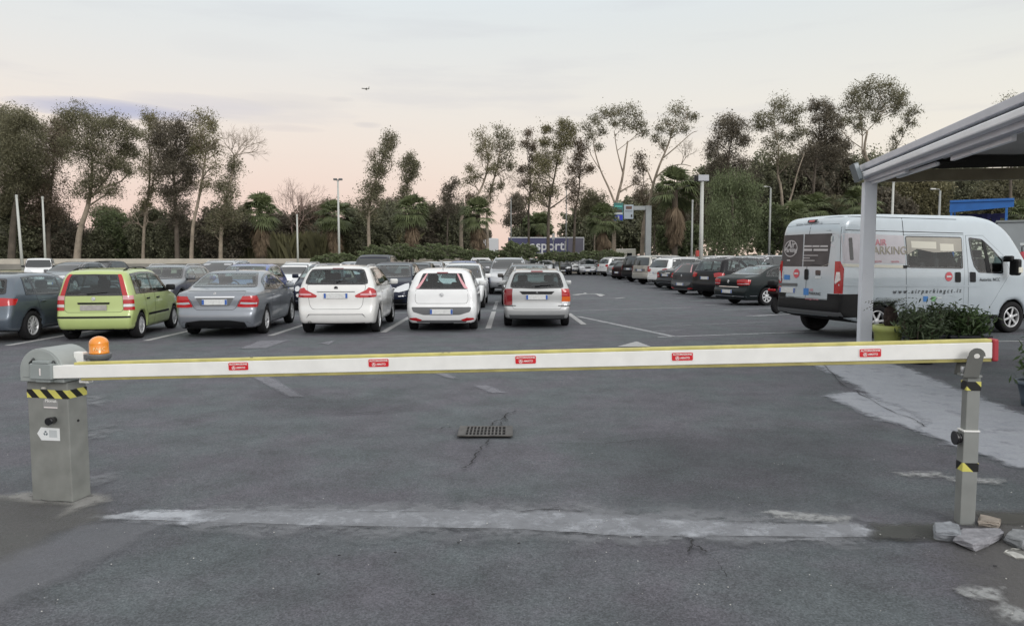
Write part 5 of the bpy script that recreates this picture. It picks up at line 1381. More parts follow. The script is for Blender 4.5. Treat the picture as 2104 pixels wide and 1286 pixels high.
def row(kind, pnt, x, y, head, label, h=.06, clear=False, group='cars parked behind the nearest row', **k):
    sp = SPECS[kind]; return make_car(kind, pnt, (x, y), head, label, h=h, clear=clear, group=group, **k)
def nose(kind, pnt, x, ynose, label, head=-90, **k):
    """car facing the viewer, nose at (x, ynose)"""
    sp = SPECS[kind]; d = sp['L']-sp['xr']
    return row(kind, pnt, x-d*math.cos(R(head)), ynose-d*math.sin(R(head)), head, label, **k)
nose('estate_long', dgrey, -11.15, 22.2, 'dark grey estate facing the viewer behind the lime green car', head=-84, clear=True, h=.045)
nose('hatch', blue, -8.75, 22.9, 'bright blue hatchback facing the viewer behind the grey saloon', head=-86, clear=True, h=.05)
nose('micro', navy, -6.15, 23.0, 'tiny navy car with round headlights left of the white people carrier', head=-88, clear=True, h=.045)
nose('small', navy, -4.02, 23.3, 'dark navy hatchback with chrome ribbed grille', head=-90, clear=True, h=.045)
nose('hatch_round', white, -1.72, 24.0, 'white hatchback facing the viewer with black front bumper', head=-90, clear=True, h=.05)
nose('estate_long', brown, .50, 25.2, 'grey brown estate facing the viewer behind the silver estate', head=-92, clear=True, h=.05)
G3 = 'cars in the third and fourth rows'
nose('suv', silver, -.15, 33.2, 'silver off-roader with roof rails behind the grey brown estate', group=G3, h=.08)
nose('estate', white, -9.6, 31.0, 'white car with black mirrors behind the bright blue hatchback', group=G3, h=.08)
nose('mpv', silver, -12.6, 30.0, 'silver people carrier behind the dark grey estate', group=G3, h=.08)
nose('hatch', silver, -8.5, 37.5, 'pale silver hatchback far behind the tiny navy car', group=G3, h=.10)
nose('offroad', navy, -7.1, 36.0, 'tall dark off-roader behind the white people carrier', group=G3, h=.09)
nose('hatch', charcoal, -4.35, 31.2, 'dark hatchback right of the navy car with ribbed grille', group=G3, h=.08)
nose('hatch', silver, -4.35, 37.0, 'silver hatchback seen over the white hatchback roof', group=G3, h=.10)
nose('estate', white, -3.6, 40.5, 'white estate far behind, only its roof and pillars showing', group=G3, h=.10)
nose('small', blue, -2.3, 33.0, 'blue car half hidden behind the white hatchback with black bumper', group=G3, h=.09)
row('suv', white, -2.45, 58.0, 92, 'white crossover with pinkish tail lights far down the left row', group=G3, h=.09)
nose('hatch', charcoal, -1.6, 48.0, 'charcoal hatchback beside the white crossover', group=G3, h=.10)
nose('hatch', dgrey, -22.6, 36.0, 'blue grey car behind the slate blue hatchback, only its roof showing', group=G3, h=.10)
nose('hatch', charcoal, -26.6, 46.0, 'dark car by the low wall, only its roof showing over the lime green car', group=G3, h=.10)
make_car('delivery_van', white, G(88, 581.0).xy-Vector((1.7, -2.6)), -62, 'small white delivery van with black bumper by the low wall', h=.08, cat='van', name='delivery_van', scale=.9)
# right hand row, tails to the lane
GR = 'cars parked in the long right hand row'
def tail(kind, pnt, cy, label, cx=7.45, head=25, h=.055, clear=False, **k):
    sp = SPECS[kind]; c, s = math.cos(R(head)), math.sin(R(head))
    ov, hw_ = sp['xr'], sp['W']/2
    return make_car(kind, pnt, (cx+ov*c+hw_*s, cy+ov*s-hw_*c), head, label, h=h, clear=clear, group=GR, **k)
tail('saloon', dgreen, 26.9, 'dark green grey saloon beside the big silver van', cx=7.2, h=.045, clear=True)
tail('suv', black, 31.2, 'black off-roader next to the dark green grey saloon', h=.05, clear=True)
tail('hatch_round', mid, 34.3, 'dark grey hatchback with red lamps left of the black off-roader', cx=7.25)
tail('sedan', charcoal, 39.0, 'charcoal saloon between the white off-roader and dark grey hatchback')
tail('suv', white, 41.5, 'white off-roader just right of the beige one')
tail('offroad', beige, 46.8, 'beige square off-roader with tall tailgate')
tail('offroad', black, 51.3, 'tall black off-roader left of the beige one')
tail('hatch', maroon, 56.4, 'dark maroon hatchback left of the tall black off-roader', h=.08)
tail('hatch', silver, 59.4, 'silver hatchback squeezed left of the dark maroon one', h=.08)
tail('suv', white, 66.0, 'white crossover, leftmost with its tail to the lane', h=.09)
GF = 'cars facing the lane end'
for x, y, kd, pt, lb in ((8.3, 70.5, 'hatch', dgrey, 'grey hatchback just left of the leftmost white crossover'), (7.2, 70.5, 'mpv', silver, 'silver people carrier at the lane end'), (6.2, 71.5, 'suv', white, 'white car at the lane end between silver and black cars'),
                         (4.85, 70.5, 'hatch', black, 'black hatchback with bright headlights at the lane end'), (3.2, 71.5, 'hatch_round', silver, 'silver hatchback at the lane end left of the black one'), (1.9, 73, 'mpv', dgrey, 'grey people carrier furthest back at the lane end')):
    nose(kd, pt, x, y, lb, head=-93, group=GF, h=.10)
# second row beyond the right hand one, noses this way
GB = 'cars beyond the right hand row'
for x, y, kd, pt, lb in ((12.9, 44.0, 'offroad', silver, 'pale silver tall car with big windscreen behind the dark green grey saloon'), (15.6, 42.0, 'suv', white, 'white off-roader roof showing left of the big silver van'),
                         (13.6, 49.5, 'offroad', silver, 'silver tall car roof by the pale floodlight pole'), (12.9, 54.5, 'offroad', white, 'white tall car roof left of the pale floodlight pole'), (12.9, 60.0, 'offroad', beige, 'cream tall car roof above the tall black off-roader'), (18.6, 46.5, 'offroad', charcoal, 'charcoal tall car roof next to the big silver van')):
    nose(kd, pt, x, y, lb, head=205, group=GB, h=.09)
# ------------------------------------------------------------------ big shuttle van
VW, VL = 2.05, 6.0
rrw, frw = G(1795, 694), G(2070, 683)
vh = math.atan2(frw.y-rrw.y, frw.x-rrw.x)
vf = Vector((math.cos(vh), math.sin(vh), 0)); vl = Vector((-vf.y, vf.x, 0))
van_axle = rrw+vl*(VW/2-.12)
VXR = 1.04
VM = Matrix.Translation(van_axle) @ Matrix.Rotation(vh, 4, 'Z') @ Matrix.Translation((-VXR, 0, 0))
VI = VM.inverted()
def vside(px, py, off=0.0):
    o = VI @ Vector((0, 0, CAM_H)); d = VI.to_3x3() @ pix_dir(px, py); t = (-VW/2-off-o.y)/d.y; q = o+d*t; return (q.x, q.z)
def vrear(px, py):
    o = VI @ Vector((0, 0, CAM_H)); d = VI.to_3x3() @ pix_dir(px, py); t = (.03-o.x)/d.x; q = o+d*t; return (q.y, q.z)
z5 = lambda x, y: (1560+x*.28, 380+y*.28)
z4 = lambda x, y: (1580+x*.21, 430+y*.21)
vs_ = lambda pts: [vside(*z5(*p)) for p in pts]
vr_ = lambda pts: [vrear(*z4(*p)) for p in pts]
vpaint = paint('van_silver', (.50, .565, .61), .15, .26)
vinyl = mat('dark_vinyl', (.060, .055, .058), .35, noise=.25, nscale=3); vinyl_w = mat('pale_vinyl', (.56, .54, .57), .3, noise=.08, nscale=3)
M['sheen_film'] = mat('painted_reflection', (.40, .38, .33), .2, noise=.1, nscale=2); M['vinyl'] = vinyl; M['vinyl_w'] = vinyl_w; M['stick_red'] = mat('sticker_rose', (.62, .10, .12), .4); M['stick_blue'] = mat('sticker_blue', (.06, .22, .55), .4); M['stick_pale'] = mat('sticker_pale', (.62, .66, .66), .4); M['cream'] = mat('cream_strip', (.72, .70, .60), .35)
win2 = vs_([(1092, 378), (1500, 386), (1494, 612), (1092, 604)])
doorw = vs_([(1556, 388), (1650, 402), (1720, 470), (1786, 556), (1786, 648), (1612, 640), (1580, 596), (1566, 520)])
def V_windows(b):
    W_ = [('side_window', 'right', rounded(win2, .04)), ('side_window', 'left', rounded(win2, .04)), ('side_window', 'right', rounded(doorw, .04)), ('side_window', 'left', rounded(doorw, .04))]
    W_.append(('windscreen', 'front', rounded([(.84, 2.12), (.92, 1.52), (-.92, 1.52), (-.84, 2.12)], .06)))
    return W_
def disc(u, v, r, n=16, ry=None): return [(u+r*math.cos(t), v+(ry or r)*math.sin(t)) for t in np.linspace(0, 2*math.pi, n+1)[:-1]]
zb = .80
sr = vside(*z5(1390, 672)); rr_ = vrear(*z4(265, 628))
SPECS['shuttle'] = dict(L=VL, W=VW, H=2.60, xr=VXR, xf=VXR+(frw-rrw).length, R=.35, belt=1.55, kt=.11, kb=.08, crown=.03, bowr=.012, bowf=.05, rim='six', tw=.22, ring=True, fil=.10,
    profile=[(.10, .44), (.03, .48), (.0, .60), (.03, .80), (.05, 1.5), (.10, 2.30), (.20, 2.50, .12), (.40, 2.575), (1.2, 2.60), (3.7, 2.60), (4.25, 2.52, .3), (4.72, 2.24, .3), (5.28, 1.56, .2), (5.45, 1.44), (5.84, 1.18), (5.97, .92), (5.99, .5), (5.9, .30), (5.6, .26), (.5, .34)],
    sec=[(.2, .95), (.5, .985), (.8, 1.0), (1.3, 1.0), (1.55, .985), (2.3, .915), (2.5, .89), (2.6, .86)], plan=[(0, .95), (.2, .985), (.7, 1), (4.5, 1), (5.2, .97), (5.7, .91), (6.0, .82)],
    windows=V_windows,
    panels=[('rear_door', 'rear', [(.94, .82), (.93, 1.5), (.87, 2.36), (.008, 2.38), (.008, .82)]), ('rear_door', 'rear', [(-.94, .82), (-.93, 1.5), (-.87, 2.36), (-.008, 2.38), (-.008, .82)]),
            ('sliding_door', 'right', vs_([(1080, 366), (1080, 1010), (1492, 1000), (1516, 366)]), inset(rounded(win2, .04), .01)), ('front_door', 'right', vs_([(1535, 372), (1660, 372), (1800, 520), (1845, 640), (1760, 780), (1690, 900), (1655, 1000), (1535, 1000)]), inset(rounded(doorw, .04), .01))],
    trims=[('tail_light', 'cr-', [(36, 1.60), (36, 1.20), (36, .94), (51, .94), (52, 1.45), (46, 1.60)], 'red', .012), ('tail_light', 'cr+', [(36, 1.60), (36, 1.20), (36, .94), (51, .94), (52, 1.45), (46, 1.60)], 'red', .012),
           ('lamp_band', 'cr-', [(40, 1.38), (37, 1.17), (38, 1.13), (47, 1.22), (46, 1.38)], 'clear', .017), ('lamp_band', 'cr+', [(40, 1.38), (37, 1.17), (38, 1.13), (47, 1.22), (46, 1.38)], 'clear', .017),
           ('rear_glass', 'rear', vr_([(95, 258), (318, 246), (320, 560), (70, 558)]), 'vinyl', .007), ('rear_glass', 'rear', vr_([(330, 245), (592, 236), (566, 560), (330, 560)]), 'vinyl', .007),
           ('rear_bumper', 'rear', [(1.00, .80), (1.0, .50), (-1.0, .50), (-1.0, .80)], 'black', .010), ('bumper_step', 'rear', [(.98, .56), (.98, .475), (-.98, .475), (-.98, .56)], 'grey_plastic', .020),
           ('corner_bumper', 'cr-', [(20, .93), (20, .45), (90, .45), (90, .93)], 'black', .009), ('corner_bumper', 'cr+', [(20, .93), (20, .45), (90, .45), (90, .93)], 'black', .009),
           ('side_cladding', 'right', [(.5, .93), (.5, .42), (VXR-.44, .42), (VXR-.42, .60), (VXR-.30, .80), (VXR-.2, .93)], 'black', .008), ('side_cladding', 'left', [(.5, .93), (.5, .42), (VXR-.44, .42), (VXR-.42, .60), (VXR-.30, .80), (VXR-.2, .93)], 'black', .008),
           ('sill_trim', 'right', [(VXR+.46, .42), (4.6, .42), (4.6, .33), (VXR+.46, .33)], 'black', .006),
           ('side_vinyl', 'right', vs_([(606, 352), (1078, 372), (1078, 578), (606, 574)]), 'vinyl_w', .006), ('door_rail', 'right', vs_([(604, 578), (1076, 590), (1076, 612), (604, 600)]), 'cream', .012), ('rail_end', 'right', vs_([(598, 578), (614, 578), (614, 602), (598, 602)]), 'black', .014), ('rail_end', 'right', vs_([(1056, 590), (1086, 590), (1086, 612), (1056, 612)]), 'black', .014),
           ('rubber_slot', 'right', rounded(vs_([(674, 388), (700, 386), (700, 552), (674, 552)]), .03), 'black_gloss', .010),
           ('body_crease', 'right', vs_([(585, 729), (1640, 737), (1640, 749), (585, 741)]), 'paint', .012), ('roof_groove', 'right', vs_([(600, 326), (1520, 352), (1520, 357), (600, 331)]), 'seam', .003), ('roof_groove', 'right', vs_([(600, 224), (1480, 250), (1480, 254), (600, 228)]), 'seam', .003),
           ('door_groove', 'right', vs_([(1076, 240), (1080, 240), (1080, 372), (1076, 372)]), 'seam', .003),
           ('door_pillar', 'right', vs_([(1648, 400), (1672, 424), (1700, 648), (1668, 646)]), 'black', .014),
           ('no_entry_sticker', 'right', disc(sr[0], sr[1], .10), 'stick_red', .010), ('sticker_bar', 'right', [(sr[0]-.065, sr[1]+.018), (sr[0]+.065, sr[1]+.018), (sr[0]+.065, sr[1]-.018), (sr[0]-.065, sr[1]-.018)], 'stick_pale', .013),
           ('no_entry_sticker', 'rear', disc(rr_[0], rr_[1], .10), 'stick_red', .010), ('sticker_bar', 'rear', [(rr_[0]-.065, rr_[1]+.018), (rr_[0]+.065, rr_[1]+.018), (rr_[0]+.065, rr_[1]-.018), (rr_[0]-.065, rr_[1]-.018)], 'stick_pale', .013),
           ('door_handle', 'rear', rounded(vr_([(346, 584), (384, 584), (384, 690), (346, 690)]), .04), 'black', .018), ('door_handle', 'right', rounded(vs_([(1436, 640), (1476, 640), (1476, 714), (1436, 714)]), .03), 'black', .016), ('door_handle', 'right', rounded(vs_([(1544, 638), (1586, 640), (1586, 714), (1544, 712)]), .03), 'black', .016),
           ('plate_lamp_bar', 'rear', vr_([(84, 720), (278, 724), (276, 752), (84, 748)]), 'grey_plastic', .014), ('brake_light', 'rear', rounded([(.16, 2.475), (.13, 2.415), (-.13, 2.415), (-.16, 2.475)], .02), 'black', .03), ('brake_lens', 'rear', rounded([(.09, 2.462), (.09, 2.428), (-.09, 2.428), (-.09, 2.462)], .01), 'red', .04),
           ('blue_sticker', 'rear', vr_([(338, 772), (388, 772), (388, 840), (338, 838)]), 'stick_blue', .008), ('blue_sticker', 'rear', vr_([(140, 640), (200, 644), (200, 690), (140, 688)]), 'stick_blue', .008), ('pale_sticker', 'rear', vr_([(84, 600), (132, 602), (132, 680), (84, 680)]), 'stick_pale', .008),
           ('badge', 'rear', rounded(vr_([(450, 596), (500, 598), (498, 648), (450, 646)]), .02), 'black_gloss', .008), ('badge_bar', 'rear', vr_([(446, 660), (506, 660), (506, 676), (446, 676)]), 'stick_pale', .008),
           ('blue_icon', 'right', vs_([(1202, 816), (1236, 816), (1236, 856), (1202, 856)]), 'stick_blue', .009), ('green_icon', 'right', vs_([(1262, 818), (1296, 818), (1290, 856), (1262, 850)]), mat('sticker_green', (.20, .45, .20), .4), .009), ('pale_icon', 'right', vs_([(1300, 822), (1336, 822), (1336, 832), (1300, 832)]), 'stick_pale', .009),
           ('painted_reflection', 'right', vs_([(1094, 382), (1498, 390), (1496, 488), (1290, 496), (1168, 470), (1094, 512)]), 'sheen_film', .009), ('glow_patch', 'right', vs_([(1128, 412), (1312, 418), (1310, 470), (1128, 462)]), 'cream', .011), ('glow_patch', 'right', vs_([(1338, 430), (1438, 434), (1438, 486), (1338, 484)]), 'cream', .011),  # beige paints the sunset reflection on tinted vinyl; cream patches paint see-through light
           ('hinge', 'rear', rounded(vr_([(88, 282), (98, 282), (98, 336), (88, 336)]), .01), 'black', .02), ('hinge', 'rear', rounded(vr_([(588, 262), (602, 262), (600, 316), (586, 316)]), .01), 'stick_pale', .02),
           ('headlight', 'cf-', lamp_front(.90, 1.25, 70), 'clear', .008), ('headlight', 'cf+', lamp_front(.90, 1.25, 70), 'clear', .008), ('front_bumper', 'front', rounded([(.95, .75), (.9, .34), (-.9, .34), (-.95, .75)], .05), 'black', .008)],
    plates=[('rear', vrear(*z4(180, 790))[1], vrear(*z4(180, 790))[0], 'plate'), ('front', .5, 0, 'plate')], mirror=(vside(*z5(1800, 600))[0], 1.62), seats=(4.3, 2.4), dash=5.05, shelf=.4)
van = make_car('shuttle', vpaint, van_axle, math.degrees(vh), 'big silver high-roof passenger van with red lamps behind the white canopy post', h=.05, clear=True, cat='van', name='passenger_van')
VL_ = Matrix.Translation((-VXR, 0, 0))
vb = Body(SPECS['shuttle']).build(.10)
def side_text(body, px, py, size, m, off=.013, **k):
    x, z = vside(px, py); q = vb.proj('right', x, z, off)
    text(body, size, m, VL_ @ frame(tuple(q), (1, 0, 0), (0, .10, 1) if z > 1.55 else (0, 0, 1)), van, **k)
def rear_text(body, px, py, size, m, off=.014, **k):
    y, z = vrear(px, py); q = vb.proj('rear', y, z, off)
    text(body, size, m, VL_ @ frame(tuple(q), (0, -1, 0), (.06, 0, 1)), van, **k)
tdark = mat('print_dark', (.05, .055, .06), .5); tgold = mat('print_gold', (.36, .33, .26), .5); trose = mat('print_rose', (.60, .22, .26), .5); tpale = mat('print_soft', (.55, .53, .53), .5); tgrey = mat('print_mid', (.28, .31, .34), .5)
side_text('www.airparkingct.it', 1560+1232*.28, 380+780*.28, .125, tdark, sx=1.0, shear=.2, space=1.75, bold=.002)
side_text('AIR', 1560+905*.28, 380+424*.28, .185, trose, bold=.002)
side_text('PARKING', 1560+952*.28, 380+484*.28, .235, tgold, bold=.001)
side_text('aeroporto', 1560+860*.28, 380+560*.28, .07, trose); side_text('navetta', 1560+1000*.28, 380+562*.28, .07, trose)
side_text('Autorizz. NCC', 1560+1690*.28, 380+695*.28, .095, tdark, bold=.001)
rear_text('www.airparkingct.it', 1580+350*.21, 430+143*.21, .105, tgrey)
rear_text('Air', 1580+200*.21, 430+348*.21, .20, tpale, bold=.004, shear=.2); rear_text('Parking', 1580+198*.21, 430+400*.21, .14, tpale, bold=.004, shear=.2)
rear_text('Autorizz. NCC', 1580+172*.21, 430+862*.21, .085, tdark, bold=.001)
rear_text('AIR', 1580+415*.21, 430+790*.21, .075, trose, bold=.001); rear_text('PARKING', 1580+450*.21, 430+826*.21, .085, tdark, bold=.001); rear_text('parcheggio low cost', 1580+425*.21, 430+878*.21, .05, trose)
# oval ring and the blurred rows of print on the dark rear glass
u0, v0 = vrear(*z4(198, 385)); mb = MB(); prev = None
for k in range(25):
    t = 2*math.pi*k/24; pr = []
    for q in (1, .90):
        p_ = vb.proj('rear', u0+.235*q*math.cos(t), v0+.185*q*math.sin(t), .013); pr.append(mb.bm.verts.new(VL_ @ p_))
    if prev: mb.bm.faces.new([prev[0], pr[0], pr[1], prev[1]])
    prev = pr
mb.build('oval_logo', tpale, van)
for (xa, xb, y, h_) in ((330, 405, 362, 16), (412, 480, 362, 16), (488, 560, 362, 16), (328, 410, 398, 20), (424, 562, 398, 20), (324, 470, 452, 7), (324, 392, 478, 7), (318, 440, 502, 7), (165, 198, 500, 12)):
    pts = [vrear(*z4(*p)) for p in ((xa, y-h_/2), (xb, y-h_/2), (xb, y+h_/2), (xa, y+h_/2))]
    co, fs = vb.panel('rear', pts, .012, step=.1); me = bpy.data.meshes.new('print_row'); me.from_pydata([tuple(VL_ @ c) for c in co], [], fs); me.materials.append(tpale); link_mesh('print_row', me, None, van)
for r in (1.9, 3.0):                                     # passenger seats behind the dark glass
    for s_ in (-.55, .1, .65):
        mb = MB(); mb.box((r+.9-VXR, s_, 1.30), (.14, .46, .75), .06, seg=3); mb.box((r+.88-VXR, s_, 1.76), (.10, .26, .20), .05, seg=3); mb.build('seat', M['seat'], van)
mb = MB(); x_, z_ = vside(*z5(1818, 590)); mb.box((x_-VXR, -VW/2-.20, z_-.04), (.14, .22, .36), .05, seg=3); mb.build('mirror_housing', M['black'], van); mb = MB(); mb.box((x_-VXR+.012, -VW/2-.315, z_-.10), (.12, .02, .12), .01); mb.build('indicator_lens', M['cream'], van)

# scooter parked between the saloon and the van
sp_ = G(1573, 645); sc = empty('motor_scooter', (sp_.x+.36, sp_.y+.1, 0), R(40)); tag(sc, 'dark red motor scooter squeezed between dark saloon and silver van', 'scooter')
for x in (0, 1.28):
    mb = MB(); mb.lathe([(.12, -.05), (.20, -.06), (.26, -.05), (.285, 0), (.26, .05), (.20, .06), (.12, .05)], 22, Matrix.Translation((x, 0, .285)) @ Matrix.Rotation(R(90), 4, 'X')); mb.lathe([(.0001, -.03), (.13, -.03), (.13, .03), (.0001, .03)], 12, Matrix.Translation((x, 0, .285)) @ Matrix.Rotation(R(90), 4, 'X')); mb.build('wheel', M['rubber'], sc)
mb = MB(); mb.prism([(-.28, .62), (-.20, .80), (.35, .76), (.52, .60), (.55, .34), (.95, .32), (1.02, .60), (1.0, 1.02), (1.10, 1.05), (1.22, .70), (1.30, .52), (1.12, .40), (1.0, .24), (.30, .24), (.0, .42)], Matrix.Translation((0, .17, 0)) @ Matrix.Rotation(R(90), 4, 'X'), .34, bev=.05); mb.build('body', maroon, sc)
mb = MB(); mb.box((.12, 0, .83), (.72, .30, .10), .04); mb.build('saddle', M['black'], sc)
mb = MB(); mb.box((-.24, 0, .92), (.26, .26, .18), .06, seg=3); mb.build('top_box', M['black'], sc); mb = MB(); mb.box((-.30, 0, .72), (.06, .24, .07), .02); mb.build('tail_light', M['red'], sc)
mb = MB(); mb.tube([(1.0, -.34, 1.10), (1.06, -.1, 1.06), (1.06, .1, 1.06), (1.0, .34, 1.10)], .016, 8); mb.build('handlebar', M['black'], sc)
for s_ in (-1, 1):
    mb = MB(); mb.tube([(1.04, s_*.26, 1.08), (1.02, s_*.34, 1.26)], .008, 6); mb.box((1.02, s_*.37, 1.30), (.03, .15, .10), .02); mb.build('mirror', M['stick_pale'], sc)

# ------------------------------------------------------------------ canopy
aX = Vector((-.188, -.982, 0)); rX = Vector((.982, -.188, 0))
C0 = Vector((6.30, 13.4, 0))
can = empty('canopy', tuple(C0)); can.rotation_euler = (0, 0, math.atan2(rX.y, rX.x))     # local x = to the right, local -y = towards the viewer
tag(can, 'white framed canopy with flat fabric ceiling and pale corner post', 'canopy')
cpost = mat('canopy_post', (.76, .80, .86), .4, noise=.06, nscale=2); cwhite = mat('canopy_white', (.88, .89, .92), .4, noise=.07, nscale=2); cgrey = mat('canopy_rail', (.60, .61, .66), .45, noise=.08, nscale=2); cdark = mat('canopy_dark', (.030, .028, .024), .8); cbrown = mat('canopy_brown', (.28, .24, .16), .8, noise=.2, nscale=3); cfab = mat('ceiling_fabric', (.60, .58, .55), .85, noise=.06, nscale=2)
CLn = 10.0
for (x, y) in ((.105, 0), (6.2, 0), (.105, -CLn+.3), (6.2, -CLn+.3)):
    mb = MB(); mb.box((x, y, 1.51), (.21, .21, 3.02), .012); o = mb.build('post', cpost, can)
    mb = MB(); mb.box((x, y, .01), (.36, .36, .02), .004); mb.build('foot_plate', cgrey, o)
mb = MB(); mb.box((.02, -CLn/2+.15, 3.295), (.10, CLn+.3, .10), .008); mb.build('upper_rail', cgrey, can)
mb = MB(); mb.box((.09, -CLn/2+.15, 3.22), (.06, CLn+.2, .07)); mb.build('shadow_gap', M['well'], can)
mb = MB(); mb.box((.01, -CLn/2+.15, 3.145), (.14, CLn+.3, .10), .02); mb.build('gutter', cwhite, can)
mb = MB(); mb.box((.10, -CLn/2+.10, 3.06), (.10, CLn+.1, .09), .006); mb.build('lower_rail', cgrey, can)
mb = MB(); mb.box((3.2, -.02, 3.12), (6.2, .12, .20), .01); mb.build('end_beam', cbrown, can)
mb = MB(); mb.poly([(.20, -.12, 3.225), (6.2, -.12, 3.225), (6.2, -.12, 3.48), (1.3, -.12, 3.46), (.20, -.12, 3.24)]); mb.build('end_shade_panel', cdark, can)  # black panel paints the shaded gable end above the beam
mb = MB(); mb.poly([(.10, -CLn, 3.22), (1.25, -CLn, 3.42), (1.25, -.10, 3.42), (.10, -.10, 3.22)]); mb.build('sloping_soffit', cgrey, can)
mb = MB()
nx_, ny_ = 14, 24; grid = [[mb.bm.verts.new((1.25+5.1*i/nx_, -CLn+(CLn-.1)*j/ny_, 3.44+.02*math.sin(j*2.1)*math.sin(math.pi*i/nx_)+.010*math.sin(i*1.3))) for j in range(ny_+1)] for i in range(nx_+1)]
for i in range(nx_):
    for j in range(ny_): f = mb.bm.faces.new([grid[i][j], grid[i][j+1], grid[i+1][j+1], grid[i+1][j]]); f.smooth = True
mb.build('ceiling_fabric', cfab, can)
mb = MB(); mb.box((3.9, -CLn/2, 3.52), (5.2, CLn, .04), .01); mb.build('roof_sheet', cgrey, can)
mb = MB(); mb.poly([(.02, -CLn, 3.345), (1.3, -CLn, 3.50), (1.3, 0, 3.50), (.02, 0, 3.345)]); mb.build('roof_slope', cgrey, can)
for (y0, y1, x, z, h_, tilt) in ((-.05, -1.9, .13, 3.01, .07, 0), (-1.2, -2.9, .22, 2.99, .05, 0), (-3.5, -5.2, .20, 3.02, .13, 0)):
    mb = MB(); mb.box((x, (y0+y1)/2, z), (.06, abs(y1-y0), h_), .006); mb.build('awning_rail', cwhite, can)
mb = MB(); mb.box((1.25, -CLn/2, 3.40), (.03, CLn-.3, .03)); mb.build('ceiling_edge', cwhite, can)
mb = MB(); mb.tube([(.2, -.15, 3.14), (.9, -.14, 3.28), (1.6, -.14, 3.36)], .03, 8); mb.build('dark_hose', cdark, can)
# flood light on the post corner
fl = empty('flood_light', tuple(C0+Vector((-.10, -.05, 3.18)))); tag(fl, 'small grey flood light on the corner of the canopy post', 'flood light')
rm_ = Matrix.Rotation(R(-16), 4, 'Y') @ Matrix.Rotation(R(-8), 4, 'X')
mb = MB(); mb.box((-.06, -.02, .02), (.09, .20, .32), .01, rm_); mb.build('housing', mat('flood_grey', (.16, .18, .19), .5), fl)
mb = MB(); mb.box((-.065, -.124, .02), (.07, .008, .28), .002, rm_); mb.build('glass', mat('flood_glass', (.28, .32, .34), .2), fl); mb = MB(); mb.box((.03, 0, -.02), (.12, .06, .03), .004); mb.build('bracket', M['black'], fl)

# ------------------------------------------------------------------ blue awning stand and pale cabin behind the van
DK = 25.0
bl = mat('awning_blue', (.020, .13, .42), .5, noise=.1, nscale=4); bn = mat('fringe_navy', (.010, .012, .07), .8, noise=.3, nscale=14)
a0, a1 = P(1952, 416, DK), P(2084, 412, DK-1.0)
aw = empty('awning_stand', (a0.x, a0.y, 0), math.atan2(a1.y-a0.y, a1.x-a0.x)); wA = (a1-a0).xy.length; zA = a0.z
tag(aw, 'bright blue awning with dark fringe on posts behind the silver van', 'awning')
mb = MB(); mb.box((wA/2, 0, zA+.02), (wA, .16, .08), .01); mb.prism([(0, zA-.34), (wA, zA-.22), (wA, zA-.02), (0, zA-.02)], Matrix.Translation((0, -.02, 0)) @ Matrix.Rotation(R(90), 4, 'X'), .02); mb.build('front_band', bl, aw)
mb = MB(); mb.poly([(0, 0, zA+.05), (wA, 0, zA+.05), (wA, 1.8, zA+.10), (0, 1.8, zA+.10)]); mb.build('roof_cloth', bl, aw)
mb = MB(); rf = random.Random(3); x = .25
while x < wA-.35:
    w_ = rf.uniform(.10, .2); mb.prism([(x, zA-.40), (x+w_, zA-.38), (x+w_*.9, zA-.40-rf.uniform(.15, .34)), (x+w_*.15, zA-.42-rf.uniform(.1, .3))], Matrix.Translation((0, .30+rf.uniform(0, .2), 0)) @ Matrix.Rotation(R(90), 4, 'X'), .015); x += w_*.85
mb.build('fringe', bn, aw)
for x, y in ((.05, 0), (wA-.2, 0), (.05, 1.75), (wA-.2, 1.75)):
    mb = MB(); mb.box((x, y, (zA-.1)/2), (.06, .06, zA-.1), .006); mb.build('post', bl, aw)
c0_, c1_ = P(2049, 458, 20), P(2230, 452, 19.0)
cab = empty('pale_cabin', (c0_.x, 20, 0), math.atan2(-1.0, c1_.x-c0_.x)); tag(cab, 'pale grey cabin wall at the right edge behind the van', 'cabin')
cwd = (c1_-c0_).xy.length; chh2 = c0_.z
mb = MB(); mb.box((cwd/2, 1.0, chh2/2), (cwd, 2.0, chh2), .02); mb.build('wall', mat('cabin_grey', (.30, .325, .335), .6, noise=.10, nscale=1.5), cab)
mb = MB(); mb.box((cwd/2, 1.0, chh2+.03), (cwd+.06, 2.06, .06), .01); mb.build('roof_edge', mat('cabin_edge', (.22, .24, .24), .6), cab)
for (x, z, w_, h_) in ((.14, 2.0, .05, .05), (.14, 1.86, .05, .05), (.32, 2.03, .10, .06), (.60, 2.03, .14, .06), (.40, 1.70, .38, .025), (.42, 1.58, .38, .025)):
    mb = MB(); mb.box((x, -.004, z), (w_, .010, h_)); mb.build('print_mark', M['stick_pale'], cab)
fx = P(2103, 520, 19.3); fe = empty('fire_extinguisher', (fx.x-.02, fx.y, 0)); tag(fe, 'red fire extinguisher hanging on the pale cabin wall', 'fire extinguisher')
mb = MB(); mb.lathe([(.0001, 1.25), (.09, 1.25), (.10, 1.28), (.10, 1.72), (.07, 1.80), (.03, 1.83), (.0001, 1.83)], 18); mb.build('cylinder', mat('extinguisher_red', (.36, .015, .03), .3, coat=.6), fe)
mb = MB(); mb.tube([(-.02, 0, 1.82), (-.03, 0, 1.95), (.03, 0, 1.98), (.06, 0, 1.92), (.04, 0, 1.84)], .015, 6); mb.build('handle', M['black'], fe); mb = MB(); mb.box((0, -.101, 1.48), (.10, .004, .07)); mb.build('label', M['stick_pale'], fe)

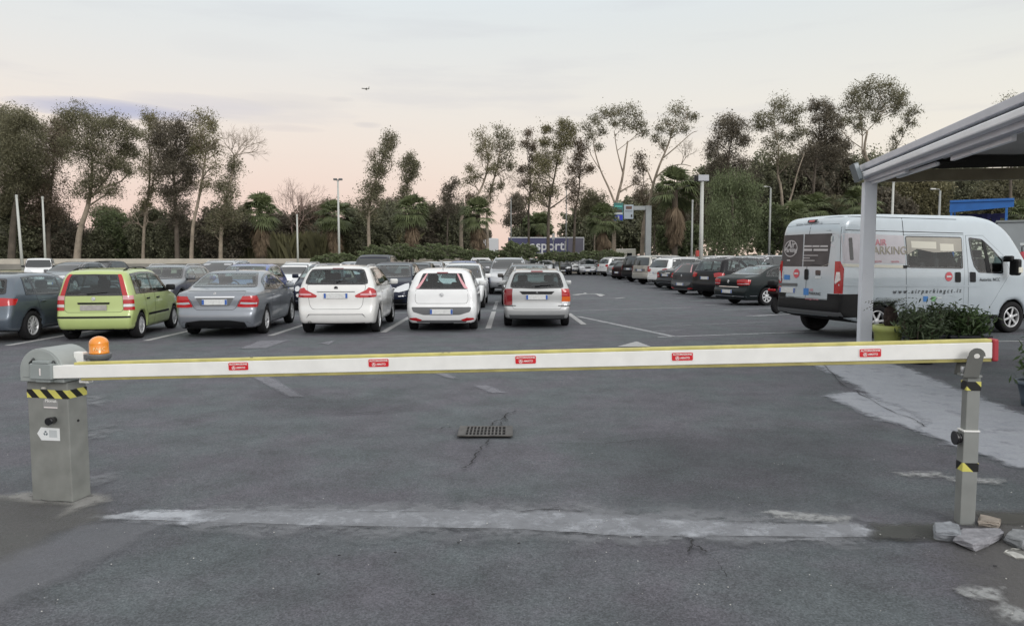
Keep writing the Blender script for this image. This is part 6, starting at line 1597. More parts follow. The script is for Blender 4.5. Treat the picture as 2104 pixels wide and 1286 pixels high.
# ------------------------------------------------------------------ pots and shrubs
def leaf_cloud(centers, n, sig, lw, ll, droop=0.0, seed=0, flat=1.0, center=None):
    """quads scattered round the centres; returns co, faces"""
    rng = np.random.default_rng(seed); C_ = np.asarray(centers, float)
    idx = rng.integers(0, len(C_), n); p = C_[idx]+rng.normal(size=(n, 3))*np.asarray(sig)*np.array([1, 1, flat])
    d = rng.normal(size=(n, 3)); d[:, 2] -= droop; d /= np.linalg.norm(d, axis=1)[:, None]
    u = np.cross(d, rng.normal(size=(n, 3))); u /= np.maximum(np.linalg.norm(u, axis=1), 1e-6)[:, None]
    s = rng.uniform(.6, 1.3, (n, 1)); a = d*ll*s; b_ = u*lw*s
    co = np.stack([p-a*.5, p+b_*.5-a*.05, p+a*.5, p-b_*.5-a*.05], 1).reshape(-1, 3)
    return co, np.arange(n*4).reshape(-1, 4)
leafA = mat('pot_leaves', (.085, .135, .050), .55, island=.5, trans=.25); leafB = mat('oleander_leaves', (.075, .105, .052), .6, island=.5, trans=.2); stem = mat('stem_bark', (.07, .055, .04), .9)
def potted(base, pot_r, pot_h, label, pm_, shrub, seed, box_=None, rz=0, leaf=leafB):
    t = empty('potted_shrub', tuple(base), rz); tag(t, label, 'potted plant', 'potted plants by the canopy')
    mb = MB()
    if box_: mb.box((0, 0, pot_h/2+.003), (box_[0], box_[1], pot_h), .015); mb.box((0, 0, pot_h), (box_[0]+.05, box_[1]+.05, .04), .01)
    else: mb.lathe([(.0001, .003), (pot_r*.74, .003), (pot_r*.80, pot_h*.35), (pot_r*.95, pot_h*.86), (pot_r*1.06, pot_h*.87), (pot_r*1.06, pot_h), (pot_r*.93, pot_h), (pot_r*.90, pot_h*.94), (.0001, pot_h*.94)], 26)
    mb.build('pot', pm_, t)
    rng = random.Random(seed); cs = []; mb = MB()
    for k in range(shrub['stems']):
        bx = rng.uniform(-.8, .8)*shrub['w']/2*.8; by = rng.uniform(-.5, .5)*shrub['d']/2
        tx, ty, tz = bx*1.2+rng.uniform(-.08, .08), by*1.4+rng.uniform(-.08, .08), pot_h+shrub['h']*rng.uniform(.55, 1.0)
        mb.tube([(bx*.6, by*.6, pot_h*.9), ((bx+tx)/2, (by+ty)/2, (pot_h+tz)/2), (tx, ty, tz)], [.012, .009, .004], 5)
        for q in np.linspace(.2, 1, 9): cs.append((bx*.6+(tx-bx*.6)*q, by*.6+(ty-by*.6)*q, pot_h*.95+(tz-pot_h*.95)*q))
    mb.build('stems', stem, t)
    co, fs = leaf_cloud(cs, shrub['n'], .075, .030, .12, .0, seed)
    link_mesh('leaves', fast_mesh('leaves', co, fs, leaf), None, t)
    return t
lp = P(1815, 735, 12.0)
cy = empty('potted_cycad', (lp.x+.11, 12.1, 0)); tag(cy, 'shaggy dark cycad palm in a lime green pot by the post', 'potted plant', 'potted plants by the canopy')
ph_ = P(1815, 669, 12.0).z; pr_ = .235
mb = MB(); mb.lathe([(.0001, .003), (.17, .003), (.19, ph_*.4), (.215, ph_*.80), (.235, ph_*.82), (.235, ph_), (.20, ph_), (.19, ph_*.94), (.0001, ph_*.94)], 30); mb.build('pot', mat('lime_pot', (.33, .37, .11), .45, noise=.06), cy)
mb = MB(); b_ = bmesh.new(); bmesh.ops.create_icosphere(b_, subdivisions=3, radius=1)
for v in b_.verts: q = 1+.10*math.sin(v.co.x*17)*math.cos(v.co.z*19); v.co = Vector((v.co.x*.105*q+.03, v.co.y*.105*q, ph_+.13+v.co.z*.19*q))
mb._merge(b_, None, 0); mb.build('trunk', mat('cycad_trunk', (.030, .020, .016), .95, noise=.5, nscale=30), cy)
fr_m = mat('cycad_fronds', (.030, .045, .018), .5, island=.3); mb = MB(); rr2 = random.Random(4)
for k in range(26):
    a_ = 2*math.pi*k/26+rr2.uniform(-.1, .1); el = rr2.uniform(.3, 1.2); L_ = rr2.uniform(.34, .46); prev = None
    for i in range(10):
        t = i/9; rad = L_*t*math.cos(el*(1-t*.7)); z = ph_+.30+L_*(math.sin(el)*t-.62*t*t)
        p_ = Vector((math.cos(a_)*rad+.03, math.sin(a_)*rad, z)); s_ = Vector((-math.sin(a_), math.cos(a_), 0))
        if prev is not None:
            for sd_ in (-1, 1):
                l = .085*math.sin(math.pi*min(1, t*.9+.08)); d_ = (p_-prev).normalized()
                mb.poly([prev, prev+(p_-prev)*.55, prev+s_*sd_*l+d_*l*.5+Vector((0, 0, .015))])
        prev = p_
mb.build('fronds', fr_m, cy)
dpot = mat('black_pot', (.020, .022, .030), .6)
q = G(1885, 750); potted((q.x+.16, q.y+.2, 0), .22, .33, 'leafy dark shrub in a round black pot beside the lime green pot', dpot, dict(stems=16, w=.60, d=.5, h=.46, n=1150), 3)
q = P(1938, 700, 12.3); potted((q.x, 12.6, 0), .2, .36, 'dark green oleander in the middle planter of the row', dpot, dict(stems=20, w=1.0, d=.5, h=.48, n=1500), 5, box_=(.72, .34), rz=R(-8))
q = P(1990, 700, 12.3); potted((q.x+.05, 12.45, 0), .2, .36, 'spiky leaved shrub in the right end planter of the row', dpot, dict(stems=16, w=.66, d=.5, h=.48, n=1200), 7, box_=(.62, .34), rz=R(-8), leaf=leafA)
q = P(1885, 700, 12.9); potted((q.x, 13.0, 0), .2, .30, 'low dense shrub behind the cycad, half hidden', dpot, dict(stems=12, w=.7, d=.5, h=.50, n=800), 8)
q = G(2136, 835); potted((q.x, q.y, 0), .235, P(2100, 783, q.y).z, 'loose leafy shrub in a blue grey pot at the right edge', mat('blue_grey_pot', (.075, .10, .13), .55), dict(stems=9, w=.62, d=.5, h=.42, n=260), 9, leaf=leafA)
# ------------------------------------------------------------------ walls, banks, verge
conc_b = mat('barrier_concrete', (.38, .35, .30), .85, noise=.12, nscale=1.2); conc_d = mat('barrier_lower', (.22, .21, .19), .85, noise=.15, nscale=1.0); conc_w = mat('low_wall', (.36, .34, .26), .9, noise=.12, nscale=1.5)
def zpx(py, D): return CAM_H+(529-py)/FPX*D
vb0, vb1 = Vector((-60, 57, 0)), Vector((-12, 78, 0))
t_ = (vb1-vb0); ln = t_.length; rzb = math.atan2(t_.y, t_.x)
bw = empty('road_barrier', tuple(vb0), rzb); tag(bw, 'long pale concrete road barrier with a darker lower band behind the car park', 'barrier wall')
mb = MB(); mb.box((ln/2, 0, .55), (ln, .5, 1.1), .02); mb.build('lower_band', conc_d, bw)
mb = MB(); mb.prism([(-.25, 0), (.25, 0), (.12, .46), (-.12, .46)], Matrix.Translation((0, 0, 1.1)) @ frame((0, 0, 0), (0, 1, 0), (0, 0, 1)), ln, bev=.01); mb.build('upper_band', conc_b, bw)
b2 = empty('road_barrier', (-12, 78.4, 0), 0); tag(b2, 'pale concrete road barrier running behind the centre hedges', 'barrier wall')
mb = MB(); mb.box((36, 0, .8), (72, .5, 1.6), .02); mb.build('lower_band', conc_b, b2)
b3 = empty('low_wall', (-44, 51.5, 0), R(11)); tag(b3, 'low sandy concrete wall beside the white delivery van', 'wall')
mb = MB(); mb.box((13, 0, .36), (38, .35, .72), .03); mb.build('wall_body', conc_w, b3)
gb = MB(); 
for (x0, y0, x1, y1) in ((-60, 52, -10, 74),):
    gb.poly([(-70, 44.5, -.03), (-8, 60, .02), (-8, 80, .9), (-70, 58, .75)])
bank = gb.build('grass_bank', mat('bank_grass', (.075, .085, .035), .95, noise=.5, nscale=1.5, bump=.5, bscale=4)); tag(bank, 'rough grass bank below the road barrier', kind='structure')
rd = MB(); rd.poly([(-200, 96, 1.2), (200, 112, 1.2), (200, 128, 1.2), (-200, 128, 1.2)]); rd.poly([(-200, 95, -.1), (200, 111, -.1), (200, 112, 1.2), (-200, 96, 1.2)])
tag(rd.build('road', mat('far_road', (.12, .12, .12), .9, noise=.2)), 'raised road passing behind the car park', kind='structure')

# ------------------------------------------------------------------ lorry on the far road
trk = P(1200, 520, 122); trl = P(1044, 520, 122); lor = empty('articulated_lorry', (trl.x, 122, 1.2)); tag(lor, 'articulated lorry with dark blue curtain trailer passing behind the hedge', 'lorry')
TL = trk.x-trl.x; navyc = mat('curtain_navy', (.052, .054, .115), .55, noise=.12, nscale=.6); greyc = mat('curtain_grey', (.105, .10, .125), .6, noise=.15, nscale=.5); wl = mat('lorry_white', (.55, .56, .57), .4)
hT = zpx(488, 122)-1.2
mb = MB(); mb.box((TL/2, 1.25, (hT+1.1)/2), (TL, 2.5, hT-1.1), .03); mb.build('trailer_body', greyc, lor)
mb = MB(); mb.box((TL*.40, -.015, (hT+1.15)/2), (TL*.78, .03, hT-1.35)); mb.build('side_curtain', navyc, lor)
mb = MB(); mb.box((TL/2, -.03, hT-.06), (TL+.02, .06, .14), .01); mb.box((TL/2, -.03, 1.12), (TL+.02, .06, .12), .01); mb.box((TL-.05, -.03, hT/2+.5), (.1, .06, hT-1.2), .01); mb.build('frame_rail', wl, lor)
text('trasporti', 2.15, wl, frame((TL*.47, -.06, 2.35), (1, 0, 0), (0, 0, 1)), lor, bold=.035)
mb = MB(); mb.box((TL*.83, 1.2, .85), (3.2, .9, .3), .03); mb.build('chassis', M['black'], lor)
for x in (TL*.72, TL*.80, TL*.88, -1.0, -3.4):
    mb = MB(); mb.lathe([(.0001, -.15), (.5, -.15), (.5, .15), (.0001, .15)], 18, Matrix.Translation((x, .25, .5)) @ Matrix.Rotation(R(90), 4, 'X')); mb.build('wheel', M['rubber'], lor)
mb = MB(); mb.prism([(-4.9, .5), (-4.95, 1.6), (-4.5, 3.2), (-2.9, 3.65), (-1.6, 3.6), (-1.6, .5)], Matrix.Translation((0, 2.45, 0)) @ Matrix.Rotation(R(90), 4, 'X'), 2.4, bev=.12); cabm = mb.build('tractor_cab', wl, lor)
mb = MB(); mb.prism([(-4.82, 1.75), (-4.56, 2.75), (-3.9, 2.85), (-3.4, 1.75)], Matrix.Translation((0, .04, 0)) @ Matrix.Rotation(R(90), 4, 'X'), .03); mb.build('cab_window', M['glass_far'], lor)
# cream camper on the road
cm = P(1262, 516, 105); ca_ = empty('camper_van', (cm.x, 105, .3)); tag(ca_, 'cream camper van mostly hidden by shrubs below the sign gantry', 'camper van')
mb = MB(); mb.prism([(-2.9, .5), (-2.9, 1.2), (-2.3, 1.5), (-2.2, 2.5), (2.9, 2.6), (2.9, .5)], Matrix.Translation((0, 1, 0)) @ Matrix.Rotation(R(90), 4, 'X'), 2, bev=.1); mb.build('body', mat('camper_cream', (.50, .49, .44), .5), ca_)
for x in (-1.2, .9, 2.0):
    mb = MB(); mb.box((x, -1.01, 1.75), (.7, .03, .5), .01); mb.build('window', M['glass_far'], ca_)
for x in (-1.9, 1.8):
    mb = MB(); mb.lathe([(.0001, -.1), (.34, -.1), (.34, .1), (.0001, .1)], 14, Matrix.Translation((x, -.85, .34)) @ Matrix.Rotation(R(90), 4, 'X')); mb.build('wheel', M['rubber'], ca_)

# ------------------------------------------------------------------ sign gantry and lamp poles
DG = 76.0
gst = mat('gantry_steel', (.28, .30, .30), .5, metal=.2, noise=.08, nscale=1)
gp = P(1331, 515, DG); gan = empty('sign_gantry', (gp.x, DG, 0)); tag(gan, 'thick grey gantry post with an arm carrying two road signs', 'sign gantry')
zt_ = zpx(424, DG); mb = MB(); mb.box((0, 0, zt_/2), (.58, .5, zt_), .03); mb.build('column', gst, gan)
xl = P(1262, 425, DG).x-gp.x
mb = MB(); mb.box((xl/2-.25, 0, zt_-.25), (abs(xl)-.1, .40, .42), .03); mb.build('arm', gst, gan)
def sgn(px0, px1, py0, py1): 
    a = P(px0, py0, DG-.3); b = P(px1, py1, DG-.3); return (a.x-gp.x+b.x-gp.x)/2, (a.z+b.z)/2, abs(b.x-a.x), abs(a.z-b.z)
for rects in ([('sign_panel', (1261, 1280, 417, 454), (.030, .14, .13)), ('board_face', (1262, 1279, 442, 453), (.015, .03, .45)), ('board_face', (1262, 1279, 437, 441), (.45, .47, .46)), ('board_face', (1263, 1278, 431, 436), (.05, .035, .025)), ('board_face', (1263, 1278, 423, 426), (.08, .42, .36)), ('arrow_mark', (1269, 1272, 444, 450), (.6, .6, .6))],
              [('sign_panel', (1282, 1301, 421, 450), (.34, .39, .43)), ('board_face', (1286, 1298, 424, 430), (.10, .05, .035)), ('board_face', (1284, 1299, 433, 435), (.20, .22, .25)), ('arrow_mark', (1296, 1299, 441, 446), (.03, .03, .03))]):
    par = gan
    for i, (nm, rc_, colr) in enumerate(rects):
        cx, cz, w_, h_ = sgn(*rc_)
        mb = MB(); mb.box((cx, (-.32 if i == 0 else -.377-.006*i), cz), (w_, .10 if i == 0 else .012, h_), .01 if i == 0 else 0); o = mb.build(nm, mat(nm, colr, .5), par)
        if i == 0: par = o
pole_m = mat('pole_pale', (.46, .47, .44), .5, noise=.06, nscale=1); pole_d = mat('pole_grey', (.30, .31, .30), .5)
def lamp(px, ptop, D, r, label, kind='plain', m=pole_m, name='street_lamp', pbase=None):
    g = P(px, 529, D); z = zpx(ptop, D); t = empty(name, (g.x, D, 0)); tag(t, label, 'street lamp', 'lamp posts round the car park')
    lx = 0 if pbase is None else (P(px, 529, D).x-P(pbase, 529, D).x)
    mb = MB(); mb.tube([(-lx, 0, 0), (0, 0, z-.1)], [r*1.25, r*.8], 10); mb.build('pole', m, t)
    if kind == 'box':
        mb = MB(); mb.box((.05, 0, z+.12), (.75, .35, .42), .03); mb.build('lamp_head', mat('lamp_box', (.42, .43, .46), .5), t); mb = MB(); mb.box((-.42, 0, z+.10), (.24, .34, .40), .02); mb.build('lamp_glass', M['black'], t)
    elif kind == 'arm':
        mb = MB(); mb.tube([(0, 0, z-.12), (-.08, 0, z), (-.45, 0, z+.02)], [.03, .028, .025], 6); mb.build('arm', m, t); mb = MB(); mb.box((-.50, 0, z+.02), (.36, .14, .09), .03); mb.build('lamp_head', mat('lamp_white', (.6, .6, .58), .5), t)
    elif kind == 'twin':
        mb = MB(); mb.box((-.22, 0, z), (.30, .22, .16), .03); mb.box((.22, 0, z), (.30, .22, .16), .03); mb.box((0, 0, z-.08), (.2, .1, .1), .01); mb.build('lamp_head', M['grey_plastic'], t)
    else:
        mb = MB(); mb.box((0, 0, z), (.14, .14, .22), .02); mb.build('lamp_head', m, t)
lamp(697, 371, 62, .09, 'tall cream lamp post with dark twin head behind the white people carrier', 'twin')
lamp(612, 444, 66, .08, 'thin pale post behind the tiny navy car', m=pole_m)
lamp(93, 408, 60, .08, 'slender pale post behind the small white delivery van'); lamp(40, 405, 54, .09, 'leaning pale post at the far left', pbase=46)
lamp(1163, 386, 88, .07, 'thin grey post rising in front of the lorry trailer', m=pole_d); lamp(1050, 410, 95, .07, 'very thin grey post left of the lorry', m=pole_d)
lamp(1440, 372, 52, .14, 'pale pole with a boxy flood light head above the right hand row', 'box'); lamp(1580, 386, 66, .09, 'pole with short curved arm left of the silver van', 'arm', pole_d)
lamp(1830, 375, 48, .08, 'plain pole rising behind the silver van roof', m=pole_m); lamp(1926, 391, 52, .08, 'pole with small arm left of the blue awning', 'arm', pole_d)
lamp(1421, 415, 60, .08, 'plain grey pole left of the flood light pole', m=pole_d)
o_ = P(1433, 515, 51); bx_ = empty('red_box', (o_.x, 51, 0)); tag(bx_, 'small red cabinet on a post beside the flood light pole', 'utility box')
mb = MB(); mb.box((0, 0, 1.95), (.22, .2, .42), .02); mb.build('box', mat('box_red', (.35, .04, .03), .5), bx_); mb = MB(); mb.box((0, 0, .87), (.08, .08, 1.74), .01); mb.build('post', pole_d, bx_)
o_ = P(1137, 500, 90); bo = empty('white_box_sign', (o_.x, 90, 0)); tag(bo, 'small white box sign on a thin post in front of the lorry', 'sign')
mb = MB(); mb.box((0, 0, zpx(487, 90)), (.30, .3, .75), .04); mb.build('box', wl, bo); mb = MB(); mb.tube([(0, 0, 0), (0, 0, zpx(492, 90))], .05, 6); mb.build('post', pole_d, bo)
# aeroplane
pl = P(751, 183, 900); ae = empty('aeroplane', tuple(pl), R(12)); tag(ae, 'small distant aeroplane flying left in the pale sky', 'aeroplane')
am = mat('plane_grey', (.28, .28, .27), .6); mb = MB(); mb.tube([(-4.6, 0, .35), (-4.2, 0, .3), (3, 0, 0), (4.6, 0, .25)], [.15, .62, .6, .15], 10); mb.build('fuselage', am, ae)
mb = MB(); mb.prism([(-1.2, 0), (1.0, 0), (2.0, -6.5), (1.2, -6.5)], Matrix.Translation((0, 0, -.25)), .15); mb.prism([(-1.2, 0), (1.0, 0), (2.0, 6.5), (1.2, 6.5)], Matrix.Translation((0, 0, -.25)), .15); mb.prism([(-.6, -2.6), (.9, -2.6), (.9, -1.8), (-.6, -1.8)], Matrix.Translation((0, 0, -1.2)), .8); mb.build('wing', am, ae)
mb = MB(); mb.prism([(2.8, .2), (4.4, .2), (4.7, 2.8), (4.0, 2.8)], Matrix.Rotation(R(90), 4, 'X'), .15); mb.prism([(3.4, -2), (4.5, -2), (4.5, 2), (3.4, 2)], Matrix.Translation((0, 0, .3)), .1); mb.build('tail_fin', am, ae)

# ------------------------------------------------------------------ trees
def leafmat(n, c, t=.42, i=.45): return mat(n, c, .65, island=i, trans=t)
L_olive = leafmat('leaf_olive', (.180, .172, .105)); L_brown = leafmat('leaf_brown', (.190, .152, .108)); L_green = leafmat('leaf_green', (.150, .180, .090)); L_dark = leafmat('leaf_dark', (.185, .190, .120), .42, .6); L_yel = leafmat('leaf_yellow', (.205, .190, .105)); L_dusk = leafmat('leaf_dusk', (.165, .145, .108), .42, .55)
B_pale = mat('bark_pale', (.27, .225, .175), .9, noise=.3, nscale=2); B_dark = mat('bark_dark', (.10, .082, .064), .9, noise=.3, nscale=2); B_pink = mat('bark_pink', (.24, .17, .145), .9, noise=.2, nscale=2)
core_m = mat('dark_core', (.085, .085, .060), .95, noise=.4, nscale=3)
TS = [100]
def tree(label, D, trunk, clumps, leaf=None, bark=None, r0=.26, dens=1.0, bare=(), ls=1.0, droop=.5, name='eucalyptus_tree', cat='tree', group='tall trees along the skyline', limbs=()):
    TS[0] += 1; sd = TS[0]; rng = np.random.default_rng(sd); rnd = random.Random(sd)
    leaf = leaf or L_olive; bark = bark or B_pale
    base = P(trunk[0][0], 529, D)
    root = empty(name, (base.x, D, 0)); tag(root, label, cat, group)
    sc_ = D/FPX
    def W(px, py, dy=0.0): q = P(px, py, D+dy); return Vector((q.x-base.x, dy, q.z))
    off = 0; path = [Vector((0, 0, -.05))]; 
    for i, (px, py) in enumerate(trunk[1:] if len(trunk) > 1 else []): off += rnd.uniform(-.4, .4); path.append(W(px, py, off))
    mb = MB(); n = len(path); H_ = path[-1].z
    rad = [max(.05, r0*(1-.80*p.z/max(H_*1.05, .1))) for p in path]
    def smooth(pts, rs_):
        out, ro = [], []
        for i in range(len(pts)-1):
            p0, p1, p2, p3 = pts[max(0, i-1)], pts[i], pts[i+1], pts[min(len(pts)-1, i+2)]
            for t in (0, .33, .66):
                out.append(.5*((2*p1)+(p2-p0)*t+(2*p0-5*p1+4*p2-p3)*t*t+(3*p1-p0-3*p2+p3)*t**3)); ro.append(rs_[i]*(1-t)+rs_[i+1]*t)
        return out+[pts[-1]], ro+[rs_[-1]]
    sp_, sr_ = smooth(path, rad)
    mb.tube(sp_, sr_, 7)
    nodes = [(p, r) for p, r in zip(sp_, sr_)]
    for lb in limbs:
        pts = [W(px, py, rnd.uniform(-1, 1)*(.3+i*.4)) for i, (px, py) in enumerate(lb)]
        rr_0 = min(nodes, key=lambda q: (q[0]-pts[0]).length)[1]*.72
        pts[0] = min(nodes, key=lambda q: (q[0]-pts[0]).length)[0].copy()
        p2_, r2_ = smooth(pts, [max(.035, rr_0*(1-.75*i/(len(pts)-1))) for i in range(len(pts))]); mb.tube(p2_, r2_, 6); nodes += list(zip(p2_, r2_))
    centers = []; nl = 0
    def grow(tgt, r_end, depth=0):
        cand = [q for q in nodes if q[0].z < tgt.z-.25*(tgt-q[0]).xy.length] or nodes
        s_ = min(cand, key=lambda q: (q[0]-tgt).length+rnd.uniform(0, .4))
        a = s_[0]; L_ = (tgt-a).length
        if L_ < .15: return
        mid = a.lerp(tgt, .5)+Vector((rnd.uniform(-1, 1), rnd.uniform(-1, 1), rnd.uniform(-.6, .9)))*L_*.10
        r1 = min(s_[1]*.7, .03+.016*L_+r_end)
        p_, r_ = smooth([a, mid, tgt], [r1, (r1+r_end)/2, r_end]); mb.tube(p_, r_, 5, caps=False); nodes.extend(zip(p_, r_))
    for cx, cy_, cr in clumps:
        rw = cr*sc_; c_ = W(cx, cy_, rng.uniform(-1, 1)*rw*1.3)
        grow(c_, .035)
        k = max(5, int(7+rw*4.5))
        for _ in range(k):
            d = rng.normal(size=3); d /= np.linalg.norm(d); q = c_+Vector(d*rw*np.array([.92, 1.0, .85])*rng.uniform(.45, 1)**.6)
            grow(q, .026); centers.append((q.x, q.y, q.z, rw))
            for _2 in range(3):
                e = q+Vector(rng.normal(size=3)*rw*.34); centers.append((e.x, e.y, e.z, rw))
        nl += int(190*rw*rw*dens*4/ (ls*ls) *2.5)+120
    if len(clumps) > 3:
        up = [q for q in nodes if q[0].z > H_*.42]
        for _ in range(int(10+len(clumps)*2)):
            q = up[rng.integers(0, len(up))][0]+Vector(rng.normal(size=3)*.45); centers.append((q.x, q.y, q.z, .8))
            if rng.random() < .5: centers.append((q.x+.3, q.y, q.z-.3, 1.2))
    for cx, cy_, cr in bare:
        rw = cr*sc_; c_ = W(cx, cy_, 0)
        st = min(nodes, key=lambda q: (q[0]-(c_-Vector((0, 0, rw*.9)))).length)
        def rec(p, d, L_, r, dep):
            q = p+d*L_*.5+Vector(rng.normal(size=3)*L_*.05); e = q+(d+Vector(rng.normal(size=3)*.12)+Vector((0, 0, .08))).normalized()*L_*.5
            mb.tube([p, q, e], [r, r*.85, r*.68], 4, caps=False)
            if dep == 0: return
            for _k in range(3 if (dep > 2 or rng.random() < .35) else 2):
                nd = (d*1.0+Vector(rng.normal(size=3)*.42)+Vector((0, 0, .10))).normalized(); rec(q.lerp(e, rng.uniform(.2, 1)), nd, L_*rng.uniform(.62, .85), r*.62, dep-1)
        for _ in range(2):
            d0 = (c_-st[0]).normalized()*.8+Vector(rng.normal(size=3)*.35); rec(st[0], d0.normalized(), rw*.62, max(.04, min(st[1]*.6, .09)), 5)
    mb.build('trunk', bark, root)
    if centers:
        C_ = np.array(centers); idx = rng.integers(0, len(C_), nl); sg = .13+.18*C_[idx, 3]
        p = C_[idx, :3]+rng.normal(size=(nl, 3))*sg[:, None]*np.array([1, 1, .85])
        d = rng.normal(size=(nl, 3)); d[:, 2] -= droop; d /= np.linalg.norm(d, axis=1)[:, None]
        u = np.cross(d, rng.normal(size=(nl, 3))); u /= np.maximum(np.linalg.norm(u, axis=1), 1e-6)[:, None]
        s = (.45+1.25*rng.random((nl, 1))**1.5)*ls*D/72; a = d*.165*s; b_ = u*.056*s
        co = np.stack([p-a*.5, p+b_*.5, p+a*.5, p-b_*.5], 1).reshape(-1, 3)
        link_mesh('crown', fast_mesh('crown', co, np.arange(nl*4).reshape(-1, 4), leaf), None, root)
    return root
E = tree
E('broad dense olive tree at the far left edge, trunk hidden', 74, [(20, 530), (28, 450), (38, 380), (30, 300)], [(12, 240, 34), (45, 262, 34), (5, 290, 45), (50, 310, 38), (20, 345, 45), (62, 360, 30), (30, 395, 34), (0, 400, 34), (15, 300, 30)], L_olive, B_dark, .4, 1.7)
E('narrow dark tree between the edge tree and the twin topped one', 78, [(98, 530), (100, 440), (108, 360), (112, 300)], [(108, 275, 26), (100, 315, 28), (122, 300, 20), (98, 355, 30), (95, 395, 30), (112, 425, 26), (125, 262, 16), (78, 440, 24)], L_brown, B_dark, .3, 1.5)
E('large eucalyptus with pale leaning trunk and long right limb', 70, [(154, 535), (163, 480), (180, 425), (188, 370), (190, 320)], [(140, 245, 22), (165, 240, 22), (190, 250, 26), (215, 262, 24), (180, 285, 30), (150, 300, 24), (205, 310, 26), (175, 335, 30), (195, 365, 30), (220, 385, 22), (172, 385, 24), (240, 255, 18), (262, 272, 18), (248, 300, 22), (268, 310, 14), (258, 345, 16), (236, 335, 14)], L_olive, B_pale, .36, 1.15, limbs=[[(183, 410), (215, 385), (250, 372), (270, 345)], [(186, 390), (230, 350), (250, 300)]])
E('slim yellowish eucalyptus with pale trunk left of the ivy tree', 76, [(292, 535), (296, 470), (304, 410), (308, 350), (306, 290)], [(308, 248, 14), (318, 262, 14), (303, 285, 16), (312, 315, 18), (302, 345, 18), (318, 365, 18), (306, 395, 16), (298, 420, 12)], L_yel, B_pale, .2, .9, bare=[(285, 450, 30)])
E('bushy dark eucalyptus clad with ivy in the left group', 74, [(364, 532), (362, 450), (358, 380), (352, 310)], [(338, 268, 22), (372, 272, 24), (350, 300, 24), (388, 300, 20), (335, 330, 22), (370, 335, 28), (395, 352, 20), (350, 365, 24), (382, 385, 20), (345, 400, 20), (362, 425, 24), (366, 460, 22), (335, 290, 16)], L_dusk, B_dark, .3, 1.45)
E('tall thin-leaved eucalyptus with sky showing through, leaning right', 72, [(391, 532), (396, 470), (408, 410), (418, 350), (425, 300)], [(410, 245, 16), (428, 250, 18), (442, 262, 18), (408, 275, 18), (432, 290, 22), (445, 305, 14), (418, 320, 18), (438, 345, 16), (425, 380, 14), (402, 300, 12)], L_yel, B_pale, .24, .62, bare=[(425, 300, 40)])
E('dead-topped tree with bare fan of branches over a leafy base', 72, [(452, 530), (455, 460), (468, 400), (478, 350), (482, 320)], [(482, 335, 12), (478, 355, 14), (474, 385, 18), (462, 400, 18), (448, 385, 14), (455, 430, 22), (470, 450, 22), (440, 460, 20), (485, 440, 20)], L_olive, B_pale, .24, .8, bare=[(485, 285, 48), (500, 270, 32), (465, 270, 40)])
E('leafless pinkish tree with fine spreading twigs', 84, [(612, 535), (612, 470), (610, 430)], [(622, 440, 12), (600, 455, 14)], L_dusk, B_pink, .2, .5, bare=[(605, 415, 66), (585, 420, 50), (640, 430, 45), (610, 400, 55)])
E('slim leaning eucalyptus with bare side fork left of centre', 70, [(761, 515), (757, 460), (762, 410), (772, 370), (785, 330), (800, 295)], [(802, 283, 11), (799, 300, 12), (790, 318, 13), (780, 338, 15), (772, 360, 16), (764, 380, 14), (754, 402, 18), (770, 410, 16), (746, 425, 16), (765, 440, 18), (778, 385, 9)], L_olive, B_pale, .22, 1.35, limbs=[[(768, 385), (785, 362), (802, 350), (805, 330)], [(802, 350), (806, 335), (800, 318)]], bare=[(770, 320, 24)])
E('small club-shaped eucalyptus right of the leaning one', 72, [(836, 500), (834, 440), (836, 400), (838, 370)], [(832, 335, 10), (846, 328, 10), (852, 340, 9), (838, 350, 14), (850, 358, 9), (836, 372, 13), (834, 392, 12), (830, 410, 12)], L_olive, B_dark, .16, 1.5)
E('curved-trunk eucalyptus leaning right, left of the lorry', 76, [(950, 500), (948, 455), (962, 420), (985, 395), (1000, 355), (1004, 320)], [(990, 280, 13), (1000, 298, 14), (986, 305, 10), (1004, 325, 12), (975, 362, 11), (960, 375, 12), (1008, 350, 10), (965, 345, 8)], L_yel, B_pale, .26, .75, bare=[(1000, 330, 28)])
E('short dark thin tree beside the curved-trunk eucalyptus', 80, [(918, 520), (920, 450), (926, 400)], [(930, 380, 12), (922, 398, 13), (915, 415, 13), (926, 425, 13), (908, 432, 12)], L_dusk, B_dark, .14, 1.2)
E('sparse eucalyptus with drooping crown above the lorry cab', 78, [(1003, 500), (1001, 440), (1008, 395), (1020, 350), (1028, 310)], [(1022, 270, 12), (1036, 280, 14), (1046, 296, 13), (1026, 305, 14), (1040, 325, 13), (1020, 340, 11), (1050, 340, 9), (1008, 385, 10), (1002, 410, 10), (1030, 382, 8)], L_olive, B_pale, .22, .75, bare=[(1030, 310, 34), (1050, 350, 26)])
E('scraggly thin tree between the drooping and dense ones', 84, [(1088, 505), (1086, 440), (1090, 380), (1088, 320)], [(1084, 275, 8), (1078, 295, 10), (1094, 300, 9), (1100, 330, 12), (1086, 350, 13), (1080, 375, 13), (1098, 385, 11), (1088, 410, 12), (1070, 350, 8)], L_brown, B_dark, .18, .9, bare=[(1085, 320, 36)])
E('ivy covered dense tree with forked top behind the lorry', 80, [(1126, 490), (1128, 430), (1138, 370), (1150, 310)], [(1160, 256, 12), (1172, 265, 11), (1155, 275, 13), (1166, 290, 12), (1150, 305, 14), (1144, 330, 12), (1124, 265, 8), (1122, 290, 11), (1118, 320, 14), (1110, 350, 18), (1106, 380, 20), (1108, 410, 20), (1120, 340, 14), (1130, 390, 12)], L_yel, B_dark, .24, 1.1, limbs=[[(1130, 440), (1150, 415), (1168, 400), (1185, 380)]])
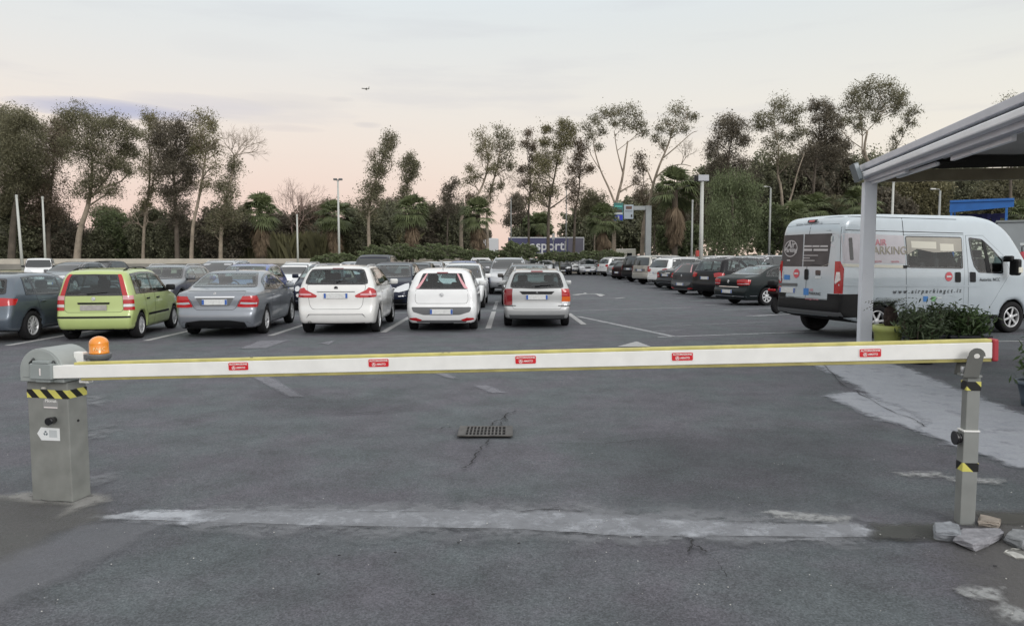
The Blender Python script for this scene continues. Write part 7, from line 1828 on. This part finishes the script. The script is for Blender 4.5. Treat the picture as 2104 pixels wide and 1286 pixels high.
E('open brownish tree between the ivy clad and flat topped ones', 84, [(1178, 500), (1182, 440), (1190, 390), (1192, 330)], [(1186, 290, 12), (1200, 300, 11), (1192, 320, 13), (1176, 345, 12), (1198, 350, 12), (1172, 375, 14), (1188, 392, 12), (1176, 410, 12), (1210, 345, 8)], L_brown, B_dark, .2, .8, bare=[(1195, 340, 34)])
E('tall forked eucalyptus with thin flat top above the road signs', 81, [(1262, 505), (1262, 455), (1268, 410), (1278, 370), (1284, 330), (1290, 290)], [(1206, 262, 11), (1222, 248, 13), (1240, 236, 13), (1256, 232, 12), (1274, 232, 14), (1292, 226, 13), (1308, 240, 12), (1318, 255, 10), (1302, 262, 11), (1284, 255, 10), (1214, 280, 10), (1236, 268, 10), (1258, 256, 9), (1322, 272, 7), (1228, 300, 8)], L_olive, B_pale, .28, .62, limbs=[[(1266, 425), (1250, 385), (1234, 350), (1222, 310), (1218, 280)], [(1236, 352), (1215, 320), (1205, 290)], [(1272, 400), (1300, 380), (1330, 372)], [(1280, 350), (1268, 310), (1262, 270)], [(1286, 310), (1305, 280), (1314, 262)]])
E('tall lean eucalyptus with airy crown left of the flood light pole', 80, [(1318, 505), (1322, 465), (1334, 420), (1342, 380), (1355, 340), (1372, 300), (1385, 260)], [(1398, 222, 12), (1384, 230, 11), (1412, 236, 11), (1368, 248, 13), (1392, 250, 12), (1378, 272, 11), (1355, 262, 9), (1404, 266, 9), (1426, 240, 6), (1346, 285, 9), (1362, 300, 8)], L_olive, B_pale, .26, .58, limbs=[[(1346, 370), (1372, 345), (1400, 338), (1420, 342)], [(1360, 330), (1392, 300), (1420, 275), (1432, 270)], [(1376, 290), (1402, 265), (1412, 240)], [(1342, 385), (1330, 350), (1320, 330)]], bare=[(1400, 300, 30)])
E('small sparse tree left of the airy one', 83, [(1330, 505), (1326, 450), (1318, 400)], [(1316, 322, 8), (1312, 340, 10), (1320, 352, 9), (1308, 372, 10), (1318, 390, 10), (1326, 410, 10), (1310, 405, 9)], L_brown, B_dark, .13, .8)
E('rounded eucalyptus above the willow', 74, [(1500, 480), (1500, 420), (1496, 350), (1500, 300)], [(1504, 245, 16), (1520, 262, 16), (1486, 262, 17), (1504, 280, 18), (1474, 292, 14), (1526, 292, 14), (1466, 318, 14), (1490, 318, 20), (1518, 330, 20), (1480, 345, 18), (1506, 360, 22), (1535, 355, 18), (1465, 345, 12)], L_dusk, B_dark, .28, 1.2)
E('flat crowned eucalyptus with two white trunks behind the silver van', 76, [(1614, 445), (1606, 400), (1598, 360), (1600, 300)], [(1590, 222, 14), (1606, 216, 14), (1566, 242, 13), (1580, 252, 12), (1612, 240, 13), (1636, 226, 12), (1632, 248, 12), (1600, 275, 12), (1622, 285, 14), (1580, 290, 13), (1642, 275, 12), (1590, 318, 16), (1618, 322, 18), (1560, 262, 8)], L_olive, B_pale, .26, .85, limbs=[[(1616, 440), (1628, 395), (1640, 350), (1655, 310)]])
E('leafy eucalyptus between the flat crowned and tallest ones', 78, [(1668, 450), (1672, 380), (1682, 300)], [(1676, 218, 13), (1694, 224, 15), (1712, 232, 14), (1684, 245, 16), (1706, 255, 16), (1728, 248, 11), (1676, 275, 16), (1700, 288, 18), (1720, 280, 12), (1664, 305, 18), (1690, 318, 22), (1716, 318, 16), (1650, 330, 18), (1735, 300, 10)], L_dusk, B_dark, .28, 1.15)
E('tallest eucalyptus with round flat crown beside the canopy', 66, [(1800, 480), (1795, 400), (1788, 345), (1776, 310), (1782, 270)], [(1748, 200, 14), (1766, 186, 16), (1786, 176, 15), (1808, 174, 16), (1828, 180, 14), (1846, 190, 12), (1854, 208, 11), (1838, 205, 15), (1816, 200, 15), (1792, 200, 15), (1768, 210, 15), (1742, 220, 11), (1784, 222, 14), (1812, 224, 13), (1838, 226, 10), (1770, 238, 12), (1798, 244, 10), (1744, 248, 10), (1764, 262, 9)], L_olive, B_pale, .34, .95, limbs=[[(1786, 335), (1772, 315), (1772, 280), (1768, 240)], [(1782, 280), (1800, 250), (1820, 225)], [(1778, 310), (1750, 290), (1730, 270)]])
E('thin tree with tufted crown just right of the tallest eucalyptus', 70, [(1842, 430), (1836, 340), (1842, 300)], [(1868, 232, 9), (1880, 228, 8), (1862, 246, 8), (1874, 252, 8), (1852, 268, 7), (1838, 285, 9), (1834, 302, 9), (1832, 318, 8)], L_olive, B_dark, .14, .75, limbs=[[(1840, 320), (1855, 280), (1870, 245)]])
E('treetop peeking above the canopy roof', 60, [(2075, 480), (2078, 300)], [(2066, 218, 11), (2085, 208, 12), (2100, 216, 12), (2075, 235, 16), (2095, 245, 16)], L_olive, B_dark, .2, 1.0)
for i, (px, yb, D, lb, lf) in enumerate(((222, 432, 88, 'small hazy olive tree in the pink gap right of the leaning trunk', L_olive), (562, 440, 86, 'mid-height twiggy tree between first palm and leafless tree', L_dusk), (655, 418, 88, 'mid-height twiggy tree left of the second palm', L_brown), (722, 425, 84, 'mid-height olive tree left of the slim leaning eucalyptus', L_olive),
                                  (812, 415, 86, 'mid-height tree under the club-shaped eucalyptus', L_dusk), (878, 425, 84, 'mid-height dark tree right of the full palm', L_olive), (958, 400, 88, 'mid-height brownish tree beside the curved trunk', L_brown), (1058, 405, 134, 'faint mid-height tree above the lorry cab', L_dusk), (1222, 405, 88, 'mid-height olive tree left of the road signs', L_olive), (1345, 400, 90, 'mid-height tree behind the gantry post', L_olive), (1430, 375, 88, 'mid-height tree left of the rounded eucalyptus', L_dusk))):
    rq = random.Random(i+3); h_ = 520-yb
    E(lb, D, [(px, 520), (px+rq.uniform(-4, 4), yb+h_*.5), (px+rq.uniform(-8, 8), yb+h_*.2)], [(px+rq.uniform(-24, 24), yb+rq.uniform(0, h_*.6), rq.uniform(10, 17)) for _ in range(9)], lf, B_dark if i % 2 else B_pale, .13, .8, bare=[(px+rq.uniform(-10, 10), yb+10, 24)], name='young_tree', group='mid-height trees between the tall ones')
# lower dark trees and shrubs in front of and between the tall ones
def shrub(label, D, cx, cy_, rx, ry, leaf, n=1.0, seed=0, name='shrub', cat='shrub', group='dark shrubs below the tall trees', ls=1.0, droop=.2, core=.80):
    rng = np.random.default_rng(seed+cx*7+cy_); sc_ = D/FPX; c_ = P(cx, cy_, D); root = empty(name, (c_.x, D, 0)); tag(root, label, cat, group)
    a, cz, b = rx*sc_, c_.z, ry*sc_
    lumps = []
    for k in range(int(9+rx*ry/120)):
        d = rng.normal(size=3); d /= np.linalg.norm(d); q = rng.uniform(.35, 1.08); lumps.append((d[0]*a*q, d[1]*min(a, b)*q*.8, max(cz+d[2]*b*q, .3), min(a, b)*rng.uniform(.28, .5)))
    mb = MB(); b_ = bmesh.new(); bmesh.ops.create_icosphere(b_, subdivisions=3, radius=1); rnd = random.Random(seed+cx)  # dark solid core added inside the leaves so no sky shows through
    for v in b_.verts:
        q = core*(1+.22*math.sin(v.co.x*5+seed)*math.cos(v.co.z*6+seed*2)+.10*math.sin(v.co.y*11+v.co.z*13)); v.co = Vector((v.co.x*a*q, v.co.y*min(a, b)*q*.8, max(cz+v.co.z*b*q, .02)))
    mb._merge(b_, None, 0)
    mb.tube([(0, 0, 0), (0, 0, cz)], [.12, .06], 5)
    mb.build('branches', core_m, root)
    L_ = np.array(lumps); nl = int(rx*ry*8.5*n/(ls*ls)); idx = rng.integers(0, len(L_), nl)
    d = rng.normal(size=(nl, 3)); d /= np.linalg.norm(d, axis=1)[:, None]
    p = L_[idx, :3]+d*(L_[idx, 3]*rng.uniform(.55, 1.12, nl))[:, None]
    half = nl//2; d2 = rng.normal(size=(half, 3)); d2 /= np.linalg.norm(d2, axis=1)[:, None]
    p[:half] = d2*np.array([a, min(a, b)*.8, b])*(rng.uniform(.72, .98, half)*(1+.20*np.sin(d2[:, 0]*5+seed)*np.cos(d2[:, 2]*6+seed*2)+.16*np.sin(d2[:, 0]*13+d2[:, 2]*11)+.10*np.sin(d2[:, 0]*27+seed)))[:, None]+np.array([0, 0, cz])
    p[:, 2] = np.maximum(p[:, 2], .05)
    v = rng.normal(size=(nl, 3)); v[:, 2] -= droop; v /= np.linalg.norm(v, axis=1)[:, None]
    u = np.cross(v, rng.normal(size=(nl, 3))); u /= np.maximum(np.linalg.norm(u, axis=1), 1e-6)[:, None]
    s = rng.uniform(.6, 1.4, (nl, 1))*ls*D/80; aa = v*.27*s; bb = u*.125*s
    co = np.stack([p-aa*.5, p+bb*.5, p+aa*.5, p-bb*.5], 1).reshape(-1, 3)
    link_mesh('foliage', fast_mesh('foliage', co, np.arange(nl*4).reshape(-1, 4), leaf), None, root)
for i, (lb, D, cx, cy_, rx, ry, lf) in enumerate((
    ('dark bushy growth at the far left edge under the broad tree', 78, 15, 480, 60, 62, L_dark), ('dark undergrowth left of the leaning pale trunk', 80, 115, 488, 48, 52, L_dusk), ('low dark shrub just right of the leaning pale trunk', 82, 190, 505, 34, 32, L_dark),
    ('rounded olive tree filling the gap left of the slim yellowish tree', 84, 245, 490, 48, 50, L_green), ('dark growth under the slim yellowish eucalyptus', 80, 310, 485, 40, 55, L_dark), ('dark growth under the ivy clad eucalyptus', 78, 370, 495, 44, 52, L_dark),
    ('dense shrub mass under the dead-topped tree', 76, 455, 480, 50, 60, L_dusk), ('dark shrub left of the first palm', 80, 500, 478, 30, 52, L_dark), ('grey brown scrub behind the leafless tree', 88, 590, 485, 50, 44, L_dusk), ('brown scrub right of the leafless tree', 86, 650, 478, 45, 48, L_brown),
    ('round dark evergreen right of the second palm', 76, 742, 478, 48, 44, L_dark), ('dark evergreen behind the slim leaning eucalyptus', 80, 795, 470, 42, 50, L_dark), ('olive shrub behind the club-shaped eucalyptus', 84, 880, 470, 40, 50, L_dusk), ('dark scrub under the curved trunk', 84, 935, 475, 42, 50, L_dark),
    ('bushy shrub behind the lorry cab', 128, 905, 478, 36, 44, L_dusk), ('dark round shrub directly left of the lorry', 132, 1075, 486, 26, 24, L_dark), ('dark shrub above the lorry trailer', 132, 1105, 470, 30, 30, L_green))):
    shrub(lb, D, cx, cy_, rx, ry, lf, seed=i)
for i, (lb, D, cx, cy_, rx, ry, lf) in enumerate((
    ('tangled green bramble hedge behind the navy and white cars', 66, 800, 520, 60, 17, L_green), ('bramble clump left of the lorry cab', 66, 900, 518, 70, 15, L_green), ('leafy bramble mound hiding the lorry trailer', 66, 1068, 518, 40, 16, L_green), ('low hedge right of the bramble mound', 68, 1150, 527, 55, 9, L_green),
    ('bramble bush hiding the lorry cab wheels', 66, 985, 525, 46, 11, L_green), ('low green hedge behind the white people carrier', 60, 690, 533, 48, 12, L_green), ('small bramble by the cream camper', 70, 1230, 524, 50, 9, L_green), ('green shrub behind the palm row right of the gantry', 84, 1395, 488, 44, 34, L_green))):
    shrub(lb, D, cx, cy_, rx, ry, lf, n=1.3, seed=40+i, name='bramble_bush', group='bramble hedges behind the car park', ls=.9)
for i, (lb, D, cx, cy_, rx, ry, lf) in enumerate((
    ('dark wooded slope part behind the lorry', 134, 1215, 470, 60, 44, L_dark), ('dark wooded slope part behind the road signs', 132, 1300, 462, 60, 50, L_dark), ('dark trees right of the gantry post', 106, 1400, 445, 62, 62, L_dark), ('dark evergreen mass behind the willow', 96, 1470, 410, 55, 75, L_dark),
    ('dark evergreen mass above the van roof left part', 92, 1590, 400, 70, 70, L_dark), ('dark evergreen mass above the van roof middle part', 90, 1690, 385, 70, 75, L_dusk), ('dark trees behind the canopy post', 88, 1790, 395, 65, 70, L_dark), ('olive green tree right of the canopy post', 74, 1880, 405, 55, 52, L_yel),
    ('dark trees behind the blue awning', 84, 1960, 400, 65, 75, L_dark), ('yellow green tree behind the blue awning', 72, 2060, 425, 55, 60, L_olive), ('dark trees at the right edge under the canopy', 82, 2140, 410, 70, 80, L_dark), ('olive shrub showing left of the silver van', 70, 1590, 470, 34, 50, L_green), ('yellow green growth above the van roof', 68, 1700, 440, 60, 36, L_olive), ('grey green growth under the canopy above the van', 70, 1820, 430, 50, 34, L_dusk))):
    shrub(lb, D, cx, cy_, rx, ry, lf, n=1.1, seed=80+i, name='evergreen_tree', cat='tree', group='dark wood on the right', ls=1.1)
# willow-like tree with hanging foliage
E('drooping bright green willow right of the flood light pole', 62, [(1505, 500), (1505, 440), (1504, 400)], [(1482, 385, 20), (1510, 372, 22), (1534, 390, 20), (1472, 415, 20), (1500, 410, 26), (1532, 420, 24), (1468, 445, 20), (1492, 450, 26), (1522, 452, 26), (1545, 445, 14), (1480, 480, 24), (1510, 485, 28), (1538, 480, 20), (1500, 510, 26)], L_green, B_dark, .24, 1.6, droop=3.5, name='willow_tree', ls=1.15, group='dark wood on the right')
# palms
pal_g = leafmat('palm_green', (.125, .150, .068), .2, .35); pal_d = mat('palm_dead', (.155, .115, .075), .9, island=.35); pal_b = mat('palm_bark', (.10, .08, .06), .95)
def palm_proto(seed):
    rng = random.Random(seed); H_ = 7.0
    mb = MB(); mb.tube([(0, 0, 0), (.1, 0, 3), (0, .05, H_)], [.30, .22, .24], 9); tr = mb.mesh('trunk', pal_b)
    def fan(mb, base, az, el, L_, span, n, sag):
        d = Vector((math.cos(az)*math.cos(el), math.sin(az)*math.cos(el), math.sin(el))); s_ = Vector((-math.sin(az), math.cos(az), 0)); hub = base+d*L_*.55+Vector((0, 0, -sag*.2))
        mb.poly([base-s_*.02, hub-s_*.015, hub+s_*.015, base+s_*.02]); up = s_.cross(d)
        for k in range(n):
            a_ = span*(k/(n-1)-.5); t = (d*math.cos(a_)+s_*math.sin(a_)); w_ = s_*math.cos(a_)-d*math.sin(a_)
            tip = hub+t*L_*.62+Vector((0, 0, -sag*rng.uniform(.7, 1.3))); mid = hub+t*L_*.30+Vector((0, 0, -.05))
            mb.poly([hub, mid-w_*.055, tip, mid+w_*.055])
    mb = MB()
    for k in range(64):
        fan(mb, Vector((0, 0, H_)), rng.uniform(0, 6.28), rng.uniform(-.65, 1.45), rng.uniform(1.35, 2.1), 2.3, 13, .5)
    cr = mb.mesh('fronds', pal_g)
    mb = MB()
    for k in range(90):
        z = H_-rng.uniform(.3, 2.8); fan(mb, Vector((0, 0, z)), rng.uniform(0, 6.28), rng.uniform(-1.35, -1.0), rng.uniform(1.2, 1.8)*(1-.16*(H_-z)), 1.2, 8, .35)
    sk = mb.mesh('dead_skirt', pal_d)
    return tr, cr, sk
protos = [palm_proto(s) for s in (1, 2, 3)]
for i, (px, ptop, D, lb, sc2) in enumerate(((537, 412, 74, 'leftmost palm with brown skirt of dead fronds', 1.0), (690, 422, 74, 'palm just left of the tall cream lamp post', .95), (846, 412, 70, 'full palm behind the navy hatchback with ribbed grille', .95), (982, 420, 72, 'palm behind the lorry cab', .9), (1108, 440, 130, 'palm above the lorry trailer', 1.15),
                                          (1240, 432, 74, 'palm left of the road signs', .92), (1386, 352, 76, 'tallest palm between the gantry post and flood light pole', 1.25), (1668, 408, 66, 'palm above the left part of the silver van roof', .85), (1762, 395, 64, 'palm directly left of the canopy post', .85), (1630, 430, 60, 'small palm behind the left end of the silver van', .7), (2098, 430, 50, 'palm at the right edge beside the blue awning', .75))):
    z = zpx(ptop, D); g = P(px, 529, D); t = empty('palm_tree', (g.x, D, 0), i*1.3); tag(t, lb, 'palm tree', 'palms with dead frond skirts')
    hs = z/(7.0+1.35*sc2/1.0)
    for nm, me in zip(('trunk', 'fronds', 'dead_skirt'), protos[i % 3]):
        o = bpy.data.objects.new(nm, me); COL.objects.link(o); o.parent = t
        if nm == 'trunk': o.scale = (sc2, sc2, hs)
        else:
            s2 = sc2*1.15; o.scale = (s2, s2, s2); o.location = (0, 0, 7.0*hs-7.0*s2)
# tall cane grass behind the barrier
rng = np.random.default_rng(77); n = 9000
px_ = rng.uniform(500, 850, n); Dd = rng.uniform(78.8, 82, n); X = (px_-1052)/FPX*Dd
hh = (1.8+1.3*np.abs(np.sin(px_*.045)+.5*np.sin(px_*.13)))*rng.uniform(.6, 1.05, n); lean = rng.normal(size=(n, 2))*.28; w_ = .045
p0 = np.stack([X-w_, Dd, np.full(n, .1)], 1); p1 = np.stack([X+w_, Dd, np.full(n, .1)], 1); p2 = np.stack([X+lean[:, 0]*hh*.4+w_*.8, Dd+lean[:, 1]*.4, hh*.75+.6], 1); p3 = np.stack([X+lean[:, 0]*hh, Dd+lean[:, 1], hh+.8], 1)
rg = link_mesh('cane_grass', fast_mesh('cane_grass', np.stack([p0, p1, p2, p3], 1).reshape(-1, 3), np.arange(n*4).reshape(-1, 4), mat('cane', (.11, .105, .05), .8, island=.4, trans=.2))); tag(rg, 'tall tan cane grass behind the road barrier', kind='stuff')
# far-off wood closing the horizon
def wood(x0, x1, yb, D, hfun, n, m, label, seed):
    rng = np.random.default_rng(seed); px_ = rng.uniform(x0, x1, n); Dd = D+rng.uniform(-3, 6, n); X = (px_-1052)/FPX*Dd; top = np.array([hfun(p) for p in px_]); z = top*rng.uniform(0, 1, n)**.7
    d = rng.normal(size=(n, 3)); d /= np.linalg.norm(d, axis=1)[:, None]; u = np.cross(d, rng.normal(size=(n, 3))); u /= np.linalg.norm(u, axis=1)[:, None]; s = rng.uniform(.6, 1.5, (n, 1))
    p = np.stack([X, Dd, z], 1); a = d*.75*s; b = u*.45*s
    o = link_mesh('distant_wood', fast_mesh('distant_wood', np.stack([p-a*.5, p+b*.5, p+a*.5, p-b*.5], 1).reshape(-1, 3), np.arange(n*4).reshape(-1, 4), m)); tag(o, label, kind='stuff')
wood(-150, 1010, 529, 138, lambda p: 6.5+2.2*math.sin(p*.031)+1.6*math.sin(p*.083+1), 26000, L_dusk, 'low distant scrub and trees on the left horizon', 5)
wood(1180, 2350, 529, 140, lambda p: min(16.0, 7+(p-1180)*.028)+1.8*math.sin(p*.05)+1.2*math.sin(p*.11), 34000, L_dark, 'dark distant wood rising towards the right', 6)
